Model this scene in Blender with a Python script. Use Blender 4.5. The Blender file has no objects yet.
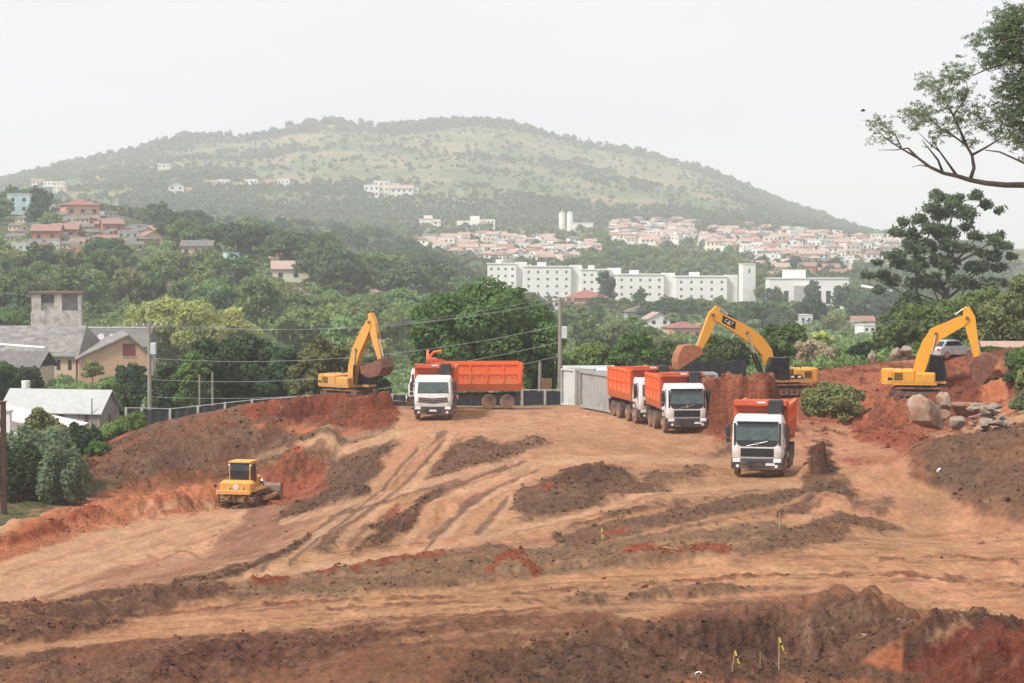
import bpy, bmesh, math, random
import numpy as np
from mathutils import Vector, Matrix
R = math.radians
PI = math.pi
SC = bpy.context.scene
COL = SC.collection

# ------------------------------------------------------------------ camera
F = 2000.0
CAMZ = 10.5
TH = math.atan(81.5 / F)
CT, ST = math.cos(TH), math.sin(TH)
cam_d = bpy.data.cameras.new('camera')
cam_d.sensor_width = 36.0
cam_d.lens = 36.0 * F / 1024.0
cam_d.clip_start = 1.0
cam_d.clip_end = 20000.0
cam = bpy.data.objects.new('camera', cam_d)
cam.location = (0, 0, CAMZ)
cam.rotation_euler = (PI / 2 - TH, 0, 0)
COL.objects.link(cam)
SC.camera = cam

def ray(px, py):
    a = (px - 512.0) / F
    b = (341.5 - py) / F
    dy = CT + b * ST
    return a / dy, (-ST + b * CT) / dy          # dx/dY, dz/dY

def P(px, py, Y):
    a, c = ray(px, py)
    return Vector((a * Y, Y, CAMZ + c * Y))

def on_z(px, py, z):
    a, c = ray(px, py)
    Y = (z - CAMZ) / c
    return Vector((a * Y, Y, z))

def proj(x, y, z):
    z = z - CAMZ
    f = y * CT - z * ST
    u = y * ST + z * CT
    return 512.0 + F * x / f, 341.5 - F * u / f

# ------------------------------------------------------------------ tags
def tag(o, label=None, cat=None, group=None, kind=None):
    if label: o['label'] = label
    if cat:
        o['category'] = cat
        if not kind and 'kind' not in o: o['kind'] = 'thing'
    if group: o['group'] = group
    if kind: o['kind'] = kind
    return o

def thing(name, label, cat, loc=(0, 0, 0), rz=0.0, group=None):
    o = bpy.data.objects.new(name, None)
    o.empty_display_size = 0.5
    COL.objects.link(o)
    o.location = loc
    o.rotation_euler = (0, 0, rz)
    return tag(o, label, cat, group)

def dup(root, loc=None, rz=None, scale=None, label=None):
    r = root.copy()
    COL.objects.link(r)
    if loc is not None: r.location = loc
    if rz is not None: r.rotation_euler = (0, 0, rz)
    if scale is not None: r.scale = scale
    if label: r['label'] = label
    for ch in list(root.children):
        c = ch.copy(); COL.objects.link(c); c.parent = r
        for g in list(ch.children):
            d = g.copy(); COL.objects.link(d); d.parent = c
    return r

# ------------------------------------------------------------------ mesh builder
class MB:
    def __init__(s):
        s.v = []; s.f = []; s.mi = []
    def add(s, verts, faces, m=0):
        n = len(s.v)
        s.v.extend([tuple(v) for v in verts])
        for f in faces:
            s.f.append(tuple(i + n for i in f)); s.mi.append(m)
        return s
    def box(s, x0, x1, y0, y1, z0, z1, m=0, mat=None):
        vs = [Vector(p) for p in ((x0,y0,z0),(x1,y0,z0),(x1,y1,z0),(x0,y1,z0),(x0,y0,z1),(x1,y0,z1),(x1,y1,z1),(x0,y1,z1))]
        if mat is not None: vs = [mat @ v for v in vs]
        return s.add(vs, [(3,2,1,0),(4,5,6,7),(0,1,5,4),(1,2,6,5),(2,3,7,6),(3,0,4,7)], m)
    def cbox(s, x0, x1, y0, y1, z0, z1, c=0.05, m=0, mat=None):
        """box with its vertical and top edges chamfered"""
        def ring(i, z):
            return [(x0+i+c,y0+i,z),(x1-i-c,y0+i,z),(x1-i,y0+i+c,z),(x1-i,y1-i-c,z),(x1-i-c,y1-i,z),(x0+i+c,y1-i,z),(x0+i,y1-i-c,z),(x0+i,y0+i+c,z)]
        vs = [Vector(p) for p in ring(0, z0) + ring(0, z1-c) + ring(c, z1)]
        if mat is not None: vs = [mat @ v for v in vs]
        fs = [tuple(range(7,-1,-1)), tuple(range(16,24))]
        for k in range(8):
            j = (k+1) % 8
            fs += [(k,j,8+j,8+k),(8+k,8+j,16+j,16+k)]
        return s.add(vs, fs, m)
    def prism(s, poly, a0, a1, axis='y', m=0, mat=None):
        """polygon extruded along an axis; poly holds the other two coordinates in x,y,z order"""
        n = len(poly)
        def mk(p, a):
            if axis == 'y': return Vector((p[0], a, p[1]))
            if axis == 'x': return Vector((a, p[0], p[1]))
            return Vector((p[0], p[1], a))
        vs = [mk(p, a0) for p in poly] + [mk(p, a1) for p in poly]
        if mat is not None: vs = [mat @ v for v in vs]
        fs = [tuple(range(n)), tuple(range(2*n-1, n-1, -1))]
        for k in range(n):
            j = (k+1) % n
            fs.append((j, k, n+k, n+j))
        return s.add(vs, fs, m)
    def tube(s, pts, rad, n=8, m=0, caps=True):
        pts = [Vector(p) for p in pts]
        rs = rad if isinstance(rad, (list, tuple)) else [rad] * len(pts)
        vs = []
        prev = None
        for i, p in enumerate(pts):
            t = (pts[min(i+1, len(pts)-1)] - pts[max(i-1, 0)])
            t = t.normalized() if t.length > 1e-9 else Vector((0,0,1))
            if prev is None:
                a = Vector((0,0,1)) if abs(t.z) < 0.9 else Vector((1,0,0))
                u = t.cross(a).normalized()
            else:
                u = (prev - t * prev.dot(t))
                u = u.normalized() if u.length > 1e-6 else t.orthogonal().normalized()
            prev = u
            w = t.cross(u)
            for k in range(n):
                a = 2 * PI * k / n
                vs.append(p + (u * math.cos(a) + w * math.sin(a)) * rs[i])
        fs = []
        for i in range(len(pts)-1):
            for k in range(n):
                j = (k+1) % n
                fs.append((i*n+k, i*n+j, (i+1)*n+j, (i+1)*n+k))
        if caps:
            fs.append(tuple(range(n-1,-1,-1)))
            fs.append(tuple(range((len(pts)-1)*n, len(pts)*n)))
        return s.add(vs, fs, m)
    def ycyl(s, x, z, r, y0, y1, n=20, m=0, r2=None):
        return s.tube([(x,y0,z),(x,y1,z)], [r, r if r2 is None else r2], n, m)
    def lathe_y(s, x, z, prof, n=24, m=0):
        """prof: list of (radius, y)"""
        vs = []
        for (r, y) in prof:
            for k in range(n):
                a = 2*PI*k/n
                vs.append((x + r*math.cos(a), y, z + r*math.sin(a)))
        fs = []
        for i in range(len(prof)-1):
            for k in range(n):
                j = (k+1) % n
                fs.append((i*n+k, i*n+j, (i+1)*n+j, (i+1)*n+k))
        fs.append(tuple(range(n)))
        fs.append(tuple(range(len(prof)*n-1, (len(prof)-1)*n-1, -1)))
        return s.add(vs, fs, m)
    def build(s, name, mats, parent=None, smooth=False, fix=True):
        me = bpy.data.meshes.new(name)
        me.from_pydata([tuple(v) for v in s.v], [], s.f)
        if not isinstance(mats, (list, tuple)): mats = [mats]
        for m in mats: me.materials.append(m)
        if len(mats) > 1:
            me.polygons.foreach_set('material_index', s.mi)
        if fix:
            bm = bmesh.new(); bm.from_mesh(me)
            bmesh.ops.recalc_face_normals(bm, faces=bm.faces)
            bm.to_mesh(me); bm.free()
        if smooth:
            me.polygons.foreach_set('use_smooth', [True] * len(me.polygons))
        me.update()
        o = bpy.data.objects.new(name, me)
        COL.objects.link(o)
        if parent is not None: o.parent = parent
        return o

def np_mesh(name, V, Fq, mats, parent=None, attrs=None, smooth=False, mi=None):
    """fast mesh from numpy arrays; Fq (n,k) with k fixed"""
    me = bpy.data.meshes.new(name)
    V = np.asarray(V, np.float32); Fq = np.asarray(Fq, np.int32)
    k = Fq.shape[1]
    me.vertices.add(len(V)); me.vertices.foreach_set('co', V.ravel())
    me.loops.add(Fq.size); me.loops.foreach_set('vertex_index', Fq.ravel())
    me.polygons.add(len(Fq))
    me.polygons.foreach_set('loop_start', np.arange(0, Fq.size, k, dtype=np.int32))
    me.polygons.foreach_set('loop_total', np.full(len(Fq), k, np.int32))
    if smooth: me.polygons.foreach_set('use_smooth', np.ones(len(Fq), bool))
    for m in (mats if isinstance(mats, (list, tuple)) else [mats]): me.materials.append(m)
    if mi is not None: me.polygons.foreach_set('material_index', np.asarray(mi, np.int32))
    for an, arr in (attrs or {}).items():
        at = me.attributes.new(an, 'FLOAT_COLOR', 'POINT')
        c = np.ones((len(V), 4), np.float32); c[:, :arr.shape[1]] = arr
        at.data.foreach_set('color', c.ravel())
    me.update(calc_edges=True)
    me.validate()
    o = bpy.data.objects.new(name, me)
    COL.objects.link(o)
    if parent is not None: o.parent = parent
    return o

# ------------------------------------------------------------------ noise
def _hash(ix, iy, seed):
    h = (ix.astype(np.int64) * 374761393 + iy.astype(np.int64) * 668265263 + seed * 1442695041) & 0xFFFFFFFF
    h = ((h ^ (h >> 13)) * 1274126177) & 0xFFFFFFFF
    h = ((h ^ (h >> 16)) * 2246822519) & 0xFFFFFFFF
    return ((h ^ (h >> 15)) & 0xFFFFFF) / float(0xFFFFFF)

def vnoise(x, y, seed=0):
    ix = np.floor(x); iy = np.floor(y)
    fx = x - ix; fy = y - iy
    fx = fx*fx*fx*(fx*(fx*6-15)+10); fy = fy*fy*fy*(fy*(fy*6-15)+10)
    a = _hash(ix, iy, seed); b = _hash(ix+1, iy, seed); c = _hash(ix, iy+1, seed); d = _hash(ix+1, iy+1, seed)
    return (a*(1-fx)+b*fx)*(1-fy) + (c*(1-fx)+d*fx)*fy

def fbm(x, y, seed=0, octv=4, gain=0.5):
    s = 0.0; a = 1.0; t = 0.0
    for k in range(octv):
        ca, sa = math.cos(0.7*k+0.3), math.sin(0.7*k+0.3)
        s = s + a * vnoise((x*ca - y*sa) * 2**k + 17*k, (x*sa + y*ca) * 2**k - 31*k, seed + k)
        t += a; a *= gain
    return s / t

def sstep(e0, e1, x):
    t = np.clip((x - e0) / (e1 - e0), 0, 1)
    return t*t*(3-2*t)

def in_poly(px, py, poly):
    """signed pixel distance to a polygon: positive inside"""
    poly = np.asarray(poly, float)
    n = len(poly)
    inside = np.zeros(px.shape, bool)
    d2 = np.full(px.shape, 1e12)
    for i in range(n):
        x0, y0 = poly[i]; x1, y1 = poly[(i+1) % n]
        ex, ey = x1-x0, y1-y0
        L = ex*ex+ey*ey + 1e-9
        t = np.clip(((px-x0)*ex+(py-y0)*ey)/L, 0, 1)
        d2 = np.minimum(d2, (px-x0-t*ex)**2 + (py-y0-t*ey)**2)
        c = (y0 > py) != (y1 > py)
        with np.errstate(divide='ignore', invalid='ignore'):
            xi = (x1-x0)*(py-y0)/((y1-y0) if y1 != y0 else 1e-9) + x0
        inside ^= c & (px < xi)
    d = np.sqrt(d2)
    return np.where(inside, d, -d)

def line_dist(px, py, pts):
    pts = np.asarray(pts, float)
    d2 = np.full(px.shape, 1e12)
    for i in range(len(pts)-1):
        x0, y0 = pts[i]; x1, y1 = pts[i+1]
        ex, ey = x1-x0, y1-y0
        t = np.clip(((px-x0)*ex+(py-y0)*ey)/(ex*ex+ey*ey+1e-9), 0, 1)
        d2 = np.minimum(d2, (px-x0-t*ex)**2 + (py-y0-t*ey)**2)
    return np.sqrt(d2)

# ------------------------------------------------------------------ materials
def new_mat(name):
    m = bpy.data.materials.new(name)
    m.use_nodes = True
    nt = m.node_tree
    b = nt.nodes.get('Principled BSDF')
    return m, nt, b

def mixc(nt, fac, a, b, mode='MIX'):
    n = nt.nodes.new('ShaderNodeMix'); n.data_type = 'RGBA'; n.blend_type = mode
    for sock, v in ((n.inputs[0], fac), (n.inputs[6], a), (n.inputs[7], b)):
        if hasattr(v, 'is_linked') or hasattr(v, 'links'): nt.links.new(v, sock)
        elif isinstance(v, (int, float)): sock.default_value = v
        else: sock.default_value = (*v[:3], 1)
    return n.outputs[2]

def noise_n(nt, scale, detail=4, rough=0.55, coord='Object', dist=0.0):
    tc = nt.nodes.new('ShaderNodeTexCoord')
    n = nt.nodes.new('ShaderNodeTexNoise')
    n.inputs['Scale'].default_value = scale
    n.inputs['Detail'].default_value = detail
    n.inputs['Roughness'].default_value = rough
    n.inputs['Distortion'].default_value = dist
    nt.links.new(tc.outputs[coord], n.inputs['Vector'])
    return n

def ramp(nt, val, p0, p1):
    n = nt.nodes.new('ShaderNodeMapRange')
    n.inputs[1].default_value = p0; n.inputs[2].default_value = p1
    nt.links.new(val, n.inputs[0])
    return n.outputs[0]

def mat(name, col, rough=0.6, metal=0.0, var=0.18, scale=3.0, col2=None, lo=0.45, hi=0.7, bump=0.0, spec=0.4, coat=0.0):
    """paint, metal, concrete: base colour with a second worn or dusty colour through noise"""
    m, nt, b = new_mat(name)
    c2 = col2 if col2 is not None else tuple(c * (1 - var) for c in col)
    n = noise_n(nt, scale)
    c = mixc(nt, ramp(nt, n.outputs['Fac'], lo, hi), col, c2)
    nt.links.new(c, b.inputs['Base Color'])
    b.inputs['Roughness'].default_value = rough
    b.inputs['Metallic'].default_value = metal
    b.inputs['Specular IOR Level'].default_value = spec
    if coat: b.inputs['Coat Weight'].default_value = coat
    if bump:
        n2 = noise_n(nt, scale * 6)
        bp = nt.nodes.new('ShaderNodeBump'); bp.inputs['Strength'].default_value = bump
        nt.links.new(n2.outputs['Fac'], bp.inputs['Height'])
        nt.links.new(bp.outputs[0], b.inputs['Normal'])
    return m

DUST = (0.42, 0.25, 0.15)
def dusty(name, col, rough=0.5, amount=0.55, height=1.4, metal=0.0, scale=1.6):
    """vehicle paint with site dust that thins out up the machine"""
    m, nt, b = new_mat(name)
    n = noise_n(nt, scale, 6, 0.65)
    tc = nt.nodes.new('ShaderNodeTexCoord')
    sp = nt.nodes.new('ShaderNodeSeparateXYZ'); nt.links.new(tc.outputs['Object'], sp.inputs[0])
    h = nt.nodes.new('ShaderNodeMapRange'); h.inputs[1].default_value = 0.2; h.inputs[2].default_value = height
    h.inputs[3].default_value = amount; h.inputs[4].default_value = 0.0
    nt.links.new(sp.outputs['Z'], h.inputs[0])
    s = nt.nodes.new('ShaderNodeMath'); s.operation = 'ADD'; nt.links.new(n.outputs['Fac'], s.inputs[0]); nt.links.new(h.outputs[0], s.inputs[1])
    f = ramp(nt, s.outputs[0], 0.55, 1.15)
    nt.links.new(mixc(nt, f, col, DUST), b.inputs['Base Color'])
    rr = nt.nodes.new('ShaderNodeMapRange'); rr.inputs[3].default_value = rough; rr.inputs[4].default_value = 0.95
    nt.links.new(f, rr.inputs[0]); nt.links.new(rr.outputs[0], b.inputs['Roughness'])
    b.inputs['Metallic'].default_value = metal
    return m

def leaf_mat(name, c1, c2, c3, trans=0.25, scale=0.6):
    """foliage: clump-to-clump and tree-to-tree colour differences, some light through the leaf"""
    m, nt, b = new_mat(name)
    n = noise_n(nt, scale, 3, 0.6)
    a = mixc(nt, ramp(nt, n.outputs['Fac'], 0.35, 0.65), c1, c2)
    n2 = noise_n(nt, scale * 5, 2, 0.6)
    a = mixc(nt, ramp(nt, n2.outputs['Fac'], 0.5, 0.8), a, c3)
    oi = nt.nodes.new('ShaderNodeObjectInfo')
    hs = nt.nodes.new('ShaderNodeHueSaturation')
    mr = nt.nodes.new('ShaderNodeMapRange'); mr.inputs[3].default_value = 0.478; mr.inputs[4].default_value = 0.522
    nt.links.new(oi.outputs['Random'], mr.inputs[0]); nt.links.new(mr.outputs[0], hs.inputs['Hue'])
    w = nt.nodes.new('ShaderNodeMath'); w.operation = 'MULTIPLY'; w.inputs[1].default_value = 7.31
    fr = nt.nodes.new('ShaderNodeMath'); fr.operation = 'FRACT'
    nt.links.new(oi.outputs['Random'], w.inputs[0]); nt.links.new(w.outputs[0], fr.inputs[0])
    mv = nt.nodes.new('ShaderNodeMapRange'); mv.inputs[3].default_value = 0.72; mv.inputs[4].default_value = 1.25
    nt.links.new(fr.outputs[0], mv.inputs[0]); nt.links.new(mv.outputs[0], hs.inputs['Value'])
    nt.links.new(a, hs.inputs['Color'])
    b.inputs['Roughness'].default_value = 0.7
    b.inputs['Specular IOR Level'].default_value = 0.2
    nt.links.new(hs.outputs[0], b.inputs['Base Color'])
    t = nt.nodes.new('ShaderNodeBsdfTranslucent'); nt.links.new(hs.outputs[0], t.inputs['Color'])
    mx = nt.nodes.new('ShaderNodeMixShader'); mx.inputs[0].default_value = trans
    out = nt.nodes.get('Material Output')
    nt.links.new(b.outputs[0], mx.inputs[1]); nt.links.new(t.outputs[0], mx.inputs[2]); nt.links.new(mx.outputs[0], out.inputs['Surface'])
    return m

# ------------------------------------------------------------------ world, sun
SUN_EL, SUN_AZ = R(50), R(-52)            # azimuth from +Y (view direction), negative = left; behind the viewer below
SUN_DIR = Vector((-math.cos(SUN_EL)*0.80, -math.cos(SUN_EL)*0.60, math.sin(SUN_EL)))   # towards the sun
w = bpy.data.worlds.new('World')
SC.world = w
w.use_nodes = True
nt = w.node_tree
bg = nt.nodes.get('Background')
sky = nt.nodes.new('ShaderNodeTexSky')
sky.sky_type = 'NISHITA'
sky.sun_disc = False
sky.sun_elevation = SUN_EL
sky.sun_rotation = math.atan2(SUN_DIR.x, SUN_DIR.y)
sky.air_density = 1.0; sky.dust_density = 4.0; sky.ozone_density = 1.0
tc = nt.nodes.new('ShaderNodeTexCoord')
mp = nt.nodes.new('ShaderNodeMapping'); mp.inputs['Scale'].default_value = (1.2, 1.2, 4.5)
nt.links.new(tc.outputs['Generated'], mp.inputs['Vector'])
cn = nt.nodes.new('ShaderNodeTexNoise'); cn.inputs['Scale'].default_value = 2.2; cn.inputs['Detail'].default_value = 5; cn.inputs['Roughness'].default_value = 0.5
nt.links.new(mp.outputs[0], cn.inputs['Vector'])
cloud = mixc(nt, ramp(nt, cn.outputs['Fac'], 0.3, 0.7), (5.6, 5.68, 5.92), (6.7, 6.68, 6.76))
skyc = mixc(nt, 0.92, sky.outputs[0], cloud)
nt.links.new(skyc, bg.inputs['Color'])
bg.inputs['Strength'].default_value = 0.1
sd = bpy.data.lights.new('sun', 'SUN')
sd.energy = 2.8
sd.angle = R(9)
sd.color = (1.0, 0.955, 0.89)
so = bpy.data.objects.new('sun', sd)
so.rotation_euler = SUN_DIR.to_track_quat('Z', 'Y').to_euler()
so.location = (-60, -40, 120)
COL.objects.link(so)
SC.view_settings.view_transform = 'Standard'
SC.view_settings.look = 'None'
SC.view_settings.exposure = 0.64
SC.view_settings.gamma = 1.0
SC.view_settings.use_curve_mapping = False
SC.render.engine = 'CYCLES'
cy = SC.cycles
cy.max_bounces = 5; cy.diffuse_bounces = 3; cy.glossy_bounces = 2; cy.transmission_bounces = 3; cy.transparent_max_bounces = 6; cy.volume_bounces = 2
cy.use_denoising = True
try:
    cy.denoiser = 'OPENIMAGEDENOISE'
except Exception:
    pass
cy.sample_clamp_indirect = 4.0
cy.use_adaptive_sampling = True
cy.adaptive_threshold = 0.01
# ================================================================== TERRAIN HEIGHTS
# control points of the building site: (px, py, z) read where a sight line meets height z
CP = [
 # plateau
 (245,409,-.15),(300,408,-.1),(350,407,0),(400,408,0),(430,420,0),(500,408,0),(560,408,-.1),(600,415,0),(640,420,0),(690,433,0),(730,440,0),(600,440,0),
 (550,430,0),(480,420,0),(560,460,0),(640,460,0),(760,479,0),(830,470,0),(850,440,0),(880,425,0),(800,425,0),(700,500,0),(900,500,0),(850,540,0),(560,500,-.1),
 (768,560,-.1),(1000,565,-.2),(640,540,-.15),(950,520,0),(1024,560,-.1),
 # haul road falling to the left
 (440,450,-.15),(400,440,-.15),(470,480,-.2),(400,480,-.4),(420,530,-.4),(350,540,-.75),(330,570,-.85),(512,560,-.35),(512,600,-.45),(260,580,-1.0),(200,592,-1.1),(100,610,-1.2),(0,620,-1.4),
 (395,440,-.15),(330,453,-1.7),(285,462,-2.7),(375,478,-.6),
 # foreground
 (0,683,-1.5),(256,683,-1.3),(512,683,-.9),(768,683,-1.2),(1024,683,-1.2),(0,645,-1.45),(250,625,-1.1),(900,640,-.9),(760,620,-.7),(640,640,-.7),(1024,610,-.6),(-120,640,-1.8),(1150,640,-.8),
 # lower terrace with the dozer
 (0,600,-4.1),(0,560,-4.1),(100,562,-4.1),(100,530,-4.1),(200,525,-4.1),(235,508,-4.1),(195,562,-4.05),(245,545,-3.95),(290,515,-3.9),(318,492,-3.7),(270,490,-4.0),(-150,560,-4.3),(60,585,-4.1),
 (0,520,-4.5),(40,505,-4.6),(-120,500,-5.5),
 # embankment
 (75,497,-4.5),(130,487,-4.4),(200,478,-4.2),(255,470,-3.6),(100,446,-2.6),(140,431,-1.4),(190,420,-.7),(75,470,-3.6),(160,455,-2.6),(230,440,-1.8),(290,440,-1.3),(330,430,-.7),
 # right embankment and cut hill
 (905,470,0),(960,497,0),(1024,528,0),(1100,560,0),(917,441,1.5),(960,438,1.8),(1020,430,2.3),(1080,440,2.6),(985,470,1.1),(1024,490,1.3),
 (1010,405,2.0),(1005,375,2.85),(1035,350,4.3),(1090,365,4.4),(960,405,1.2),(900,415,.3),
 (905,372,2.9),(870,372,2.6),(830,376,2.2),(830,405,.6),(870,412,.35),(785,398,1.0),(760,399,.9),(740,405,.7),(940,392,1.7),(975,385,2.2),
]
CPW = [tuple(on_z(*c)) for c in CP]
for (px, d, z) in [(-300,40,-2.5),(512,40,-1.1),(1300,40,-1),(512,25,-1),(-300,25,-2),(1300,25,-.5),(512,8,-.5),
                   (-150,158,-6),(0,158,-6),(100,158,-4.8),(200,160,-3.2),(300,160,-2.4),(400,160,-1.8),(500,158,-1.2),(600,158,-.6),(700,158,.6),(760,155,1.2),(850,150,2.5),(900,150,2.8),(1000,150,3.2),(1100,150,4.5),(1300,150,6.5),
                   (60,146,-5),(130,149,-3.4),(200,150,-2.0),(270,152,-1.3),(-200,120,-5),(1250,100,3.4),(1250,70,1)]:
    CPW.append(((px-512)/F*d, d, z))
_C = np.array(CPW)
_S = 25.0
def _phi(r2): return 0.5 * r2 * np.log(r2 + 1e-12)
_n = len(_C)
_X = _C[:, :2] / _S
_D2 = ((_X[:, None, :] - _X[None, :, :])**2).sum(-1)
_A = np.zeros((_n+3, _n+3))
_A[:_n, :_n] = _phi(_D2) + np.eye(_n) * 0.004
_A[:_n, _n] = 1; _A[:_n, _n+1:] = _X
_A[_n:, :_n] = _A[:_n, _n:].T
_W = np.linalg.solve(_A, np.concatenate([_C[:, 2], [0, 0, 0]]))

def site_base(x, y):
    x = np.asarray(x, float) / _S; y = np.asarray(y, float) / _S
    z = _W[_n] + _W[_n+1]*x + _W[_n+2]*y
    for i in range(_n):
        z = z + _W[i] * _phi((x-_X[i, 0])**2 + (y-_X[i, 1])**2)
    return np.clip(z, -7, 8)

# mounds: (x, y, radius along x, radius along y, rotation, height, flatness of the top, noise seed)
MOUNDS = []
def mound(px, py, z, rx, ry, h, rot=0.0, flat=1.0, seed=1):
    p = on_z(px, py, z)
    MOUNDS.append((p.x, p.y, rx, ry, R(rot), h, flat, seed))
def mounds_z(x, y):
    z = 0.0 * x
    for (cx, cy, rx, ry, rot, h, flat, seed) in MOUNDS:
        m = (np.abs(x-cx) < 1.9*max(rx, ry)) & (np.abs(y-cy) < 1.9*max(rx, ry))
        if not np.any(m): continue
        xx, yy = x[m], y[m]
        c, s = math.cos(rot), math.sin(rot)
        u = ((xx-cx)*c + (yy-cy)*s)/rx; v = (-(xx-cx)*s + (yy-cy)*c)/ry
        r = np.sqrt(u*u+v*v) + (fbm(xx*.9+seed*7, yy*.9, seed, 3)-.5)*.55
        k = np.clip((1.12 - r) * flat, 0, 1)
        k = k*k*(3-2*k)
        z[m] = np.maximum(z[m], h * k * (0.82 + .36*fbm(xx*1.3, yy*1.3, seed+5, 3)))
    return z

# piles: back of terrace, in front of the excavators, foreground
mound(738,428,.2, 2.6,3.2,3.3, 15, 2.4, 3)      # cut block beside the waiting trucks
mound(722,430,.1, 1.6,2.2,2.0, 0, 1.8, 4)
mound(708,418,.2, 2.6,2.0,2.3, 0, 2.0, 6)
mound(752,446,.0, 1.6,2.6,.9, 0, 1.3, 5)
mound(735,446,0, 2.0,1.5,.6, 20, 1.2, 21)
mound(819,476,0, .52,.55,1.45, 0, 1.5, 7)        # clod heap by the front truck
mound(811,477,0, .75,.5,.55, 0, 1.2, 8)
mound(925,420,.4, 4.5,2.6,1.3, 0, 1.5, 9)       # red heap in front of the right digger
mound(965,412,1.0, 3.6,2.4,1.0, -10, 1.5, 10)
mound(893,418,.3, 3.0,2.0,1.1, 0, 1.4, 11)
mound(850,420,.3, 2.4,1.3,.4, 0, 1.4, 12)
mound(1010,394,2.2, 1.1,3.4,1.0, 12, 2.0, 13)   # orange cut edge
mound(318,409,-.1, 3.6,1.6,.9, 0, 1.5, 14)      # red spoil under the left digger
mound(285,411,-.2, 2.4,1.5,.6, 0, 1.4, 15)
mound(358,411,0, 2.0,1.6,1.0, 0, 1.6, 16)
mound(385,409,0, .75,1.2,1.15, 0, 1.6, 17)
mound(255,411,-.2, 2.2,1.2,.35, 0, 1.4, 18)
mound(200,498,-4.1, 3.0,3.8,1.5, 8, 1.3, 19)   # windrow of orange soil along the terrace
mound(160,505,-4.2, 2.8,3.4,1.25, 0, 1.3, 20)
mound(120,513,-4.2, 2.6,3.0,1.1, 0, 1.3, 22)
mound(75,523,-4.2, 2.8,2.0,.85, 0, 1.3, 23)
mound(30,535,-4.2, 2.6,1.8,.8, 0, 1.3, 24)
mound(-15,546,-4.2, 2.6,1.8,.8, 0, 1.3, 25)
mound(292,488,-4.0, 1.7,3.2,1.2, 0, 1.4, 26)    # soil pushed by the dozer
mound(318,484,-3.8, 1.8,3.0,1.0, 0, 1.4, 27)
# foreground heaps
mound(852,632,-.8, 2.6,1.9,1.2, 0, 1.2, 30)
mound(800,640,-.8, 1.9,1.5,1.0, 0, 1.2, 31)
mound(745,645,-.9, 1.9,1.4,1.0, 0, 1.25, 32)
mound(695,648,-.9, 1.6,1.2,.55, 0, 1.2, 33)
mound(905,648,-.9, 1.9,1.5,.7, 0, 1.2, 34)
mound(965,672,-1.1, 3.1,2.1,1.5, -18, 1.2, 35)
mound(1040,676,-1.1, 2.6,2.1,1.3, 0, 1.2, 36)
mound(620,646,-.9, 1.6,1.2,.45, 0, 1.2, 37)
mound(870,668,-1.1, 1.4,1.0,.6, 0, 1.2, 38)
# ridges on the haul road
mound(824,500,0,1.4,2.4,0.38,15,1.1,40)
mound(845,528,0,1.7,1.8,0.30,-12,1.1,41)
mound(800,536,0,1.8,1.5,0.17,0,1.1,42)
mound(878,508,0,1.0,1.4,0.17,0,1.1,43)
mound(595,478,0,2.4,3.0,0.38,10,1.1,44)
mound(552,492,0,2.6,3.0,0.30,0,1.1,45)
mound(640,500,0,2.6,2.0,0.20,0,1.1,46)
mound(700,470,0,1.9,2.2,0.23,0,1.1,47)
mound(675,480,0,2.2,2.2,0.17,0,1.1,52)
mound(440,502,-.3,1.2,3.8,0.38,-25,1.1,48)
mound(405,522,-.4,1.3,3.2,0.25,-25,1.1,53)
mound(480,462,-.1,2.2,3.6,0.25,-10,1.1,49)
mound(535,446,0,.8,1.6,0.23,0,1.2,50)
mound(514,572,-.4,1.0,1.3,0.35,0,1.2,51)
mound(348,572,-.7,.5,.9,0.20,0,1.2,54)
mound(640,562,-.2,1.6,1.2,0.23,0,1.2,55)
mound(700,560,-.1,1.9,1.1,0.20,0,1.2,56)
mound(655,594,-.4,.9,.7,0.14,0,1.2,57)
mound(710,592,-.4,2.1,.7,0.12,0,1.2,58)
mound(140,600,-1.1,3.0,2.0,0.30,8,1.1,59)
mound(210,590,-1.0,2.0,2.2,0.33,10,1.1,60)
mound(60,614,-1.3,2.6,1.6,0.25,8,1.1,61)
mound(0,612,-1.4,1.6,1.6,0.35,8,1.1,62)
mound(290,560,-.95,1.2,3.4,0.25,-30,1.1,63)
mound(345,522,-.6,.8,3.6,0.17,-28,1.1,64)

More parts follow.
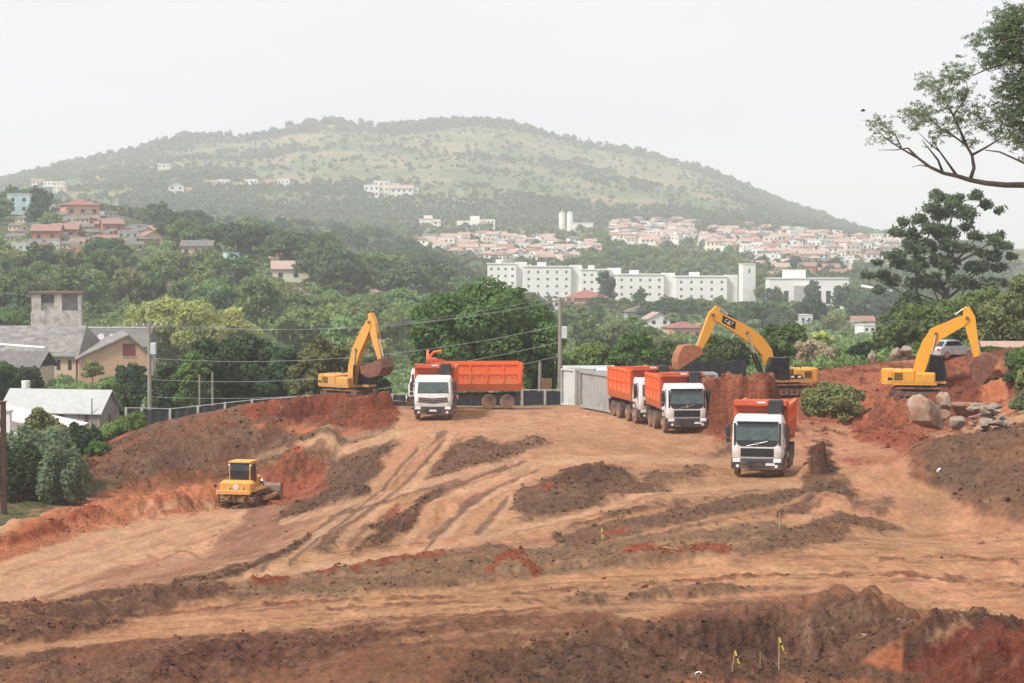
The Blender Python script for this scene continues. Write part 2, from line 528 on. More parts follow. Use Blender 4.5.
# ---- the valley and the hill behind
FPX = np.array([-900,-300,0,100,200,300,400,500,600,700,800,900,1024,1300,2000], float)
FD  = np.array([158,190,230,290,350,450,550,650,750,850,1000,1200,1500,1800,2200,9500], float)
FZ  = np.array([
 [-6,-6,-6,-4.8,-3.2,-2.4,-1.8,-1.2,-.6,.4,1.6,2.2,3.0,5.5,6],
 [-8,-7,-6.5,-6,-5.5,-5,-5,-4,-3,-2,-.5,.5,2,5,6],
 [-9,-8,-7,-6.5,-7,-7,-7,-7,-6,-5,-4,-2.5,0,4,6],
 [-9,-9,-8,-7.5,-9,-9,-9,-9,-8,-7,-5,-2,2,6,6],
 [-8,-8,-9,-9,-9,-9,-10,-10,-10,-9,-8,-5,0,5,5],
 [-3,-3,-3,-3,-4,-6,-9,-11,-11,-11,-10,-8,-5,0,0],
 [5,5,5,4,4,1,-4,-10,-11,-11,-11,-10,-8,-4,0],
 [14,14,14,13,14,11,4,-7,-10,-10,-10,-10,-9,-6,0],
 [26,26,24,22,16,12,4,-6,-8,-8,-8,-9,-9,-8,0],
 [36,36,33,31,21,13,4,-4,-5,-5,-5,-8,-8,-8,0],
 [36,36,33,31,24,17,10,3,2,2,0,-3,-4,-5,0],
 [38,38,36,34,30,25,19,14,12,12,10,5,1,0,0],
 [42,42,40,40,38,35,32,30,30,29,27,22,18,15,10],
 [60,60,58,56,52,46,42,39,38,36,32,24,20,18,10],
 [64,64,62,60,56,50,46,43,42,40,34,24,20,18,10],
 [60,60,60,60,60,60,60,60,60,50,40,24,55,60,60]], float)
_cp = np.array([(-900,230),(-500,215),(-200,200),(0,186),(20,180),(60,169),(100,161),(150,150),(172,143),(188,139),(240,138),(275,133),(300,127),(330,124),(360,126),(395,129),(425,127),(440,124),(480,122),(510,124),(535,131),(560,139),(600,149),(625,153),(650,156),(700,171),(740,188),(780,206),(820,219),(860,233),(900,246),(960,254),(1100,258),(2000,260)], float)
def crest_z(px):
    k = sum(np.interp(px + o, _cp[:, 0], _cp[:, 1]) for o in (-6, -3, 0, 3, 6)) / 5
    return CAMZ + (260 - k) / F * 3000
def far_z(x, y):
    x = np.asarray(x, float); y = np.maximum(np.asarray(y, float), 1.0)
    px = np.clip(512 + F * x / y, -899, 1999)
    d = np.clip(y, 158.01, 9499)
    i = np.clip(np.searchsorted(FPX, px) - 1, 0, len(FPX)-2)
    j = np.clip(np.searchsorted(FD, d) - 1, 0, len(FD)-2)
    t = (px - FPX[i]) / (FPX[i+1] - FPX[i]); t = t*t*(3-2*t)*.6 + t*.4
    s = (np.log(d) - np.log(FD[j])) / (np.log(FD[j+1]) - np.log(FD[j])); s = s*s*(3-2*s)*.35 + s*.65
    z = (FZ[j, i]*(1-t)+FZ[j, i+1]*t)*(1-s) + (FZ[j+1, i]*(1-t)+FZ[j+1, i+1]*t)*s
    q = np.clip((d-1700)/1300, 0, None)
    up = np.where(q < 1, q**1.15, np.clip(1 - (q-1)*1.2, 0, 1))
    cz = crest_z(px)
    h = z + np.maximum(cz - z, 0) * up
    rough = (fbm(x/140, y/140, 71, 4) - .5) * 26 * np.clip((d-1750)/500, 0, 1) * np.clip(1.35 - q, 0, 1) * np.clip((cz-60)/60, 0, 1)
    rough = rough * np.where(q > .8, np.clip((1.25-q)*2.2, .15, 1), 1)
    return h + rough
def ground_z(x, y):
    x = np.atleast_1d(np.asarray(x, float)); y = np.atleast_1d(np.asarray(y, float))
    k = sstep(150, 164, y)
    zs = site_base(x, y) + mounds_z(x, y)
    return zs*(1-k) + far_z(x, y)*k
def gz(x, y): return float(ground_z(x, y)[0])
def hit(px, py, d0=60.0, d1=4000.0):
    """first point where the sight line of a pixel meets the ground beyond d0"""
    a, c = ray(px, py)
    n = 1400
    d = np.exp(np.linspace(math.log(d0), math.log(d1), n))
    zr = CAMZ + c*d
    zg = ground_z(a*d, d)
    k = np.nonzero(zr <= zg)[0]
    if len(k) == 0: return None
    D = d[k[0]]
    return Vector((a*D, D, float(zg[k[0]])))

# ================================================================== SITE GROUND MESH
py_rows = np.concatenate([np.arange(398.5, 440, .8), np.arange(440, 700, .75)])
ds_mid = (CAMZ + 1.2) * F / (py_rows - 260)           # rows follow the sight lines
ds = np.concatenate([[168, 166, 164, 162, 160], np.arange(158, ds_mid[0], -1.0), ds_mid, np.linspace(ds_mid[-1]-1, 6, 26)])
ds = np.sort(np.unique(ds))[::-1]
# finer steps through the heaps at the back
ds = np.sort(np.unique(np.concatenate([ds, np.arange(100, 158, .30)])))[::-1]
cols = np.concatenate([np.linspace(-700, -130, 40)[:-1], np.arange(-130, 1155, 1.7), np.linspace(1155, 1750, 40)[1:]])
U, D = np.meshgrid(cols, ds)
X = (U-512)/F*D; Y = D
nr, nc = X.shape
xf, yf = X.ravel(), Y.ravel()
base = site_base(xf, yf)
kk = sstep(150, 164, yf)
base = base*(1-kk) + (far_z(xf, yf) - .05 - .5*sstep(160, 168, yf))*kk
mz = mounds_z(xf, yf) * (1-kk)
zc = base + mz
qx, qy = proj(xf, yf, zc)                       # where each ground point falls in the photograph, for the traced soil areas
px0, py0 = proj(xf, yf, base)
wx = (fbm(xf*1.1, yf*.45, 201, 4)-.5); wy = (fbm(xf*1.1, yf*.45, 251, 4)-.5)
wx = wx + .45*(fbm(xf*4, yf*1.6, 203, 3)-.5); wy = wy + .6*(fbm(xf*4, yf*1.6, 253, 3)-.5)
qx = qx + wx*20; qy = qy + wy*9
px1 = px0 + wx*5; py1 = py0 + wy*2.2
px0 = px0 + wx*20; py0 = py0 + wy*9

TAN = np.array((.355,.188,.098)); PALE = np.array((.415,.240,.140)); PINK = np.array((.395,.185,.108)); BROWN = np.array((.150,.064,.036))
RED = np.array((.28,.074,.036)); ORANGE = np.array((.38,.135,.064)); DARK = np.array((.120,.060,.039)); GREY = np.array((.178,.098,.062))
DEEP = np.array((.125,.029,.019)); GRASS = np.array((.10,.105,.04)); GREY2 = np.array((.21,.125,.075))
col = np.tile(TAN, (len(xf), 1))
lump = np.zeros(len(xf))                        # how loose and cloddy the soil is
n1 = fbm(xf*.35, yf*.18, 11, 5); n2 = fbm(xf*1.6, yf*.8, 21, 4); n3 = fbm(xf*.12, yf*.07, 31, 3)

def lay(mask, c, lum=None):
    global col, lump
    m = np.clip(mask, 0, 1)
    col = col*(1-m[:, None]) + np.asarray(c)*m[:, None]
    if lum is not None: lump = lump*(1-m) + lum*m
def poly(pts, c, lum=None, soft=2.5, base_px=True, amount=.92, brk=0.0):
    soft = soft*1.35
    a, b = (px0, py0) if base_px else (qx, qy)
    pts = np.asarray(pts, float)
    sel = (a > pts[:, 0].min()-15) & (a < pts[:, 0].max()+15) & (b > pts[:, 1].min()-15) & (b < pts[:, 1].max()+15) & (yf > 40)
    m = np.zeros(len(xf))
    m[sel] = sstep(-soft, soft, in_poly(a[sel], b[sel], pts)) * amount
    if brk: m *= sstep(brk-.12, brk+.12, n2*.6+n1*.4)
    lay(m, c, lum)
    return m
def line(pts, w, c, lum=None, amount=1.0, brk=0.0, base_px=True):
    a, b = (px1, py1) if base_px else (qx, qy)
    pts = np.asarray(pts, float)
    sel = (a > pts[:, 0].min()-20) & (a < pts[:, 0].max()+20) & (b > pts[:, 1].min()-20) & (b < pts[:, 1].max()+20) & (yf > 40)
    m = np.zeros(len(xf))
    m[sel] = sstep(w, w*.45, line_dist(a[sel], b[sel], pts)) * amount
    if brk: m *= sstep(brk-.1, brk+.1, n2)
    lay(m, c, lum)
    return m

# -- zones
lay(sstep(445, 425, py0)*.7, PALE)
lay(sstep(.46, .62, n1)*.55, PINK)
poly([(-160,470),(75,440),(190,414),(250,405),(390,405),(400,440),(345,500),(240,575),(150,590),(-160,615)], PALE, .1, 3)
poly([(-200,655),(0,648),(100,640),(256,628),(350,624),(512,612),(600,610),(640,620),(700,606),(850,590),(920,610),(1024,628),(1300,640),(1300,760),(-200,760)], BROWN*1.12, .45, 4)
# embankment on the left
poly([(-160,500),(60,462),(100,440),(190,412),(250,403),(395,403),(392,448),(330,466),(240,472),(210,484),(120,488),(70,500),(0,530),(-160,560)], GREY*.98, .75, 3)
poly([(75,452),(140,424),(240,405),(330,402),(300,415),(220,428),(150,447),(100,470),(80,475)], np.array((.23,.092,.050)), .8, 3, brk=.44)
poly([(-160,530),(0,512),(60,488),(130,478),(120,486),(60,505),(0,528),(-160,560)], GRASS, .5, 3)
poly([(90,440),(130,424),(120,440),(95,452)], ORANGE, .6, 2)
poly([(150,430),(330,425),(330,460),(210,478),(140,470)], GREY, .8, 4, brk=.47)
line([(262,470),(330,455),(395,436)], 7, PALE*.95, .15)
line([(250,458),(320,444),(380,432)], 4, GREY2*1.3, .3)
# red spoil under the left digger
poly([(240,412),(270,403),(330,398),(400,402),(398,424),(372,432),(330,426),(290,424),(250,418)], RED*.9, .8, 2)
poly([(262,414),(300,409),(330,412),(300,420)], DEEP*.9, .9, 2)
poly([(256,424),(330,427),(368,434),(340,438),(256,430)], ORANGE, .5, 2)
# orange windrow of the terrace
poly([(-160,565),(0,534),(50,511),(110,490),(170,474),(215,474),(226,508),(190,516),(140,521),(90,533),(40,551),(-160,612)], ORANGE*1.0, .6, 2, base_px=False)
poly([(120,500),(190,480),(218,482),(222,505),(180,512)], ORANGE*1.12, .55, 3, brk=.45, base_px=False)
poly([(0,541),(90,507),(100,512),(20,548)], RED*1.1, .8, 2, base_px=False)
for q in ([(128,515),(150,503)],[(150,516),(180,502)],[(195,514),(212,503)],[(160,512),(172,505)]):
    line(q, 3.5, PALE*.95, .2, .8, base_px=False)
poly([(258,470),(272,466),(330,468),(332,492),(300,505),(262,506)], RED*1.12, .75, 2)
poly([(250,505),(330,500),(320,520),(250,560),(205,565),(215,545),(240,520)], np.array((.24,.115,.072)), .35, 5)
# tyre loops on the terrace
for q in ([(40,600),(80,585),(140,568),(150,565),(158,560),(148,556)],[(85,596),(150,580),(190,570),(205,562),(190,553),(175,551)],[(60,592),(110,574),(160,561),(176,553)],[(95,598),(170,580),(200,566)]):
    line(q, 2.2, np.array((.26,.115,.066)), .25, .75)
poly([(88,582),(150,560),(205,556),(215,570),(150,585),(80,596)], np.array((.29,.135,.08)), .25, 4, amount=.7)
# dark edge of the terrace and the ridge along the haul road
poly([(-160,640),(-100,606),(60,606),(75,600),(120,592),(180,584),(228,588),(240,597),(200,604),(150,614),(110,628),(60,640),(-20,646),(-160,655)], DARK*1.15, .85, 2.5)
poly([(-100,606),(60,606),(75,600),(40,616),(-60,622)], np.array((.16,.06,.04)), .8, 3)
line([(178,584),(215,579),(256,568),(300,548),(341,520),(365,492)], 8, DARK, .9)
poly([(400,441),(388,457),(376,477),(366,491),(341,500),(300,519),(271,527),(281,510),(318,496),(328,482),(328,467),(363,455),(386,445)], GREY*.75, .85, 2.5)
poly([(215,590),(250,575),(300,556),(330,545),(345,548),(300,565),(240,590)], TAN*.9, .2, 2)
poly([(300,548),(340,530),(352,532),(338,545),(310,556)], GREY*.8, .7, 2)
# tyre-worn haul road, loose strips between the ruts
for q in ([(425,446),(436,438),(446,433)],[(411,457),(404,468),(396,480),(385,492)],[(373,508),(358,516),(344,526),(330,538)],[(491,491),(474,500),(458,515),(444,526),(431,538)],[(508,500),(497,512),(489,522),(476,534)],[(372,525),(360,534),(350,546)],[(395,512),(380,520)],[(346,512),(330,520)]):
    line(q, 4.0, GREY*.95, .35, .8)
poly([(448,441),(441,457),(428,472),(416,486),(446,481),(481,471),(512,460),(527,450),(548,446),(534,440),(512,441),(470,438)], GREY*.92, .8, 2.5)
poly([(473,480),(453,482),(431,492),(416,502),(406,512),(381,525),(363,542),(352,556),(386,545),(411,530),(423,517),(430,505),(446,497),(468,487)], DARK*1.1, .95, 2)
poly([(390,512),(405,508),(398,520),(384,522)], RED, .8, 2)
poly([(584,466),(562,472),(537,482),(517,492),(510,510),(522,520),(557,517),(594,507),(632,500),(662,494),(674,490),(657,485),(640,482),(632,472),(612,467)], GREY*.95, .9, 2.5)
poly([(584,468),(545,480),(540,486),(600,488),(630,480),(618,470)], DARK*1.15, 1, 2.5)
poly([(540,492),(560,486),(566,489),(545,498)], RED, .7, 1.5)
poly([(632,474),(690,466),(712,455),(735,444),(738,452),(706,466),(708,482),(652,486)], GREY*.9, .8, 3, brk=.40)
poly([(545,536),(594,519),(632,509),(700,499),(770,486),(815,478),(850,482),(860,493),(830,500),(760,512),(700,529),(640,541),(600,549),(545,548)], GREY*.97, .8, 2)
for q in ([(560,532),(640,514),(740,495),(800,488)],[(600,545),(690,524),(770,508),(810,500)]):
    line(q, 2.8, TAN*.85, .2)
poly([(600,531),(628,528),(634,530),(604,536)], RED*.95, .6, 1.5)
poly([(812,484),(828,479),(846,487),(862,496),(835,502),(812,500)], GREY*.9, .8, 2)
poly([(780,509),(812,503),(825,506),(790,516),(770,522)], DARK*1.25, .7, 2)
poly([(768,538),(818,520),(843,513),(893,523),(905,529),(860,534),(800,552),(740,558)], GREY*1.0, .8, 2)
poly([(850,500),(890,497),(895,508),(880,515),(860,510)], GREY*.95, .7, 3, brk=.45)
poly([(900,500),(940,496),(960,508),(950,520),(910,518)], np.array((.30,.16,.095)), .45, 6, amount=.7, brk=.4)
# band of loose soil north of the lower road
poly([(235,590),(300,572),(360,556),(430,552),(500,546),(600,543),(680,535),(770,522),(800,530),(770,548),(690,565),(600,572),(520,580),(440,590),(360,596),(300,598),(240,602)], GREY2*.95, .7, 2.5)
for q in ([(255,585),(285,578)],[(320,570),(345,565),(358,568)],[(370,562),(400,558),(440,555)],[(490,572),(514,563),(535,573)],[(625,556),(650,549),(668,556)],[(680,553),(728,552)],[(500,562),(522,556)]):
    line(q, 6.5, RED*1.0, .85)
line([(330,567),(380,558),(470,550),(560,545)], 3, TAN, .15, brk=.45)
# lower road: long tyre marks
for q in ([(0,640),(140,616),(260,604),(400,597),(520,592),(640,583),(760,575),(900,573),(1024,590)],[(240,626),(350,620),(470,614),(590,603),(720,592)],[(820,575),(900,572),(960,578),(1040,592)],[(880,560),(960,556),(1060,572)],[(300,612),(420,603),(540,598)]):
    line(q, 2.2, BROWN*1.25, .6, .9, brk=.45)
line([(0,655),(130,636),(250,628),(340,620)], 7, TAN*1.12, .1, .8)
poly([(500,600),(560,596),(640,590),(720,586),(790,588),(730,598),(640,603),(560,606)], GREY2*.85, .75, 2, brk=.46)
poly([(-100,662),(40,652),(80,650),(60,664),(-40,676)], DARK*1.2, .8, 3, brk=.40)
poly([(40,668),(140,655),(240,648),(300,655),(200,690),(30,700)], DARK*1.35, .8, 5, brk=.46)
poly([(160,655),(260,632),(370,628),(400,632),(330,660),(200,690),(150,690)], np.array((.135,.058,.038)), .9, 4, brk=.40)
for q in ([(250,690),(400,650),(540,615)],[(320,700),(460,655),(600,625)],[(200,680),(330,652),(470,622)]):
    line(q, 4, DARK*1.2, .7, .6, brk=.48)
poly([(470,660),(560,640),(660,640),(720,660),(690,720),(430,720)], GREY*.78, .95, 8, brk=.42)
# foreground heap
poly([(640,632),(700,618),(760,612),(800,618),(850,592),(880,604),(915,618),(900,640),(880,665),(800,676),(690,668),(650,655)], np.array((.17,.088,.056)), .95, 3, base_px=False)
poly([(660,640),(700,632),(745,615),(775,624),(800,650),(760,662),(700,656),(660,652)], DARK*.75, .9, 4, base_px=False)
poly([(800,630),(840,606),(860,598),(868,620),(840,636),(815,642)], np.array((.24,.15,.095)), .6, 4, base_px=False, amount=.8, brk=.42)
poly([(905,640),(930,614),(970,612),(1024,626),(1200,640),(1200,760),(880,760),(900,690)], DEEP*1.15, .5, 4, base_px=False)
poly([(895,660),(912,632),(940,612),(985,612),(1024,624),(1030,632),(985,624),(950,628),(915,660),(895,675)], DARK*.95, .95, 3, base_px=False)
poly([(930,640),(960,618),(970,622),(945,640)], TAN*.8, .4, 2, base_px=False, amount=.8)
line([(690,684),(800,680),(900,681)], 6, ORANGE*.85, .4)
poly([(690,676),(760,666),(880,668),(930,676),(920,684),(700,684)], GREY*.78, .9, 3, base_px=False)
# red floor and cuts by the diggers
poly([(780,425),(800,410),(905,415),(930,440),(912,468),(830,472),(800,470),(795,450)], PINK*1.05, .15, 4)
poly([(690,400),(700,372),(760,362),(800,380),(830,362),(905,362),(1000,345),(1015,400),(1000,420),(930,432),(900,450),(880,440),(850,428),(800,420),(780,440),(740,450),(715,440)], np.array((.30,.092,.048)), .7, 3, base_px=False)
poly([(700,380),(720,368),(752,366),(750,420),(735,440),(712,425)], np.array((.33,.118,.062)), .6, 3, base_px=False)
poly([(860,425),(912,432),(935,440),(915,456),(880,448),(850,436)], RED*1.1, .7, 3, brk=.40)
poly([(840,458),(905,455),(900,462),(850,463)], RED, .6, 3, brk=.45)
line([(710,418),(745,448),(780,455)], 9, np.array((.24,.105,.06)), .8, brk=.40, base_px=False)
poly([(925,385),(985,378),(1005,385),(990,415),(930,418)], np.array((.20,.058,.032)), .7, 3, base_px=False)
poly([(984,365),(1012,362),(1012,412),(975,418),(985,395)], ORANGE*1.15, .4, 2, base_px=False)
# right embankment
poly([(916,442),(960,434),(1024,424),(1200,420),(1200,610),(1090,555),(1024,524),(980,508),(940,492),(922,470),(910,470)], GREY*.88, .85, 2.5, base_px=False)
poly([(905,472),(912,448),(930,446),(925,468),(935,486),(910,478)], np.array((.24,.098,.055)), .6, 2, base_px=False)
poly([(975,452),(1024,440),(1090,440),(1024,462),(985,464)], np.array((.22,.10,.056)), .7, 3, base_px=False)
poly([(935,485),(985,495),(1030,512),(1100,545),(1024,530),(960,505)], np.array((.235,.115,.068)), .7, 3, base_px=False)
poly([(1000,340),(1250,330),(1250,425),(1024,425),(1012,400)], GRASS*.9, .6, 3, base_px=False)
poly([(800,480),(804,462),(814,442),(830,440),(836,464),(840,478)], np.array((.085,.040,.027)), .8, 3, base_px=False)
st1 = fbm(xf*.22+yf*.10, yf*1.5-xf*.16, 601, 4); st2 = fbm(xf*.5+yf*.2, yf*3.2-xf*.4, 611, 4)
zone = sstep(520, 545, py0)*(yf > 40)*sstep(-3.0, -2.0, base)
m_ = sstep(.58, .70, st1)*zone*.5*(1-lump); lay(m_, BROWN*1.3, .15)
m_ = sstep(.62, .70, st2)*zone*.55*(1-lump*.6); lay(m_, DARK*1.4, .4)
m_ = sstep(.40, .32, st1)*zone*.5; lay(m_*sstep(660, 640, py0), TAN*1.05)
# wheel tracks, pressed flat and pale
for q, w_ in [([(432,436),(408,460),(392,482),(372,500),(340,522),(310,545),(285,562)],5.5),([(450,438),(434,460),(418,480),(398,493),(362,507)],6),([(530,458),(470,472),(416,487),(366,500),(330,510),(281,523)],4.5),
             ([(512,471),(481,483),(446,498),(425,520),(405,545)],5),([(520,481),(491,497),(468,513),(441,540),(425,552)],5),([(386,502),(366,520),(338,542)],4),([(361,506),(335,522),(312,538)],4),
             ([(800,485),(740,487),(680,493),(640,501),(575,518),(512,531),(470,542),(400,555),(340,563),(256,577),(200,590)],5),([(760,462),(700,462),(640,458),(560,462),(520,466)],5),([(512,500),(500,520),(480,538)],3.5)]:
    line(q, w_, PALE*1.0, .04, .85)
for q in ([(436,438),(412,460),(396,482),(376,500)],[(428,436),(404,460),(388,482),(368,500),(336,522)],[(454,438),(438,460),(422,480)],[(512,469),(478,481),(443,496)],[(522,483),(494,498),(470,514)],[(740,489),(680,495),(640,503),(575,520),(512,533)]):
    line(q, 1.6, BROWN*1.5, .3, .6, brk=.42)
for q in ([(444,440),(424,462),(406,482),(384,500),(346,526),(318,548),(290,566)],[(418,448),(398,470),(382,490),(352,514),(322,538),(296,556),(262,572)],[(524,462),(474,478),(436,496),(404,526),(384,548)],[(536,470),(496,488),(462,512),(436,538),(420,556)],[(505,466),(462,484),(420,490),(372,506),(330,517)]):
    line(q, 1.9, GREY*.85, .25, .85)
for q in ([(30,590),(110,560),(190,534),(230,520)],[(44,596),(124,566),(204,540),(240,526)],[(0,575),(90,548),(170,528)],[(110,592),(180,574),(226,560)]):
    line(q, 1.3, np.array((.33,.155,.095)), .1, .7)
# rubbly strings on the embankment
st4 = fbm(xf*.5, yf*.5, 631, 4); lay(sstep(.55,.65,st4)*sstep(400,330,px0)*sstep(500,480,py0)*sstep(405,415,py0)*.6*(yf > 100), BROWN*.95, .85)
# darker brown-red gouge streaks in the red cut
st5 = fbm(xf*1.6, yf*.35, 641, 4); lay(sstep(.54,.66,st5)*sstep(690,705,qx)*sstep(445,430,qy)*(yf > 100)*.7, np.array((.18,.055,.031)), .8)
# beyond the rim: rank grass
lay(sstep(143, 150, yf)*sstep(640, 560, px0)*.9, GRASS*.8, .5)
lay(sstep(-.2, -1.2, site_base(xf, yf))*sstep(146, 150, yf)*.9, GRASS*.8, .5)
lay(sstep(30, -40, px0)*sstep(535, 510, py0), GRASS*.8, .5)

# -- relief
big = fbm(xf*.55, yf*.45, 41, 4)
bil = 1 - np.abs(2*fbm(xf*1.25, yf*1.0, 51, 4) - 1)
cl = fbm(xf*2.7, yf*2.2, 61, 4)
near = np.clip(70/np.maximum(yf, 30), .55, 1.2)
zc = zc + lump*((big-.5)*.45 + (bil-.72)*.34*near + (cl-.5)*.26*near + (fbm(xf*6, yf*5, 67, 2)-.5)*.12) + lump*.06
zc = zc + (1-lump)*((n1-.5)*.06 + (n2-.5)*.03)
# gullies and shovel marks down the heaps
zc = zc + np.clip(mz, 0, 1.5)*(fbm(xf*2.2, yf*.5, 81, 3)-.5)*.35
# shallow ruts along the lower road and the haul road
rut = np.zeros(len(xf))
for q in ([(0,640),(140,616),(260,604),(400,597),(520,592),(640,583),(760,575),(900,573),(1024,590)],[(240,626),(350,620),(470,614),(590,603),(720,592)],[(450,436),(420,470),(395,496),(340,545)],[(437,436),(405,462),(380,490),(330,535)],[(512,462),(470,492),(420,540)],[(530,468),(490,505),(450,545)],[(560,532),(640,514),(740,495)]):
    q = np.array(q, float); sel = (px0 > q[:, 0].min()-20) & (px0 < q[:, 0].max()+20) & (yf > 40)
    dd = np.full(len(xf), 99.); dd[sel] = line_dist(px0[sel], py0[sel], q)
    rut = np.maximum(rut, sstep(4.5, 1.0, dd))
zc = zc - rut*.06*(1-lump*.5)
# colour breakup that belongs to the soil itself
col = col * (0.72 + .56*n2)[:, None]
fine = fbm(xf*7, yf*4, 131, 3)
col = col * (.78 + .44*fine)[:, None]
col = col * (1 + (n3-.5)*.30)[:, None]
tint = (fbm(xf*.8, yf*.5, 91, 4)-.5)
col = col * (1 + tint[:, None]*np.array((.10, .28, .34)))
spk = sstep(.66, .80, fbm(xf*4.5, yf*3.5, 101, 2))
col = col*(1-spk[:, None]*.35*np.clip(.3+lump, 0, 1)[:, None])
lgt = sstep(.70, .82, fbm(xf*3.1+40, yf*2.6, 111, 3))*lump
col = col*(1-lgt[:, None]*.5) + np.array((.34,.22,.15))*lgt[:, None]*.5
col = np.clip(col, .01, .8)

idx = np.arange(nr*nc).reshape(nr, nc)
fq = np.stack([idx[:-1, :-1].ravel(), idx[1:, :-1].ravel(), idx[1:, 1:].ravel(), idx[:-1, 1:].ravel()], 1)
m_soil, snt, sb = new_mat('soil')
at = snt.nodes.new('ShaderNodeAttribute'); at.attribute_name = 'soil'
sn = noise_n(snt, 5.0, 8, .7); sn2 = noise_n(snt, 22.0, 4, .6)
cc = mixc(snt, ramp(snt, sn.outputs['Fac'], .3, .75), (.72,.70,.68), (1.2,1.2,1.2))
cc2 = mixc(snt, ramp(snt, sn2.outputs['Fac'], .3, .7), (.85,.84,.83), (1.1,1.1,1.1))
v = mixc(snt, 1.0, at.outputs['Color'], cc, 'MULTIPLY')
v = mixc(snt, 1.0, v, cc2, 'MULTIPLY')
snt.links.new(v, sb.inputs['Base Color'])
sb.inputs['Roughness'].default_value = .95; sb.inputs['Specular IOR Level'].default_value = .15
vo = snt.nodes.new('ShaderNodeTexVoronoi'); vo.inputs['Scale'].default_value = 3.4; vo.inputs['Randomness'].default_value = 1.0
tcv = snt.nodes.new('ShaderNodeTexCoord'); nv = noise_n(snt, 2.5, 4, .6); va = snt.nodes.new('ShaderNodeVectorMath'); va.operation = 'ADD'
snt.links.new(tcv.outputs['Object'], va.inputs[0]); snt.links.new(nv.outputs['Color'], va.inputs[1]); snt.links.new(va.outputs[0], vo.inputs['Vector'])
mm_ = snt.nodes.new('ShaderNodeMath'); mm_.operation = 'MULTIPLY_ADD'; mm_.inputs[1].default_value = -.75
snt.links.new(vo.outputs['Distance'], mm_.inputs[0]); snt.links.new(sn.outputs['Fac'], mm_.inputs[2])
st_ = snt.nodes.new('ShaderNodeMapRange'); st_.inputs[3].default_value = .25; st_.inputs[4].default_value = 1.0
snt.links.new(at.outputs['Alpha'], st_.inputs[0])
bp = snt.nodes.new('ShaderNodeBump'); bp.inputs['Distance'].default_value = .24
snt.links.new(st_.outputs[0], bp.inputs['Strength'])
snt.links.new(mm_.outputs[0], bp.inputs['Height']); snt.links.new(bp.outputs[0], sb.inputs['Normal'])
tag(np_mesh('site_ground', np.stack([xf, yf, zc], 1), fq, m_soil, attrs={'soil': np.concatenate([col, np.clip(lump,0,1)[:,None]],1)}, smooth=True), kind='structure')

# loose clods and stones lying on the broken ground: one mass
rng = np.random.default_rng(5)
_ico_v = np.array([(0,0,1),(.894,0,.447),(.276,.851,.447),(-.724,.526,.447),(-.724,-.526,.447),(.276,-.851,.447),(.724,.526,-.447),(-.276,.851,-.447),(-.894,0,-.447),(-.276,-.851,-.447),(.724,-.526,-.447),(0,0,-1)])
_ico_f = np.array([(0,1,2),(0,2,3),(0,3,4),(0,4,5),(0,5,1),(1,6,2),(2,7,3),(3,8,4),(4,9,5),(5,10,1),(6,7,2),(7,8,3),(8,9,4),(9,10,5),(10,6,1),(11,7,6),(11,8,7),(11,9,8),(11,10,9),(11,6,10)])
area = np.zeros(len(xf)); vis = (yf > 44) & (yf < 150) & (px0 > -60) & (px0 < 1085)
area[vis] = np.clip(lump[vis]-.35, .01, 1)**1.3 * (.25 + n2[vis]) * (yf[vis]/80)**.3
pick = rng.choice(len(xf), 22000, p=area/area.sum())
sz = np.minimum(.10, np.exp(rng.normal(math.log(.027), .5, len(pick)))) * np.clip(yf[pick]/75, .8, 1.5)
rv = rng.normal(0, .16, (len(pick), 12, 1)) + 1
ang = rng.uniform(0, 2*PI, len(pick)); ca, sa = np.cos(ang), np.sin(ang)
b3 = _ico_v[None]*rv*np.stack([sz*rng.uniform(.8,1.4,len(pick)), sz, sz*rng.uniform(.6,.95,len(pick))], 1)[:, None, :]
vx = b3[..., 0]*ca[:, None]-b3[..., 1]*sa[:, None]; vy = b3[..., 0]*sa[:, None]+b3[..., 1]*ca[:, None]
jx = rng.uniform(-.12,.12,len(pick)); jy = rng.uniform(-.3,.3,len(pick))
cv = np.stack([vx+(xf[pick]+jx)[:, None], vy+(yf[pick]+jy)[:, None], b3[..., 2]+(zc[pick]+sz*.25)[:, None]], -1)
cf = (_ico_f[None]+(np.arange(len(pick))*12)[:, None, None]).reshape(-1, 3)
ccol = np.repeat(np.clip(col[pick]*rng.uniform(.9,1.6,(len(pick),1)), .01, .8), 12, 0)
tag(np_mesh('dirt_clods', cv.reshape(-1, 3), cf, m_soil, attrs={'soil': ccol}), kind='stuff')

# ================================================================== FAR GROUND
fc = np.concatenate([np.linspace(-900, -220, 40)[:-1], np.arange(-220, 1250, 5.0), np.linspace(1250, 2000, 40)[1:]])
fd = np.unique(np.concatenate([np.exp(np.linspace(math.log(157), math.log(1700), 90)), np.linspace(1700, 3450, 150), np.exp(np.linspace(math.log(3450), math.log(9400), 20))]))
U2, D2 = np.meshgrid(fc, fd)
x2 = ((U2-512)/F*D2).ravel(); y2 = D2.ravel()
z2 = far_z(x2, y2)
z2 = z2 - .5*sstep(168, 157, y2)*0
p2x, p2y = proj(x2, y2, z2)
g1 = fbm(x2/60, y2/90, 301, 5); g2 = fbm(x2/220, y2/300, 311, 4); g3 = fbm(x2/18, y2/30, 321, 3)
c2 = np.tile(np.array((.07,.09,.035)), (len(x2), 1))
def lay2(m, c):
    global c2
    m = np.clip(m, 0, 1)[:, None]; c2 = c2*(1-m)+np.asarray(c)*m
lay2(sstep(.45,.6,g1)*sstep(750,900,y2), (.15,.17,.065))
lay2(sstep(.5,.62,g2)*sstep(800,1000,y2)*.7, (.21,.19,.10))
hill = sstep(1750, 2000, y2)
lay2(hill, (.125,.165,.078))
lay2(hill*sstep(.42,.56,g1), (.185,.195,.10))
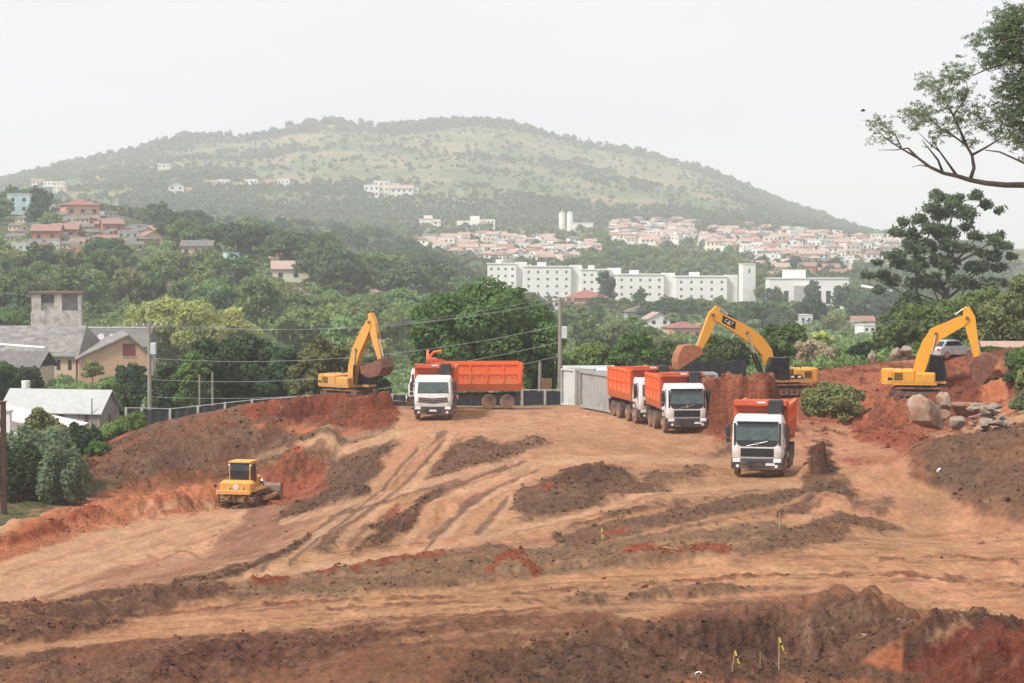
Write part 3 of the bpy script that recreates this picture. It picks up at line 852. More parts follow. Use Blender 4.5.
lay2(hill*sstep(.52,.62,g2)*sstep(.4,.6,g3), (.22,.20,.11))
lay2(hill*sstep(.54,.64,fbm(x2/90,y2/60,331,4)), (.11,.145,.07))
lay2(hill*sstep(.60,.66,fbm(x2/40,y2/40,341,3))*.8, (.30,.235,.14))
m_far, fnt, fb = new_mat('hill_grass')
at = fnt.nodes.new('ShaderNodeAttribute'); at.attribute_name = 'soil'
fn = noise_n(fnt, .12, 6, .7)
v = mixc(fnt, 1.0, at.outputs['Color'], mixc(fnt, ramp(fnt, fn.outputs['Fac'], .3, .7), (.65,.68,.65), (1.25,1.22,1.2)), 'MULTIPLY')
fnt.links.new(v, fb.inputs['Base Color']); fb.inputs['Roughness'].default_value = .95; fb.inputs['Specular IOR Level'].default_value = .1
i2 = np.arange(len(fc)*len(fd)).reshape(len(fd), len(fc))
f2 = np.stack([i2[:-1, :-1].ravel(), i2[:-1, 1:].ravel(), i2[1:, 1:].ravel(), i2[1:, :-1].ravel()], 1)
tag(np_mesh('hills', np.stack([x2, y2, z2], 1), f2, m_far, attrs={'soil': c2}, smooth=True), kind='structure')

# ================================================================== HAZE
hm = bpy.data.materials.new('haze'); hm.use_nodes = True
hn = hm.node_tree; hn.nodes.clear()
ho = hn.nodes.new('ShaderNodeOutputMaterial'); hv = hn.nodes.new('ShaderNodeVolumePrincipled')
hv.inputs['Color'].default_value = (.935, .950, 1.0, 1)
hv.inputs['Anisotropy'].default_value = 0.0
hv.inputs['Density'].default_value = 0.00027
hn.links.new(hv.outputs[0], ho.inputs['Volume'])
hb = MB().box(-7200, 7200, -60, 9600, -12.8, 262)
tag(hb.build('haze', hm), kind='stuff')
# ================================================================== MACHINES
M = {}
M['orange'] = dusty('orange_paint', (.78,.135,.03), .5, .46, 3.3, 0, 2.6)
M['orange_dull'] = dusty('weathered_orange_paint', (.52,.085,.03), .6, .45, 3.2)
M['white_paint'] = dusty('white_paint', (.72,.72,.70), .35, .58, 1.9)
M['white_dirty'] = dusty('dusty_white_paint', (.66,.66,.64), .4, .62, 2.3)
M['black_plastic'] = dusty('black_plastic', (.022,.023,.026), .6, .20, 1.1)
M['chassis'] = dusty('chassis_black', (.025,.024,.024), .7, .5, 1.3)
M['tyre'] = dusty('tyre_rubber', (.028,.027,.027), .85, .42, 1.3)
M['rim'] = dusty('wheel_steel', (.20,.19,.18), .6, .6, 1.2)
M['yellow'] = dusty('machine_yellow', (.72,.33,.035), .5, .5, 2.4, 0, 2.4)
M['yellow_bright'] = dusty('bright_machine_yellow', (.78,.36,.022), .45, .38, 2.4, 0, 2.4)
M['yellow_pale'] = dusty('faded_machine_yellow', (.66,.33,.06), .5, .45, 2.4)
M['steel'] = mat('worn_steel', (.16,.11,.085), .6, .3, .4, 4, (.30,.14,.085))
M['rod'] = mat('chromed_rod', (.75,.75,.75), .25, .9)
M['track_steel'] = mat('track_steel', (.10,.075,.06), .75, .2, .4, 3, (.33,.16,.09), .4, .6)
M['bucket_soil'] = mat('soil_caked_steel', (.33,.12,.06), .9, 0, .3, 3, (.42,.19,.10), bump=.3)
M['bucket_worn'] = mat('worn_bucket_steel', (.17,.075,.05), .7, .15, .3, 3, (.28,.12,.075), bump=.2)
M['lens'] = mat('lamp_lens', (.8,.8,.8), .15)
M['emblem'] = mat('chrome_emblem', (.40,.41,.42), .35, .6)
M['plate'] = mat('number_plate', (.7,.7,.68), .5)
M['black_paint'] = mat('black_paint', (.012,.012,.014), .5)
M['navy'] = mat('dark_navy_panel', (.017,.021,.030), .5)
M['red'] = mat('red_paint', (.5,.03,.02), .5)
def glass_mat(name, c, rough=.08):
    m, nt, b = new_mat(name)
    n = noise_n(nt, 1.2, 3)
    nt.links.new(mixc(nt, ramp(nt, n.outputs['Fac'], .4, .7), c, tuple(k*1.5+.01 for k in c)), b.inputs['Base Color'])
    b.inputs['Roughness'].default_value = rough; b.inputs['Specular IOR Level'].default_value = .6
    return m
M['glass'] = glass_mat('windscreen_glass', (.055,.085,.083), .06)  # base colour lifted to stand in for the sky's reflection
M['dark_glass'] = glass_mat('tinted_cab_glass', (.012,.017,.026), .15)

def make_wheel(x, side, r, wdt, parent, dual=False):
    """side +1 left, -1 right; the outer face looks outwards"""
    y1 = side*1.24; y0 = side*(1.24-wdt)
    t = MB()
    prof = [(r*.56,y0),(r*.95,y0+side*.02),(r,y0+side*.06),(r,y0+side*wdt*.42)]
    if dual: prof += [(r*.86,y0+side*wdt*.47),(r*.86,y0+side*wdt*.53)]
    prof += [(r,y0+side*wdt*.58),(r,y1-side*.06),(r*.95,y1-side*.02),(r*.58,y1)]
    t.lathe_y(x, r, prof, 28)
    for k in range(28):                      # tread blocks
        a = 2*PI*k/28
        mt = Matrix.Translation((x, 0, r)) @ Matrix.Rotation(a, 4, 'Y')
        ya, yb = sorted((y0+side*.07, y1-side*.07))
        t.box(r*.985, r*1.018, ya, yb, -.030, .030, 0, mt)
    w_ = t.build('wheel', M['tyre'], parent)
    m = MB()
    if dual: m.lathe_y(x, r, [(r*.57,y1-side*.03),(r*.55,y1-side*.12),(r*.30,y1-side*.20),(r*.22,y1-side*.06),(r*.15,y1-side*.02)], 20)
    else: m.lathe_y(x, r, [(r*.57,y1-side*.02),(r*.52,y1-side*.05),(r*.34,y1+side*.03),(r*.30,y1+side*.07),(r*.16,y1+side*.09)], 20)
    for k in range(10):
        a = 2*PI*k/10; q = r*.42
        ya = y1-side*(.17 if dual else .03)
        m.tube([(x+q*math.cos(a),ya,r+q*math.sin(a)),(x+q*math.cos(a),ya+side*.07,r+q*math.sin(a))], .022, 6)
    m.build('rim', M['rim'], w_)
    return w_

def text_mesh(name, txt, size, material, parent, mat4, depth=.004):
    cu = bpy.data.curves.new(name, 'FONT'); cu.body = txt; cu.size = size; cu.extrude = depth; cu.align_x = 'CENTER'; cu.align_y = 'CENTER'; cu.resolution_u = 2
    tmp = bpy.data.objects.new(name+'_curve', cu)
    COL.objects.link(tmp)
    dg = bpy.context.evaluated_depsgraph_get(); dg.update()
    me = bpy.data.meshes.new_from_object(tmp.evaluated_get(dg))
    bpy.data.objects.remove(tmp); bpy.data.curves.remove(cu)
    me.name = name
    me.transform(mat4)
    me.materials.clear(); me.materials.append(material)
    o = bpy.data.objects.new(name, me); COL.objects.link(o); o.parent = parent
    return o

def make_truck(label, px, py, z, yaw, style='volvo', axles=3, box_len=5.6, scale=1.0, white='white_paint', orange='orange', hoodarms=False, group='dump trucks on the site', hdr='orange_dull', black_panel=True):
    """x forward, y to the driver's left, origin on the ground under the front bumper; yaw turns +x"""
    p = on_z(px, py, z)
    root = thing('dump_truck', label, 'dump truck', (p.x, p.y, gz(p.x, p.y)+.02), yaw, group)
    root.scale = (scale,)*3
    W = 1.22
    # --- cab shell lofted from chamfered rings
    def ring(zz, xf, w_, c=.16, xb=-1.72):
        return [(xb,-w_,zz),(xf-c,-w_,zz),(xf-c*.3,-w_+c*.55,zz),(xf,-w_+c*1.6,zz),(xf,w_-c*1.6,zz),(xf-c*.3,w_-c*.55,zz),(xf-c,w_,zz),(xb,w_,zz)]
    lv = [(.92,-.02,W-.02),(1.25,0,W),(1.82,-.015,W),(2.68,-.20,W-.05),(2.86,-.30,W-.09),(2.98,-.52,W-.16)]
    if style == 'axor': lv = [(.92,-.02,W-.02),(1.3,0,W),(1.80,-.03,W),(2.55,-.22,W-.05),(2.78,-.30,W-.08),(2.92,-.55,W-.16)]
    cab = MB(); vs = []
    for (zz, xf, w_) in lv: vs += ring(zz, xf, w_)
    fs = []
    for i in range(len(lv)-1):
        for k in range(8):
            j = (k+1) % 8
            fs.append((i*8+k, i*8+j, (i+1)*8+j, (i+1)*8+k))
    fs.append(tuple(range(7,-1,-1))); fs.append(tuple(range((len(lv)-1)*8, len(lv)*8)))
    cab.add(vs, fs)
    cabo = cab.build('cab', M[white], root)
    def fx(zz, off=.006):                    # front face x at a height
        for i in range(len(lv)-1):
            if lv[i][0] <= zz <= lv[i+1][0]:
                t = (zz-lv[i][0])/(lv[i+1][0]-lv[i][0]); return lv[i][1]*(1-t)+lv[i+1][1]*t+off
        return lv[-1][1]+off
    def panel(name, y0, y1, z0, z1, m, parent, off=.008, th=.03, taper=0.0, n=1):
        b = MB()
        a0, a1 = fx(z0, off), fx(z1, off)
        v = [(a0,y0,z0),(a0,y1,z0),(a1,y1-taper,z1),(a1,y0+taper,z1)]
        v += [(q[0]-th, q[1], q[2]) for q in v]
        b.add(v, [(0,1,2,3),(7,6,5,4),(0,4,5,1),(1,5,6,2),(2,6,7,3),(3,7,4,0)])
        return b.build(name, M[m], parent)
    ws0, ws1 = (1.80, 2.62) if style == 'volvo' else (1.84, 2.52)
    panel('windscreen', -1.02, 1.02, ws0, ws1, 'glass', cabo, .012, .03, .05)
    if style == 'volvo':
        # black surround below the screen, dipping at the corners
        b = MB(); pr = [(-1.05,1.84),(-.98,1.62),(-.80,1.50),(.80,1.50),(.98,1.62),(1.05,1.84)]
        n_ = len(pr)
        v = [(fx(q[1], .010), q[0], q[1]) for q in pr]; v += [(q[0]-.04, q[1], q[2]) for q in v]
        b.add(v, [tuple(range(n_)), tuple(range(2*n_-1, n_-1, -1))]+[(k, n_+k, n_+(k+1) % n_, (k+1) % n_) for k in range(n_)])
        b.build('cowl_panel', M['black_plastic'], cabo)
        b = MB()
        b.tube([(fx(1.57,.03),.50,1.76),(fx(1.57,.03),-.52,1.52)], .014, 6)
        b.tube([(fx(1.63,.02),0,1.645),(fx(1.63,.05),0,1.645)], .085, 14)
        b.build('emblem', M['emblem'], cabo)
        g = MB(); g.box(fx(1.1,.0)-.05, fx(1.1,.022), -.80, .80, 1.02, 1.42)
        for k in range(5): g.box(fx(1.1,.022), fx(1.1,.04), -.76, .76, 1.05+k*.075, 1.075+k*.075)
        g.build('grille', M['black_plastic'], cabo)
        for s in (-1, 1):
            b = MB(); b.box(fx(2.0,-.02)-.05, fx(2.0,.030), s*1.08-.05, s*1.08+.05, 1.55, 2.62); b.build('pillar_trim', M['black_plastic'], cabo)
    else:
        g = MB()
        for k in range(3):
            zz = 1.18+k*.115
            pr = [(fx(1.4,.025), -.98+k*.02, zz+.05), (fx(1.4,.035), 0, zz-.03), (fx(1.4,.025), .98-k*.02, zz+.05)]
            for a, b_ in ((0,1),(1,2)):
                p0, p1 = Vector(pr[a]), Vector(pr[b_])
                g.add([p0,p1,p1+Vector((0,0,.075)),p0+Vector((0,0,.075)),p0-Vector((.06,0,0)),p1-Vector((.06,0,0)),p1+Vector((-.06,0,.075)),p0+Vector((-.06,0,.075))],
                      [(0,1,2,3),(7,6,5,4),(0,4,5,1),(1,5,6,2),(2,6,7,3),(3,7,4,0)])
        g.build('grille', M['chassis'], cabo)
        b = MB(); 
        ringp = [(fx(1.4,.07), .10*math.cos(a), 1.40+.10*math.sin(a)) for a in np.linspace(0, 2*PI, 17)]
        b.tube(ringp, .012, 5, caps=False)
        for k in range(3):
            a = PI/2+k*2*PI/3; b.tube([(fx(1.4,.07),0,1.40),(fx(1.4,.07),.10*math.cos(a),1.40+.10*math.sin(a))], [.02,.006], 5)
        b.build('emblem', M['emblem'], cabo)
        b = MB(); b.box(fx(1.80,.0)-.02, fx(1.80,.012), -1.0, 1.0, 1.80, 1.845); b.build('wiper_cowl', M['black_plastic'], cabo)
    for s in (-.45, .35):
        wp = MB(); wp.tube([(fx(1.84,.03),s,1.83),(fx(2.2,.03),s+.42,2.12)], .012, 5)
        wp.build('wiper', M['black_plastic'], cabo)
    if style == 'volvo':
        b = MB(); b.cbox(fx(2.66,0)-.02, fx(2.66,.20), -1.0, 1.0, 2.64, 2.72, .02); b.build('sun_visor', M['dark_glass'], cabo)
    # bumper with lamps
    bm_ = MB(); bm_.prism([(.10,.42),(.13,.70),(.06,.93),(-.55,.93),(-.55,.66),(-.72,.42)], -1.24, 1.24)
    bm_.box(.10,.145,-.42,.42,.56,.80)
    bo = bm_.build('bumper', M['black_plastic'], root)
    for s in (-1, 1):
        b = MB(); b.cbox(.05,.15, s*.98-.19, s*.98+.19, .76,.93,.03); b.build('headlight', M['lens'], bo)
        b = MB(); b.tube([(.11,s*.93,.57),(.15,s*.93,.57)], .075, 14); b.build('fog_lamp', M['lens'], bo)
    b = MB(); b.box(.146,.156,.42,.86,.60,.72); b.build('number_plate', M['plate'], bo) if style == 'volvo' else None
    if style != 'volvo':
        b = MB(); b.box(.146,.156,-.24,.24,.62,.74); b.build('number_plate', M['plate'], bo)
    # doors, side glass, steps, mirrors
    for s in (-1, 1):
        d = MB(); d.prism([(-.42,1.0),(-.40,1.75),(-.52,2.62),(-1.50,2.64),(-1.50,1.0)], s*(W-.004), s*(W+.018))
        do = d.build('door', M[white], root)
        g = MB(); g.prism([(-.50,1.80),(-.60,2.52),(-1.42,2.54),(-1.42,1.80)], s*(W+.012), s*(W+.026)); g.build('door_window', M['dark_glass'], do)
        h = MB(); h.box(-1.42,-1.22, min(s*(W+.018),s*(W+.05)), max(s*(W+.018),s*(W+.05)), 1.55,1.60); h.build('door_handle', M['black_plastic'], do)
        st = MB()
        for k in range(2): st.box(-.52,-.30, min(s*1.0,s*1.25), max(s*1.0,s*1.25), .50+k*.26,.55+k*.26)
        st.prism([(-.72,.92),(-.78,1.18),(-1.05,1.36),(-1.62,1.36),(-1.90,1.16),(-1.98,.85),(-1.90,.85),(-1.82,1.1),(-1.6,1.26),(-1.08,1.26),(-.88,1.12),(-.80,.92)], s*.92, s*1.265)
        st.build('wheel_arch', M['black_plastic'], root)
        mr = MB()
        mr.tube([(-.40,s*1.20,2.60),(-.28,s*1.42,2.58),(-.28,s*1.42,1.75),(-.40,s*1.20,1.78)], .022, 6)
        ya, yb = sorted((s*1.33, s*1.53))
        mr.cbox(-.40,-.25, ya, yb, 1.92,2.52,.03)
        mr.cbox(-.38,-.26, ya, yb, 1.66,1.86,.02)
        mr.build('mirror', M['black_plastic'], root)
    # chassis
    L = 1.95+box_len
    ch = MB()
    for s in (-1, 1): ch.box(-L+.2, -.6, s*.42-.05, s*.42+.05, .78, 1.08)
    ch.box(-2.55,-1.80,-1.15,-.55,.55,1.10); 
    for k in range(4): ch.box(-2.4-k*1.3,-2.3-k*1.3,-.42,.42,.82,1.0)
    ax = [-1.32] + ([-3.05] if axles == 4 else []) + [-L+2.32, -L+1.0]
    for a in ax: ch.tube([(a,-1.0,.52),(a,1.0,.52)], .09, 8)
    ch.box(-L-.05,-L+.05,-1.2,1.2,.60,.72)
    ch.build('chassis', M['chassis'], root)
    tk = MB(); tk.tube([(-3.6 if axles == 3 else -4.9,.98,.78),(-2.3 if axles == 3 else -3.9,.98,.78)], .27, 16); tk.build('fuel_tank', M['rim'], root)
    for i, a in enumerate(ax):
        dual = i >= len(ax)-2
        for s in (-1, 1): make_wheel(a, s, .53, .56 if dual else .32, root, dual)
    for s in (-1, 1):
        mf = MB(); mf.box(-L+.02,-L+.04, s*.93-.3, s*.93+.3, .35,1.15)
        mf.build('mud_flap', M['chassis'], root)
    # --- tipping body
    x1, x0 = -1.98, -L
    bx = MB()
    U = [(-1.27,3.28),(-1.27,1.82),(-1.06,1.30),(1.06,1.30),(1.27,1.82),(1.27,3.28),(1.20,3.28),(1.20,1.84),(1.01,1.38),(-1.01,1.38),(-1.20,1.84),(-1.20,3.28)]
    bx.prism(U, x0, x1, 'x')
    for s in (-1, 1):
        bx.box(x0-.04, x1, min(s*1.18,s*1.34), max(s*1.18,s*1.34), 3.20, 3.36)
        bx.box(x0, x1, min(s*1.27,s*1.32), max(s*1.27,s*1.32), 2.50, 2.62)
        n_r = max(3, int(box_len/1.1))
        for k in range(n_r+1):
            xx = x0+.12+(x1-x0-.24)*k/n_r
            ww = .06 if 0 < k < n_r else .10
            bx.box(xx-ww, xx+ww, min(s*1.265,s*1.335), max(s*1.265,s*1.335), 1.86, 3.20)
            mt = Matrix.Translation((0,s*1.165,1.56)) @ Matrix.Rotation(s*-R(22), 4, 'X')
            bx.box(xx-ww*.8, xx+ww*.8, -.045, .045, -.27, .27, 0, mt)
        for k in range(n_r*3):
            xx = x0+.3+(x1-x0-.6)*k/(n_r*3-1)
            bx.box(xx-.04, xx+.04, min(s*1.27,s*1.345), max(s*1.27,s*1.345), 2.36, 2.42)
    bo2 = bx.build('tipping_body', M[orange], root)
    hb_ = MB()
    hb_.prism([(x1,1.30),(x1+.07,1.30),(x1+.07,3.25),(x1+.62,3.40),(x1+.62,3.62),(x1-.1,3.62),(x1-.1,3.28),(x1,3.28)], -1.29, 1.29)
    for s in (-1, 1): hb_.prism([(x1-.1,3.62),(x1-.9,3.36),(x1-.9,3.28),(x1-.1,3.28)], s*1.22, s*1.30)
    for k in range(4): hb_.box(x1+.07, x1+.12, -1.0+k*.62, -.90+k*.62, 1.4, 3.2)
    ho = hb_.build('headboard', M[hdr], bo2)
    b = MB(); b.box(x1+.62, x1+.635, -.15, .52 if False else .28, 3.50, 3.585); b.build('name_strip', M['white_dirty'], ho)
    if black_panel:
        b = MB(); b.cbox(x1+.10, x1+.70, .40, 1.12, 2.95, 3.66, .05); b.build('headboard_panel', M['black_plastic'], ho)  # plain black block on the left part of the headboard front
    tg = MB(); tg.prism([(x0-.02,1.32),(x0-.08,1.32),(x0-.16,3.30),(x0-.10,3.30)], -1.24, 1.24)
    for k in range(4): 
        mt = Matrix.Translation((x0-.12,0,2.3)) @ Matrix.Rotation(-R(2.3), 4, 'Y')
        tg.box(-.09,.03,-1.2,1.2,-.86+k*.5,-.76+k*.5,0,mt)
    tg.build('tailgate', M[orange], bo2)
    if hoodarms:
        for s in (-.95, .55):
            b = MB(); b.tube([(x1+.3,s,3.5),(x1+.35,s,3.85),(x1+.1,s+.12,4.12),(x1-.45,s+.25,4.20)] if s > 0 else [(x1+.5,s,3.5),(x1+.5,s-.25,3.85),(x1+.5,s-.42,4.15)], .10, 8)
            b.build('tarp_arm', M['orange'], ho)
    # load of soil
    ld = MB(); nx, ny = 14, 8
    vs = []; fs = []
    for i in range(nx):
        for j in range(ny):
            u, v_ = i/(nx-1), j/(ny-1)
            xx = x0+.05+(x1-x0-.1)*u; yy = -1.19+2.38*v_
            hgt = 2.65+.45*math.sin(PI*u)*math.sin(PI*v_)+.12*math.sin(5.1*u+3*v_)
            vs.append((xx, yy, hgt))
    for i in range(nx-1):
        for j in range(ny-1): fs.append((i*ny+j,(i+1)*ny+j,(i+1)*ny+j+1,i*ny+j+1))
    ld.add(vs, fs)
    return root

def yaw_to(dx, dy): return math.atan2(dy, dx)
TR = 'dump trucks on the site'
def head(deg):                              # heading: 0 = towards the viewer, positive = towards the right of the picture
    return -PI/2 + R(deg)
make_truck('orange dump truck standing alone beside the tall dark clod of earth, nearest the viewer', 757, 478, 0, head(-12.5), 'volvo', 3, 5.2, 1.0)
make_truck('white cab dump truck with a slatted V grille, parked head on under the domed tree', 433, 421, 0, head(-1), 'axor', 3, 5.4, 1.0, hdr='orange_dull')
make_truck('orange dump truck seen from its side, half behind another truck, tail toward the utility pole', 408, 409.0, 0, PI+R(4), 'axor', 3, 6.2, .97, hoodarms=True, black_panel=False)
make_truck('four axle orange dump truck beside the grey container, cab half hidden by another truck', 658, 424, 0, head(12), 'axor', 4, 5.8, 1.0, white='white_dirty')
make_truck('white cab orange dump truck parked between the four axle truck and the red cut', 687, 434, 0, head(6.5), 'volvo', 3, 5.0, 1.0)

# ------------------------------------------------------------------ excavators
def ribbon(pts, wid):
    pts = [Vector((p[0], p[1])) for p in pts]
    L_, R_ = [], []
    for i, p in enumerate(pts):
        t = (pts[min(i+1, len(pts)-1)] - pts[max(i-1, 0)]).normalized()
        n = Vector((-t.y, t.x))
        L_.append(p + n*wid[i]); R_.append(p - n*wid[i])
    return [tuple(q) for q in L_ + R_[::-1]]

def track(parent, y, Ln, h, wd, name='track', m='track_steel'):
    t = MB(); r = h/2
    def stad(rr, n=8):
        o = []
        for k in range(n+1):
            a = -PI/2 + PI*k/n; o.append((Ln/2-r+rr*math.cos(a), r+rr*math.sin(a)))
        for k in range(n+1):
            a = PI/2 + PI*k/n; o.append((-Ln/2+r+rr*math.cos(a), r+rr*math.sin(a)))
        return o
    outer, inner = stad(r-.04), stad(r-.13)
    n = len(outer)
    vs = [(p[0], y-wd/2, p[1]) for p in outer]+[(p[0], y+wd/2, p[1]) for p in outer]+[(p[0], y-wd/2, p[1]) for p in inner]+[(p[0], y+wd/2, p[1]) for p in inner]
    fs = []
    for k in range(n):
        j = (k+1) % n
        fs += [(k,j,n+j,n+k),(2*n+k,3*n+k,3*n+j,2*n+j),(k,2*n+k,2*n+j,j),(n+k,n+j,3*n+j,3*n+k)]
    t.add(vs, fs)
    per = 2*(Ln-h)+PI*h; ng = int(per/.19)
    for k in range(ng):                      # grousers
        s_ = k/ng*per
        def at(s):
            s %= per
            if s < Ln-h: return (-Ln/2+r+s, r-(r-.04)), -PI/2
            s -= Ln-h
            if s < PI*r: a = -PI/2+s/r; return (Ln/2-r+(r-.04)*math.cos(a), r+(r-.04)*math.sin(a)), a
            s -= PI*r
            if s < Ln-h: return (Ln/2-r-s, 2*r-.04), PI/2
            s -= Ln-h
            a = PI/2+s/r; return (-Ln/2+r+(r-.04)*math.cos(a), r+(r-.04)*math.sin(a)), a
        p, a = at(s_)
        mt = Matrix.Translation((p[0], y, p[1])) @ Matrix.Rotation(-a, 4, 'Y')
        t.box(-.01,.045,-wd/2,wd/2,-.022,.022,0,mt)
    to = t.build(name, M[m], parent)
    for nm, xx, rr in (('sprocket', -Ln/2+r, r-.14), ('idler', Ln/2-r, r-.14)):
        b = MB(); b.ycyl(xx, r, rr, y-wd*.42, y+wd*.42, 18)
        b.ycyl(xx, r, rr*.4, y-wd*.52, y+wd*.52, 12)
        b.build(nm, M['steel'], to)
    b = MB()
    nrr = 6
    for k in range(nrr): b.ycyl(-Ln/2+h+(Ln-2*h)*k/(nrr-1), .22, .12, y-wd*.38, y+wd*.38, 12)
    b.box(-Ln/2+r, Ln/2-r, y-wd*.28, y+wd*.28, .28, h-.30)
    b.build('roller_frame', M['steel'], to)
    return to

def make_excavator(label, px, py, z, yaw, boom, stick, bucket, paint, sc=1.0, bucket_m='bucket_soil', style='cat', bw=1.25, deck_z=None, cabglass='dark_glass'):
    """boom, stick and bucket outlines are sight-line points met with the machine's own vertical middle plane"""
    c = on_z(px, py, z)
    zb = gz(c.x, c.y) if deck_z is None else deck_z
    loc = Vector((c.x, c.y, zb))
    root = thing('excavator', label, 'excavator', loc, yaw, 'excavators on the site')
    hx, hy = math.cos(yaw), math.sin(yaw)
    def pl(q):
        a, cz = ray(*q)                      # point = (aY, Y, CAMZ+cz Y); plane: normal (-hy,hx)
        Y = (-hy*loc.x + hx*loc.y) / (-hy*a + hx)
        X_ = a*Y
        return ((X_-loc.x)*hx + (Y-loc.y)*hy, CAMZ+cz*Y-loc.z)
    k = sc
    uc = thing('undercarriage', None, None); uc.parent = root
    for s in (-1, 1): track(root, s*1.15*k, 4.2*k, .95*k, .58*k)
    b = MB(); b.box(-1.2*k,1.2*k,-.9*k,.9*k,.38*k,.80*k); b.ycyl(0,0,.001,0,.001,3)
    b.tube([(0,0,.78*k),(0,0,1.08*k)], .62*k, 24)
    bpy.data.objects.remove(uc)
    b.build('undercarriage', M['steel'], root)
    d = MB(); d.box(-2.3*k,1.05*k,-1.32*k,1.32*k,1.08*k,1.26*k); d.box(1.05*k,1.75*k,.42*k,1.36*k,1.10*k,1.27*k); d.build('deck', M[paint], root)
    e = MB(); e.cbox(-2.05*k,-.45*k,-1.34*k,1.34*k,1.26*k,2.12*k,.08*k)
    e.cbox(-.45*k,.95*k,-1.34*k,-.45*k,1.26*k,1.95*k,.08*k)
    eo = e.build('engine_cover', M[paint], root)
    for s in (-1, 1):
        g = MB(); yy = s*1.345*k
        for j in range(5): g.box(-1.9*k,-1.3*k, min(yy,yy+s*.015), max(yy,yy+s*.015), (1.42+j*.11)*k,(1.48+j*.11)*k)
        g.build('side_vent', M['black_paint'], eo)
    if style == 'cat':
        g = MB(); g.prism([(-1.25*k,1.34*k),(-1.02*k,1.68*k),(.0*k,1.68*k),(-.25*k,1.34*k)], 1.342*k, 1.352*k); g.build('side_stripe', M['black_paint'], eo)
        
        for xa, xb in ((-1.0,-.72),(-.42,-.16)):
            g = MB(); g.box(xa*k,xb*k,1.352*k,1.360*k,1.42*k,1.58*k); g.build('number_decal', M['plate'], eo)
    ex = MB(); ex.tube([(-1.3*k,.5*k,2.1*k),(-1.3*k,.5*k,2.52*k),(-1.38*k,.5*k,2.62*k)], .06*k, 8); ex.build('exhaust_pipe', M['steel'], eo)
    for s in (-1, 1):
        hr = MB(); hr.tube([(-1.9*k,s*1.2*k,2.1*k),(-1.9*k,s*1.2*k,2.36*k),(-.6*k,s*1.2*k,2.36*k),(-.6*k,s*1.2*k,2.1*k)], .022*k, 6)
        hr.build('handrail', M['black_paint'], eo)
    cw = MB()
    pr = [(-2.02,-1.36),(-2.35,-1.36),(-2.62,-1.12),(-2.76,-.6),(-2.8,0),(-2.76,.6),(-2.62,1.12),(-2.35,1.36),(-2.02,1.36)]
    cw.prism([(q[0]*k,q[1]*k) for q in pr], 1.12*k, 2.02*k, 'z')
    cw.prism([(q[0]*.985*k,q[1]*.96*k) for q in pr], 2.02*k, 2.14*k, 'z')
    co = cw.build('counterweight', M[paint], root)
    if style == 'logo':
        g = MB(); mt = Matrix.Rotation(0, 4, 'Z')
        g.box(-2.33*k,-2.05*k,-1.372*k,-1.362*k,1.42*k,1.60*k); g.build('badge', M['black_paint'], co)
    # cab on the left of the boom
    cb = MB()
    prof = [(-.02,1.27),(1.72,1.27),(1.78,1.9),(1.52,2.86),(1.36,2.98),(.05,2.98),(-.02,2.86)]
    cb.prism([(q[0]*k,q[1]*k) for q in prof], .46*k, 1.36*k)
    cbo = cb.build('cab', M['navy'] if cabglass == 'dark_glass' else M[paint], root)
    for s_, yy in ((1,1.36),(-1,.46)):
        for xa, xb, za in ((.10,.72,1.62),(.80,1.62,1.40)):
            g = MB(); a, b_ = sorted((yy*k, (yy+s_*.012)*k))
            top = 2.82
            g.prism([(xa*k,za*k),(xb*k,za*k),(min(xb, 1.70 if xb < 1 else 1.66)*k,1.95*k),((xb if xb < 1 else 1.46)*k,top*k),(xa*k,top*k)], a, b_)
            g.build('side_window', M['dark_glass'], cbo)
    g = MB(); g.add([(1.745*k,.54*k,1.45*k),(1.745*k,1.28*k,1.45*k),(1.795*k,1.28*k,1.9*k),(1.795*k,.54*k,1.9*k),(1.54*k,.56*k,2.84*k),(1.54*k,1.26*k,2.84*k)], [(0,1,2,3),(3,2,5,4)]); g.build('windscreen', M['dark_glass'], cbo)
    g = MB(); g.cbox(-.08*k,1.46*k,.42*k,1.40*k,2.975*k,3.06*k,.04*k); g.build('roof', M['navy'], cbo)
    # boom
    bp_ = [pl(q[:2]) for q in boom]
    bb = MB(); bb.prism(ribbon(bp_, [q[2] for q in boom]), -.26*k, .26*k)
    bo = bb.build('boom', M[paint], root)
    for q in (bp_[0], bp_[len(bp_)//2], bp_[-1]):
        b = MB(); b.ycyl(q[0], q[1], .13*k, -.33*k, .33*k, 14); b.build('pin', M['steel'], bo)
    sp_ = [pl(q[:2]) for q in stick]
    sb_ = MB(); sb_.prism(ribbon(sp_, [q[2] for q in stick]), -.20*k, .20*k)
    so_ = sb_.build('stick', M[paint], root)
    # hydraulic cylinders
    def cyl(name, a, b_, y, r1, parent):
        a, b_ = Vector((a[0], y, a[1])), Vector((b_[0], y, b_[1]))
        m = a.lerp(b_, .58)
        h = MB(); h.tube([a, m], r1, 10); ob = h.build(name, M['black_paint'], parent)
        h = MB(); h.tube([m, b_], r1*.55, 8); h.build('piston_rod', M['rod'], ob)
        return ob
    mid = bp_[len(bp_)//2]
    foot = (bp_[0][0]+.50*k, 1.30*k)
    for y in (-.36*k, .36*k): cyl('boom_cylinder', foot, (mid[0], mid[1]-.05), y, .10*k, root)
    top = sp_[0]
    cyl('stick_cylinder', (mid[0]+(bp_[-1][0]-mid[0])*.12, mid[1]+.50*k+(bp_[-1][1]-mid[1])*.12), top, 0, .10*k, root)
    # bucket: back plate bent along the outline, two side plates, teeth
    bk = [pl(q) for q in bucket]
    b = MB(); 
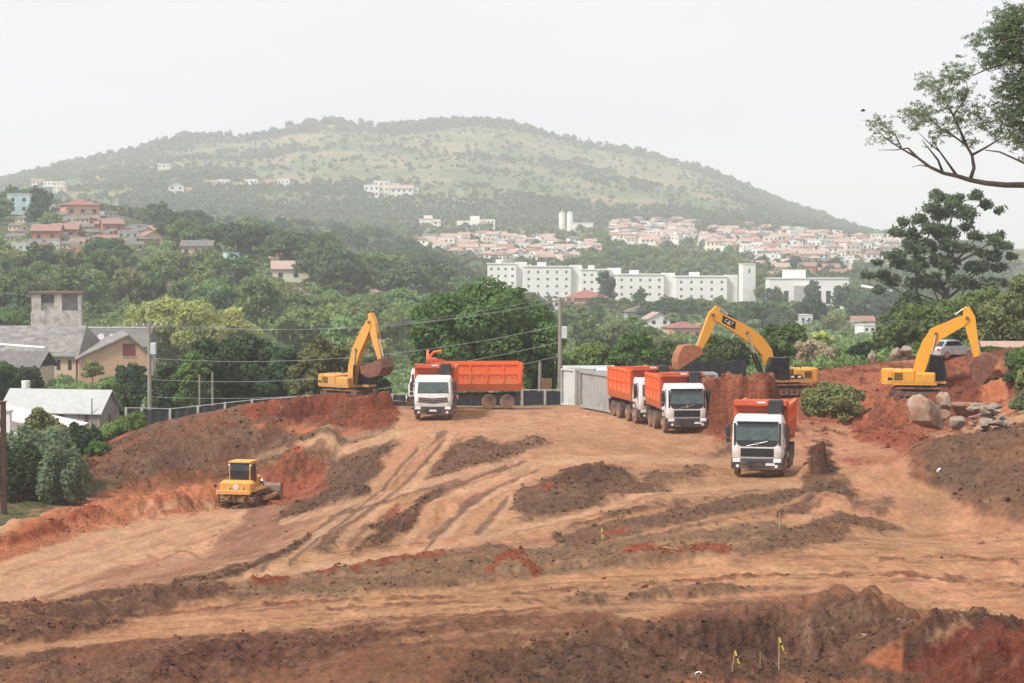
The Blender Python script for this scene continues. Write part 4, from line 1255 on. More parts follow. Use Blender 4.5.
    for i in range(len(bk)-1):
        p0, p1 = Vector(bk[i]), Vector(bk[i+1]); t = (p1-p0).normalized(); n_ = Vector((-t.y, t.x))*.035
        b.prism([tuple(p0+n_),tuple(p1+n_+t*.02),tuple(p1-n_+t*.02),tuple(p0-n_)], -bw/2, bw/2)
    for s in (-1, 1): b.prism(bk, s*(bw/2-.05), s*(bw/2+.012))
    ko = b.build('bucket', M[bucket_m], root)
    lip, nx_ = Vector(bk[0]), Vector(bk[1]); dr = (lip-nx_).normalized()
    for j in range(5):
        y = -bw/2+.08+(bw-.16)*j/4
        tt = MB(); n_ = Vector((-dr.y, dr.x))*.05
        q0, q1, q2 = lip+n_, lip-n_, lip+dr*.26
        tt.prism([tuple(q0), tuple(q1), tuple(q2)], y-.055, y+.055); tt.build('tooth', M['steel'], ko)
    piv = sp_[-1]
    cyl('bucket_cylinder', ((sp_[0][0]*.8+sp_[1][0]*.2)+(.18*k if yaw < PI/2 and yaw > -PI/2 else .18*k), sp_[0][1]*.8+sp_[1][1]*.2), (piv[0]+.25*k, piv[1]+.25*k), 0, .075*k, so_)
    for s in (-1, 1):
        for pa, pb in (((piv[0],piv[1]), bk[-1]), ((piv[0]+.25*k,piv[1]+.25*k), bk[-2])):
            h = MB(); h.tube([(pa[0],s*.22*k,pa[1]),(pb[0],s*.22*k,pb[1])], .065*k, 8); h.build('bucket_link', M['steel'], ko)
    return root, bo, bp_, co

e2, e2b, e2p, e2c = make_excavator('yellow excavator with a black boom badge, its red caked bucket raised above the parked trucks', 783, 398, .9, PI+R(14),
    [(769,364,.36),(766,352,.40),(757,341,.44),(746,333,.46),(733,325,.40),(720,318,.34),(712,315,.24)],
    [(718,307,.16),(713,315,.34),(705,335,.30),(697,352,.16)],
    [(676,369),(675,362),(677,353),(681,346),(690,345),(697,347),(700,353)], 'yellow', .86, 'bucket_soil', 'cat', 1.35)
e3, e3b, e3p, e3c = make_excavator('bright yellow excavator before the grey parked car, its dark bucket lowered onto the cut bank', 921, 391, 1.8, R(-10),
    [(918,374,.36),(922,360,.42),(929,344,.46),(936,334,.48),(948,328,.42),(960,322,.36),(967,318,.24)],
    [(966,307,.20),(969,318,.40),(973,338,.30),(977,358,.18)],
    [(979,389),(972,377),(970,364),(975,357),(985,354),(994,357),(997,362)], 'yellow_bright', .94, 'bucket_worn', 'logo', 1.5)
e1, e1b, e1p, e1c = make_excavator('faded yellow excavator on the red spoil by the fence, its boom folded up steeply', 350, 406, -.1, R(-38),
    [(352,386,.30),(354,366,.36),(358,350,.40),(365,335,.38),(371,322,.28)],
    [(371,313,.16),(373,324,.34),(377,344,.26),(381,359,.16)],
    [(366,366),(367,373),(374,377),(384,375),(388,367),(386,359)], 'yellow_pale', .86, 'bucket_worn', 'logo', 1.25, deck_z=.38)
# badge on the boom of the middle excavator: black plate, white letters, yellow wedge
q0, q1 = Vector((e2p[4][0], e2p[4][1])), Vector((e2p[5][0], e2p[5][1]))
cen = q0*.6+q1*.4; dirv = (q1-q0).normalized()
angp = math.atan2(dirv.y, dirv.x)
yb_ = .26*.86
base_m = Matrix.Translation((cen.x, yb_, cen.y)) @ Matrix.Rotation(-angp, 4, 'Y')
b = MB(); b.prism([(-.62,-.24),(.45,-.24),(.62,.24),(-.45,.24)], .001, .012, 'y', 0, base_m)
bd = b.build('badge', M['black_paint'], e2b)
text_mesh('lettering', 'CAT', .36, M['plate'], bd, base_m @ Matrix.Translation((0,.018,0)) @ Matrix.Rotation(PI, 4, 'Z') @ Matrix.Rotation(PI/2, 4, 'X'))
b = MB(); b.prism([(-.16,-.17),(.12,-.17),(-.02,-.02)], .012, .024, 'y', 0, base_m); b.build('wedge', M['yellow_bright'], bd)

# ------------------------------------------------------------------ bulldozer, seen from behind
p = on_z(240, 507, -4.1)
yawd = PI/2 - R(11)
dz = thing('bulldozer', 'yellow bulldozer seen from behind, pushing red soil on the lower terrace', 'bulldozer', (p.x+.9*math.cos(yawd), p.y+.9*math.sin(yawd), gz(p.x, p.y)+.02), yawd)
dz.scale = (.92,)*3
for s in (-1, 1): track(dz, s*.93, 3.3, 1.02, .50)
b = MB(); b.box(-1.5,1.5,-.66,.66,.42,1.05); b.build('belly_frame', M['chassis'], dz)
b = MB(); b.cbox(-.05,1.95,-.52,.52,1.05,1.86,.10); ho = b.build('hood', M['yellow'], dz)
b = MB(); b.box(1.95,1.98,-.45,.45,1.1,1.75); b.build('radiator_grille', M['black_paint'], ho)
b = MB(); b.tube([(1.1,.2,1.85),(1.1,.2,2.4),(1.02,.2,2.5)], .06, 10); b.build('exhaust_pipe', M['steel'], ho)
b = MB(); b.cbox(-1.75,-.95,-1.10,1.10,1.10,1.82,.16); tkk = b.build('fuel_tank', M['yellow'], dz)
b = MB(); b.tube([(-1.75,0,1.42),(-1.79,0,1.42)], .17, 16); b.build('badge', M['plate'], tkk)
b = MB(); b.box(-1.79,-1.77,-.10,.10,1.36,1.40); b.build('badge_mark', M['black_paint'], tkk)
b = MB(); b.cbox(-1.0,.2,-.78,.78,1.05,1.45,.06)
for s in (-1, 1): b.cbox(-1.45,1.0,s*.93-.28,s*.93+.28,1.10,1.24,.04)
b.build('fender', M['yellow'], dz)
cb = MB(); cb.prism([(-.98,1.45),(.28,1.45),(.40,1.9),(.22,2.92),(-.92,2.92),(-1.02,2.4)], -.70, .70)
cbo = cb.build('cab', M['yellow_pale'], dz)
g = MB(); g.add([(-.988,-.63,1.54),(-.988,.63,1.54),(-1.032,.65,2.4),(-1.032,-.65,2.4),(-.935,.62,2.88),(-.935,-.62,2.88)], [(0,1,2,3),(3,2,4,5)]); g.build('rear_window', M['dark_glass'], cbo)
for s in (-1, 1):
    g = MB(); a, b_ = sorted((s*.70, s*.712)); g.prism([(-.88,1.6),(.2,1.6),(.30,1.92),(.14,2.78),(-.82,2.78)], a, b_); g.build('side_window', M['dark_glass'], cbo)
g = MB(); g.add([(.355,-.56,1.65),(.355,.56,1.65),(.412,.56,1.9),(.412,-.56,1.9),(.245,-.54,2.82),(.245,.54,2.82)], [(0,1,2,3),(3,2,5,4)]); g.build('windscreen', M['dark_glass'], cbo)
g = MB(); g.cbox(-1.08,.40,-.76,.76,2.92,3.0,.03); g.build('roof', M['yellow_pale'], cbo)
for s in (-.72, .72):
    g = MB(); g.box(-1.0,-.94,s-.05,s+.05,2.70,2.82); g.build('work_lamp', M['lens'], cbo)
g = MB(); g.box(-1.0,-.985,-.42,.42,1.50,1.57); g.build('warning_strip', M['red'], cbo)
rp = MB(); rp.cbox(-2.35,-2.05,-1.15,1.15,1.02,1.28,.04)
for s in (-.5, .5): rp.box(-2.1,-1.2,s-.09,s+.09,.62,.80); rp.box(-2.12,-1.4,s-.07,s+.07,1.10,1.22); rp.tube([(-1.55,s*.9,1.5),(-2.2,s*.9,1.15)], .07, 8)
rpo = rp.build('ripper_beam', M['yellow'], dz)
for s in (-1.0, 0, 1.0):
    g = MB(); g.prism([(-2.30,1.30),(-2.10,1.30),(-2.08,.62),(-1.96,.38),(-2.14,.46),(-2.24,.70)], s-.05, s+.05); g.build('ripper_shank', M['steel'], rpo)
bl = MB()
prof = [(2.72,.10),(2.58,.38),(2.54,.75),(2.62,1.08),(2.76,1.26)]
for i in range(len(prof)-1):
    a, c_ = Vector(prof[i]), Vector(prof[i+1])
    bl.prism([tuple(a), tuple(c_), (c_.x-.09, c_.y), (a.x-.09, a.y)], -1.62, 1.62)
for s in (-1, 1): bl.prism([(2.45,.1),(2.80,.1),(2.84,1.26),(2.5,1.26)], s*1.60, s*1.66)
blo = bl.build('blade', M['steel'], dz)
for s in (-1, 1):
    g = MB(); g.box(-.1,2.5,s*1.32-.09,s*1.32+.09,.42,.64); g.build('push_arm', M['yellow'], dz)
    g = MB(); g.tube([(1.5,s*.62,1.55),(2.5,s*.62,.85)], .07, 8); g.build('lift_cylinder', M['rod'], dz)
# ================================================================== PLANTS
LM = {
 'mid':   leaf_mat('mid_green_leaves', (0.078,0.132,0.034), (0.109,0.171,0.046), (0.147,0.209,0.070)),
 'big': leaf_mat('fresh_green_leaves', (0.098,0.167,0.048), (0.127,0.207,0.060), (0.196,0.276,0.086), .35, .5),
 'dark':  leaf_mat('dark_green_leaves', (0.040,0.074,0.031), (0.056,0.099,0.037), (0.085,0.132,0.050)),
 'forest':leaf_mat('forest_leaves', (0.137,0.208,0.072), (0.189,0.267,0.088), (0.260,0.325,0.117), .3, .25),
 'forest_dark':leaf_mat('deep_forest_leaves', (0.062,0.110,0.054), (0.081,0.134,0.060), (0.118,0.177,0.076), .25, .25),
 'yellow':leaf_mat('yellow_green_leaves', (0.414,0.483,0.149), (0.529,0.529,0.172), (0.253,0.345,0.103), .35, .4),
 'light': leaf_mat('light_green_leaves', (0.132,0.217,0.054), (0.171,0.264,0.070), (0.217,0.295,0.093), .3),
 'olive': leaf_mat('olive_leaves', (0.156,0.192,0.070), (0.216,0.234,0.086), (0.282,0.282,0.120), .3),
 'grey':  leaf_mat('grey_green_leaves', (0.137,0.195,0.114), (0.176,0.240,0.137), (0.234,0.299,0.163), .4),
 'dry':   leaf_mat('dry_leaves', (0.420,0.340,0.240), (0.360,0.290,0.190), (0.250,0.240,0.130), .2),
 'hill': leaf_mat('hill_leaves', (.115,.160,.082), (.140,.185,.090), (.175,.215,.10), .3, .02),
 'blossom': leaf_mat('white_blossom', (0.500,0.480,0.450), (0.420,0.420,0.360), (0.200,0.220,0.120), .2),
}
M['bark'] = mat('bark', (.10,.075,.055), .9, 0, .45, 6, bump=.5)
M['bark_grey'] = mat('pale_bark', (.17,.14,.115), .9, 0, .35, 5, bump=.4)

def leaves(lobes, n, size, rg, up=.25, tight=.62, aspect=1.5, rnd=.8):
    """leaf-sized faces spread through the outer part of each lobe; returns vertices and quads"""
    L = np.asarray(lobes, float)
    wgt = (L[:, 3]*L[:, 4]+L[:, 3]*L[:, 5]+L[:, 4]*L[:, 5])
    k = rg.choice(len(L), n, p=wgt/wgt.sum())
    d = rg.normal(size=(n, 3)); d /= np.linalg.norm(d, axis=1)[:, None]
    r = tight + (1.06-tight)*rg.random(n)**.7
    c = L[k, :3] + d*L[k, 3:6]*r[:, None]
    keep = np.ones(n, bool)
    for j in range(len(L)):                      # thin the leaves buried in neighbouring lobes
        q = (((c-L[j, :3])/L[j, 3:6])**2).sum(1)
        keep &= ~((q < .30) & (k != j))
    c, d = c[keep], d[keep]; n = len(c)
    nrm = d*.75 + rg.normal(size=(n, 3))*rnd*.62 + np.array((0, 0, up))
    nrm /= np.linalg.norm(nrm, axis=1)[:, None]
    t = np.cross(nrm, rg.normal(size=(n, 3))); t /= np.linalg.norm(t, axis=1)[:, None]
    b = np.cross(nrm, t)
    s = size*np.exp(rg.normal(0, .28, n))[:, None]
    fold = nrm*s*.18
    V = np.stack([c+t*s*aspect*.6, c+b*s*.5-fold, c-t*s*aspect*.6, c-b*s*.5-fold], 1).reshape(-1, 3)
    return V, np.arange(n*4).reshape(n, 4)

def dome_lobes(rg, rx, ry, z0, z1, n, lr, flat=.75):
    """lobe centres over the shell of a half-egg crown between heights z0 and z1"""
    out = []
    for i in range(n):
        a = rg.uniform(0, 2*PI); t = rg.random()**.8
        el = math.asin(min(1, t*1.0)) if rg.random() < .8 else -.35*rg.random()
        rr = rg.uniform(.62, .95)
        x = rx*math.cos(el)*math.cos(a)*rr; y = ry*math.cos(el)*math.sin(a)*rr
        z = z0+(z1-z0)*(.30+.58*math.sin(el)*rr)
        s = lr*rg.uniform(.7, 1.25)
        out.append((x, y, z, s, s, s*flat))
    out.append((0, 0, z0+(z1-z0)*.45, rx*.6, ry*.6, (z1-z0)*.36))
    return out

def trunk_mb(h, r, rg, lobes=None, nl=6, lean=0.0):
    m = MB()
    top = Vector((lean*h, rg.uniform(-.04,.04)*h, h))
    m.tube([(0,0,-.6),(0,0,0),(top.x*.3+rg.uniform(-.1,.1),top.y*.4,h*.4),tuple(top)], [r*1.5,r*1.15,r*.85,r*.55], 8)
    if lobes is not None and len(lobes):
        for i in rg.choice(len(lobes), min(nl, len(lobes)), replace=False):
            q = Vector(lobes[i][:3]); s = top*rg.uniform(.55, 1.0)
            mid = s.lerp(q, .5)+Vector((0,0,-.08*(q-s).length))
            m.tube([tuple(s), tuple(mid), tuple(q)], [r*.42,r*.26,r*.10], 6)
    return m

def make_tree(name, label, cat, loc, lobes, n, leaf, lm, trunk_h, trunk_r, seed, group=None, bark='bark', nl=7, rz=0, aspect=1.5, tight=.62, lean=0.0, up=.25):
    rg = np.random.default_rng(seed)
    root = thing(name, label, cat, loc, rz, group)
    V, Fq = leaves(lobes, n, leaf, rg, aspect=aspect, tight=tight, up=up)
    np_mesh('crown', V, Fq, LM[lm], root)
    trunk_mb(trunk_h, trunk_r, rg, lobes, nl, lean).build('trunk', M[bark], root, smooth=True)
    return root

def at_px(px, d, dz=0.0):
    x = (px-512)/F*d
    return (x, d, gz(x, d)+dz)
def h_for(px, pytop, d):                        # height above its own ground of a thing whose top shows at pytop
    x = (px-512)/F*d
    return P(px, pytop, d).z - gz(x, d)

def dome_tree(label, px, d, pytop, wpx, lm, n, leaf, seed, name='tree', nl=40, low=.12, group=None, lrk=.26, ryk=.9, trunk_r=None, cat='tree', flat=.8, bark='bark'):
    loc = at_px(px, d); H = h_for(px, pytop, d); rx = wpx*d/F/2
    rg = np.random.default_rng(seed)
    lb = dome_lobes(rg, rx, rx*ryk, H*low, H, nl, rx*lrk, flat)
    return make_tree(name, label, cat, loc, lb, n, leaf, lm, H*.55, trunk_r or max(.12, rx*.07), seed, group, bark)

# ---- trees along the back of the site
dome_tree('big round dark green tree with a broad dome crown behind the parked dump trucks', 481, 163, 268, 166, 'big', 40000, .21, 101, 'broadleaf_tree', 95, .06, lrk=.20)
dome_tree('bushy olive green tree just behind the faded yellow excavator', 322, 166, 322, 66, 'olive', 11000, .19, 102, 'broadleaf_tree', 46, .05, lrk=.24)
dome_tree('small bushy tree between the excavator boom and the big domed tree', 372, 170, 350, 38, 'dark', 6000, .19, 103, 'broadleaf_tree', 26, .05)
NG = 'dark trees behind the long fence'
dome_tree('tall dark tree with a feathery lighter front, right of the utility pole', 205, 178, 326, 74, 'dark', 12000, .22, 104, 'broadleaf_tree', 44, .04, NG)
dome_tree('light green young tree standing in front of the dark grove near the pole', 192, 170, 335, 44, 'mid', 6000, .18, 105, 'broadleaf_tree', 24, .02, NG)
dome_tree('dark flat topped tree in the middle of the grove behind the long fence', 245, 186, 324, 80, 'dark', 12000, .23, 106, 'broadleaf_tree', 40, .03, NG)
dome_tree('dark green tree of the grove, next to the bushy olive tree', 285, 182, 333, 60, 'dark', 9000, .22, 107, 'broadleaf_tree', 34, .03, NG)
dome_tree('low dark tree hugging the foot of the utility pole', 165, 176, 352, 44, 'dark', 6000, .2, 108, 'broadleaf_tree', 22, .02, NG)
dome_tree('spreading yellow green tree in bloom above the orange gabled house', 176, 335, 290, 124, 'yellow', 17000, .40, 109, 'flowering_tree', 60, .1, lrk=.22)
dome_tree('pale yellow green tree at the right edge of the blooming crown', 230, 345, 300, 64, 'yellow', 6000, .45, 110, 'flowering_tree', 30, .1)
dome_tree('dark rounded tree in front of the grey windowed building', 18, 232, 361, 56, 'dark', 8000, .25, 111, 'broadleaf_tree', 40, .03)
dome_tree('dark tree leaning over the left edge below the grey roofs', -12, 225, 350, 66, 'dark', 6000, .25, 112, 'broadleaf_tree', 30, .03)
dome_tree('dark shrubby tree beside the orange gable wall', 132, 232, 353, 36, 'dark', 5000, .22, 113, 'broadleaf_tree', 22, .03)
dome_tree('mid green bush between the orange house and the white roofed house', 108, 205, 376, 36, 'mid', 5000, .2, 114, 'bush', 24, .03, cat='bush')
dome_tree('small round leafy bush at the corner of the pink walled house', 128, 190, 378, 34, 'dark', 4000, .18, 115, 'bush', 18, .03, cat='bush')
dome_tree('bright green bush growing behind the two long grey roofs', 70, 301, 326, 26, 'light', 3000, .25, 116, 'bush', 14, .1, cat='bush')
# thin young tree before the orange wall
q = at_px(92, 240); lb = [(0,0,4.2,1.3,1.3,.35),(.4,0,3.6,1.0,1.0,.25),(-.5,0,3.4,.9,.9,.25),(0,0,4.8,.7,.7,.3)]
make_tree('sapling', 'thin tiered young tree in front of the orange gable wall', 'tree', q, lb, 900, .2, 'olive', 4.4, .07, 117)
# left corner vegetation near the terrace
dome_tree('large dark shrub mass below the white shed at the left edge', 42, 128, 424, 84, 'grey', 14000, .17, 120, 'bush', 52, .02, cat='bush', lrk=.22, flat=1.7)
dome_tree('olive green shrub reaching over the white shed roof', 42, 133, 402, 56, 'olive', 5500, .15, 121, 'bush', 24, .3, cat='bush')
dome_tree('dark green leafy bush right of the white shed', 84, 138, 425, 40, 'dark', 6000, .16, 122, 'bush', 24, .02, cat='bush', flat=1.7)
dome_tree('tall dark shrub at the very left edge beside the rusty post', -6, 126, 432, 60, 'dark', 6000, .17, 123, 'bush', 26, .02, cat='bush', flat=1.7)
dome_tree('low drooping dark shrub at the foot of the brown embankment', 68, 127, 452, 42, 'grey', 5000, .15, 124, 'bush', 22, .02, cat='bush')
dome_tree('bright green feathery shrub at the top of the brown embankment', 132, 147, 409, 46, 'light', 6500, .13, 125, 'bush', 26, .0, cat='bush', lrk=.26)
dome_tree('low bright green shrub beside the pink house wall', 108, 146, 418, 34, 'light', 4000, .13, 126, 'bush', 18, .0, cat='bush')
dome_tree('dark tangled shrub in the middle of the left corner thicket', 24, 124, 440, 50, 'dark', 6000, .14, 150, 'bush', 30, .0, cat='bush', lrk=.3, flat=1.7)
dome_tree('drooping grey green shrub touching the grass strip at the left', 62, 123, 438, 50, 'grey', 6500, .14, 151, 'bush', 34, .0, cat='bush', lrk=.3, flat=1.7)
dome_tree('small light green shrub on the thicket edge by the brown embankment', 96, 136, 440, 26, 'mid', 3000, .13, 152, 'bush', 18, .0, cat='bush')
dome_tree('mid green shrub below the corner of the white metal roof', 70, 140, 428, 40, 'mid', 5000, .14, 153, 'bush', 26, .0, cat='bush')
# right hand group
dome_tree('round olive bush between the two red soil cuts', 834, 128, 374, 66, 'olive', 9000, .12, 130, 'bush', 46, .0, cat='bush', lrk=.22)
HG = 'green trees beyond the hoarding'
dome_tree('yellow green rounded tree behind the grey container', 592, 178, 333, 56, 'light', 7000, .2, 131, 'broadleaf_tree', 34, .03, HG)
dome_tree('mid green rounded tree behind the long grey container', 634, 176, 322, 60, 'mid', 8000, .2, 132, 'broadleaf_tree', 38, .03, HG)
dome_tree('green tree left of the raised excavator bucket', 668, 182, 334, 44, 'mid', 5000, .2, 133, 'broadleaf_tree', 24, .03, HG)
dome_tree('green tree seen through the arch of the raised excavator boom', 720, 190, 326, 66, 'mid', 8000, .21, 134, 'broadleaf_tree', 36, .03, HG)
dome_tree('tall olive green tree to the right of the excavator boom', 782, 185, 313, 56, 'mid', 9000, .2, 135, 'broadleaf_tree', 36, .03, HG)
dome_tree('slim dark green tree beside the utility pole with a white box', 572, 185, 345, 34, 'dark', 4000, .2, 136, 'broadleaf_tree', 20, .03, HG)
dome_tree('pale sandy dry shrub behind the middle excavator', 815, 170, 334, 44, 'dry', 7000, .13, 137, 'dry_shrub', 30, .0, cat='shrub')
dome_tree('pale yellow green small tree behind the dry shrub', 822, 200, 322, 26, 'yellow', 2500, .2, 138, 'flowering_tree', 16, .05)
dome_tree('dark conifer like bush behind the red bank', 862, 172, 338, 34, 'dark', 4500, .15, 139, 'bush', 20, .02, cat='bush')
dome_tree('bright green low bush between the dry shrub and the dark bush', 842, 176, 346, 40, 'light', 3500, .15, 140, 'bush', 20, .0, cat='bush')
dome_tree('broad dark tree behind the bright yellow excavator boom', 925, 176, 300, 90, 'mid', 13000, .2, 141, 'broadleaf_tree', 54, .0, HG)
dome_tree('light green tree top behind the lowered excavator stick', 960, 182, 288, 70, 'light', 7000, .2, 142, 'broadleaf_tree', 34, .1, HG)
dome_tree('grey green tree at the right edge below the tall eucalyptus', 1010, 165, 282, 56, 'olive', 8000, .2, 143, 'broadleaf_tree', 34, .0, HG)
dome_tree('dark tree between the dark bush and the excavator counterweight', 894, 182, 318, 46, 'mid', 6000, .2, 144, 'broadleaf_tree', 30, .0, HG)
dome_tree('leafy green shrub on top of the cut bank at the right edge', 1022, 133, 345, 34, 'mid', 5000, .12, 145, 'bush', 26, .0, cat='bush')
dome_tree('low green hedge bush in front of the tiled wall', 992, 141, 348, 24, 'mid', 2200, .12, 146, 'bush', 14, .0, cat='bush')
dome_tree('trailing dark shrub on the right edge of the bank', 1034, 118, 362, 34, 'olive', 5000, .12, 147, 'bush', 26, .0, cat='bush')

dome_tree('tall olive tree filling the right edge above the tiled wall', 1028, 158, 262, 60, 'olive', 11000, .19, 160, 'broadleaf_tree', 44, .0, HG)
dome_tree('dense dark tree standing under the tall eucalyptus', 918, 196, 284, 84, 'dark', 11000, .22, 161, 'broadleaf_tree', 44, .0, HG)
dome_tree('dark green tree between the eucalyptus foot and the right edge', 985, 190, 278, 64, 'mid', 9000, .21, 162, 'broadleaf_tree', 40, .0, HG)
dome_tree('overgrown green shrub hanging over the orange cut edge', 1018, 122, 372, 26, 'mid', 4000, .11, 163, 'bush', 22, .0, cat='bush')
dome_tree('weedy olive shrub on the bank behind the pale rubble heap', 1024, 112, 396, 26, 'olive', 3500, .10, 164, 'bush', 22, .0, cat='bush')
# tall eucalyptus: separate cloud-like clumps traced at its own distance
ED = 205.0
clump = [(940,196,10),(955,200,11),(972,197,9),(985,204,8),(996,211,6),(930,208,12),(945,213,13),(962,215,13),(918,218,9),(906,222,8),(900,232,10),(912,234,10),(926,228,12),(940,230,12),(956,232,12),(972,226,9),
 (980,236,10),(990,242,9),(1003,236,9),(1000,246,9),(1010,256,7),(992,256,10),(978,252,9),(960,248,10),(944,246,12),(928,246,13),(912,250,11),(898,254,9),(886,256,9),(876,262,6),(893,264,9),(906,266,11),(922,264,13),(938,262,13),
 (954,264,12),(970,266,10),(984,268,11),(996,268,9),(884,274,9),(898,280,11),(914,282,13),(932,282,14),(950,282,13),(968,284,12),(986,284,11),(870,276,7),(946,206,9),(908,244,8),(875,290,8),(1002,282,8)]
ex0 = (945-512)/F*ED; eg = gz(ex0, ED)
rg = np.random.default_rng(77)
lb = []
for (cx, cy_, r) in clump:
    p = P(cx, cy_, ED); s = r*ED/F*.86
    lb.append((p.x-ex0, rg.uniform(-2.8, 2.8), p.z-eg, s*1.1, s*1.1, s*.78))
et = thing('eucalyptus_tree', 'tall grey green eucalyptus with separate cloud like clumps against the sky', 'tree', (ex0, ED, eg))
lb2 = []
for (a_, b2_, c_, s1, s2, s3) in lb:
    lb2.append((a_, b2_, c_, s1*.72, s2*.72, s3*.72))
    for _ in range(3):
        v_ = rg.normal(size=3); v_ /= np.linalg.norm(v_); k_ = rg.uniform(.3,.5)
        lb2.append((a_+v_[0]*s1*.75, b2_+v_[1]*s2*.75, c_+v_[2]*s3*.7, s1*k_, s2*k_, s3*k_))
L3 = np.array(lb2); kk3 = rg.choice(len(L3), 30000, p=L3[:,3]**2/(L3[:,3]**2).sum())
cen3 = L3[kk3,:3]+rg.normal(size=(30000,3))*L3[kk3,3:6]*np.array((.50,.50,.44))
nr3 = rg.normal(size=(30000,3))+np.array((0,0,.35)); nr3 /= np.linalg.norm(nr3,axis=1)[:,None]
t3 = np.cross(nr3, rg.normal(size=(30000,3))); t3 /= np.linalg.norm(t3,axis=1)[:,None]; b3_ = np.cross(nr3,t3)
s3_ = .16*np.exp(rg.normal(0,.35,30000))[:,None]
V = np.stack([cen3+t3*s3_*1.3, cen3+b3_*s3_*.5, cen3-t3*s3_*1.3, cen3-b3_*s3_*.5],1).reshape(-1,3); Fq = np.arange(120000).reshape(-1,4)
np_mesh('crown', V, Fq, LM['grey'], et)
tm = MB()
tops = [lb[i] for i in (1, 5, 8, 14, 16, 18, 21, 24, 27, 31, 36, 38, 41, 43, 45)]
tm.tube([(0,0,-1),(.1,0,3),(-.1,0,6),(.4,0,9),(1.0,0,13)], [.5,.42,.36,.28,.12], 8)
for q in tops:
    zz = max(3.0, q[2]-3.2); s = Vector((.2*zz/9, 0, zz)); e = Vector(q[:3]); mid = s.lerp(e, .55)+Vector((0,0,-.3))
    tm.tube([tuple(s), tuple(mid), tuple(e)], [.16,.10,.05], 6)
tm.build('trunk', M['bark_grey'], et, smooth=True)

# ---- overhanging feathery tree at the upper right, trunk out of frame
OD = 36.0
bx_ = P(1165, 300, OD).x; bg_ = gz(bx_, OD)
ot = thing('overhanging_tree', 'fine leaved tree whose bare lower branch reaches in from the upper right corner', 'tree', (bx_, OD, bg_))
rg = np.random.default_rng(91)
def o(px, py, dd=0.0): 
    p = P(px, py, OD+dd); return (p.x-bx_, dd, p.z-bg_)
tk = MB()
tk.tube([(0,0,-.6),(0,0,1.5),(-.1,0,5),(.05,0,10),(.2,.1,13),(.5,.2,16),(.9,.3,19)], [.36,.29,.25,.20,.16,.10,.03], 10)
up_l = []
for _ in range(30):
    up_l.append((rg.uniform(-.6,3.6), rg.uniform(-2.6,3.0), rg.uniform(12.5,19)))
up_l = [l for l in up_l if proj(bx_+l[0]-1.5, OD+l[1], bg_+l[2])[0] > 1045]
for l in up_l[:22]:
    zz = max(8.0, l[2]-2.6); tk.tube([(.05+.05*(zz-10),.05,zz), (l[0]*.5,l[1]*.5,l[2]-.9), l], [.09,.05,.02], 6)
br = [
 ([(1165,205),(1090,188),(1024,185),(1005,185),(985,183),(970,180),(957,176),(943,173),(930,167),(918,158),(908,148)], .062),
 ([(970,180),(974,168),(972,155),(966,145),(955,137),(945,128)], .032), ([(957,176),(950,166),(940,152),(934,143)], .024), ([(943,173),(938,160),(930,150),(922,140)], .022),
 ([(930,167),(920,165),(912,167)], .012), ([(918,158),(902,149),(885,138),(872,124)], .018), ([(908,148),(895,150),(878,150)], .012), ([(902,149),(896,136),(886,128),(876,120)], .012),
 ([(972,155),(985,148),(998,140),(1012,132)], .022), ([(966,145),(960,130),(953,115),(946,102),(938,90)], .022), ([(955,137),(942,130),(930,118),(922,106)], .016), ([(953,115),(962,104),(968,92),(966,78)], .014),
 ([(940,152),(928,142),(918,132)], .012), ([(1090,188),(1050,166),(1024,163),(1000,152),(985,150)], .03), ([(1110,110),(1060,72),(1024,62),(1004,64),(985,70),(972,76)], .035), ([(1130,60),(1070,40),(1030,38),(1010,40),(995,44)], .03),
 ([(1120,120),(1060,110),(1020,100),(1000,95)], .03), ([(1130,20),(1070,8),(1030,10),(1012,8)], .025), ([(1090,150),(1060,130),(1035,118),(1015,118)], .022), ([(1024,62),(1012,52),(1002,38),(1000,24)], .012), ([(985,70),(978,62),(970,60)], .008)]
twigs = []
for bi, (pts, r) in enumerate(br):
    off = 0.0 if bi < 13 else rg.uniform(-1.2, 1.2)
    pp = [o(x, y, off) for x, y in pts]
    if pts[0][0] > 1080: pp = [(-.0, 0, max(2.0, pp[0][2]-1.2))] + pp
    tk.tube(pp, [r*(1.25-.95*i/(len(pp)-1)) for i in range(len(pp))], 6)
    for a, b_ in zip(pp[:-1], pp[1:]):
        L_ = (Vector(b_)-Vector(a)).length
        for k in range(max(1, int(L_/.07))): twigs.append(Vector(a).lerp(Vector(b_), rg.random()))
tk.build('trunk', M['bark'], ot, smooth=True)
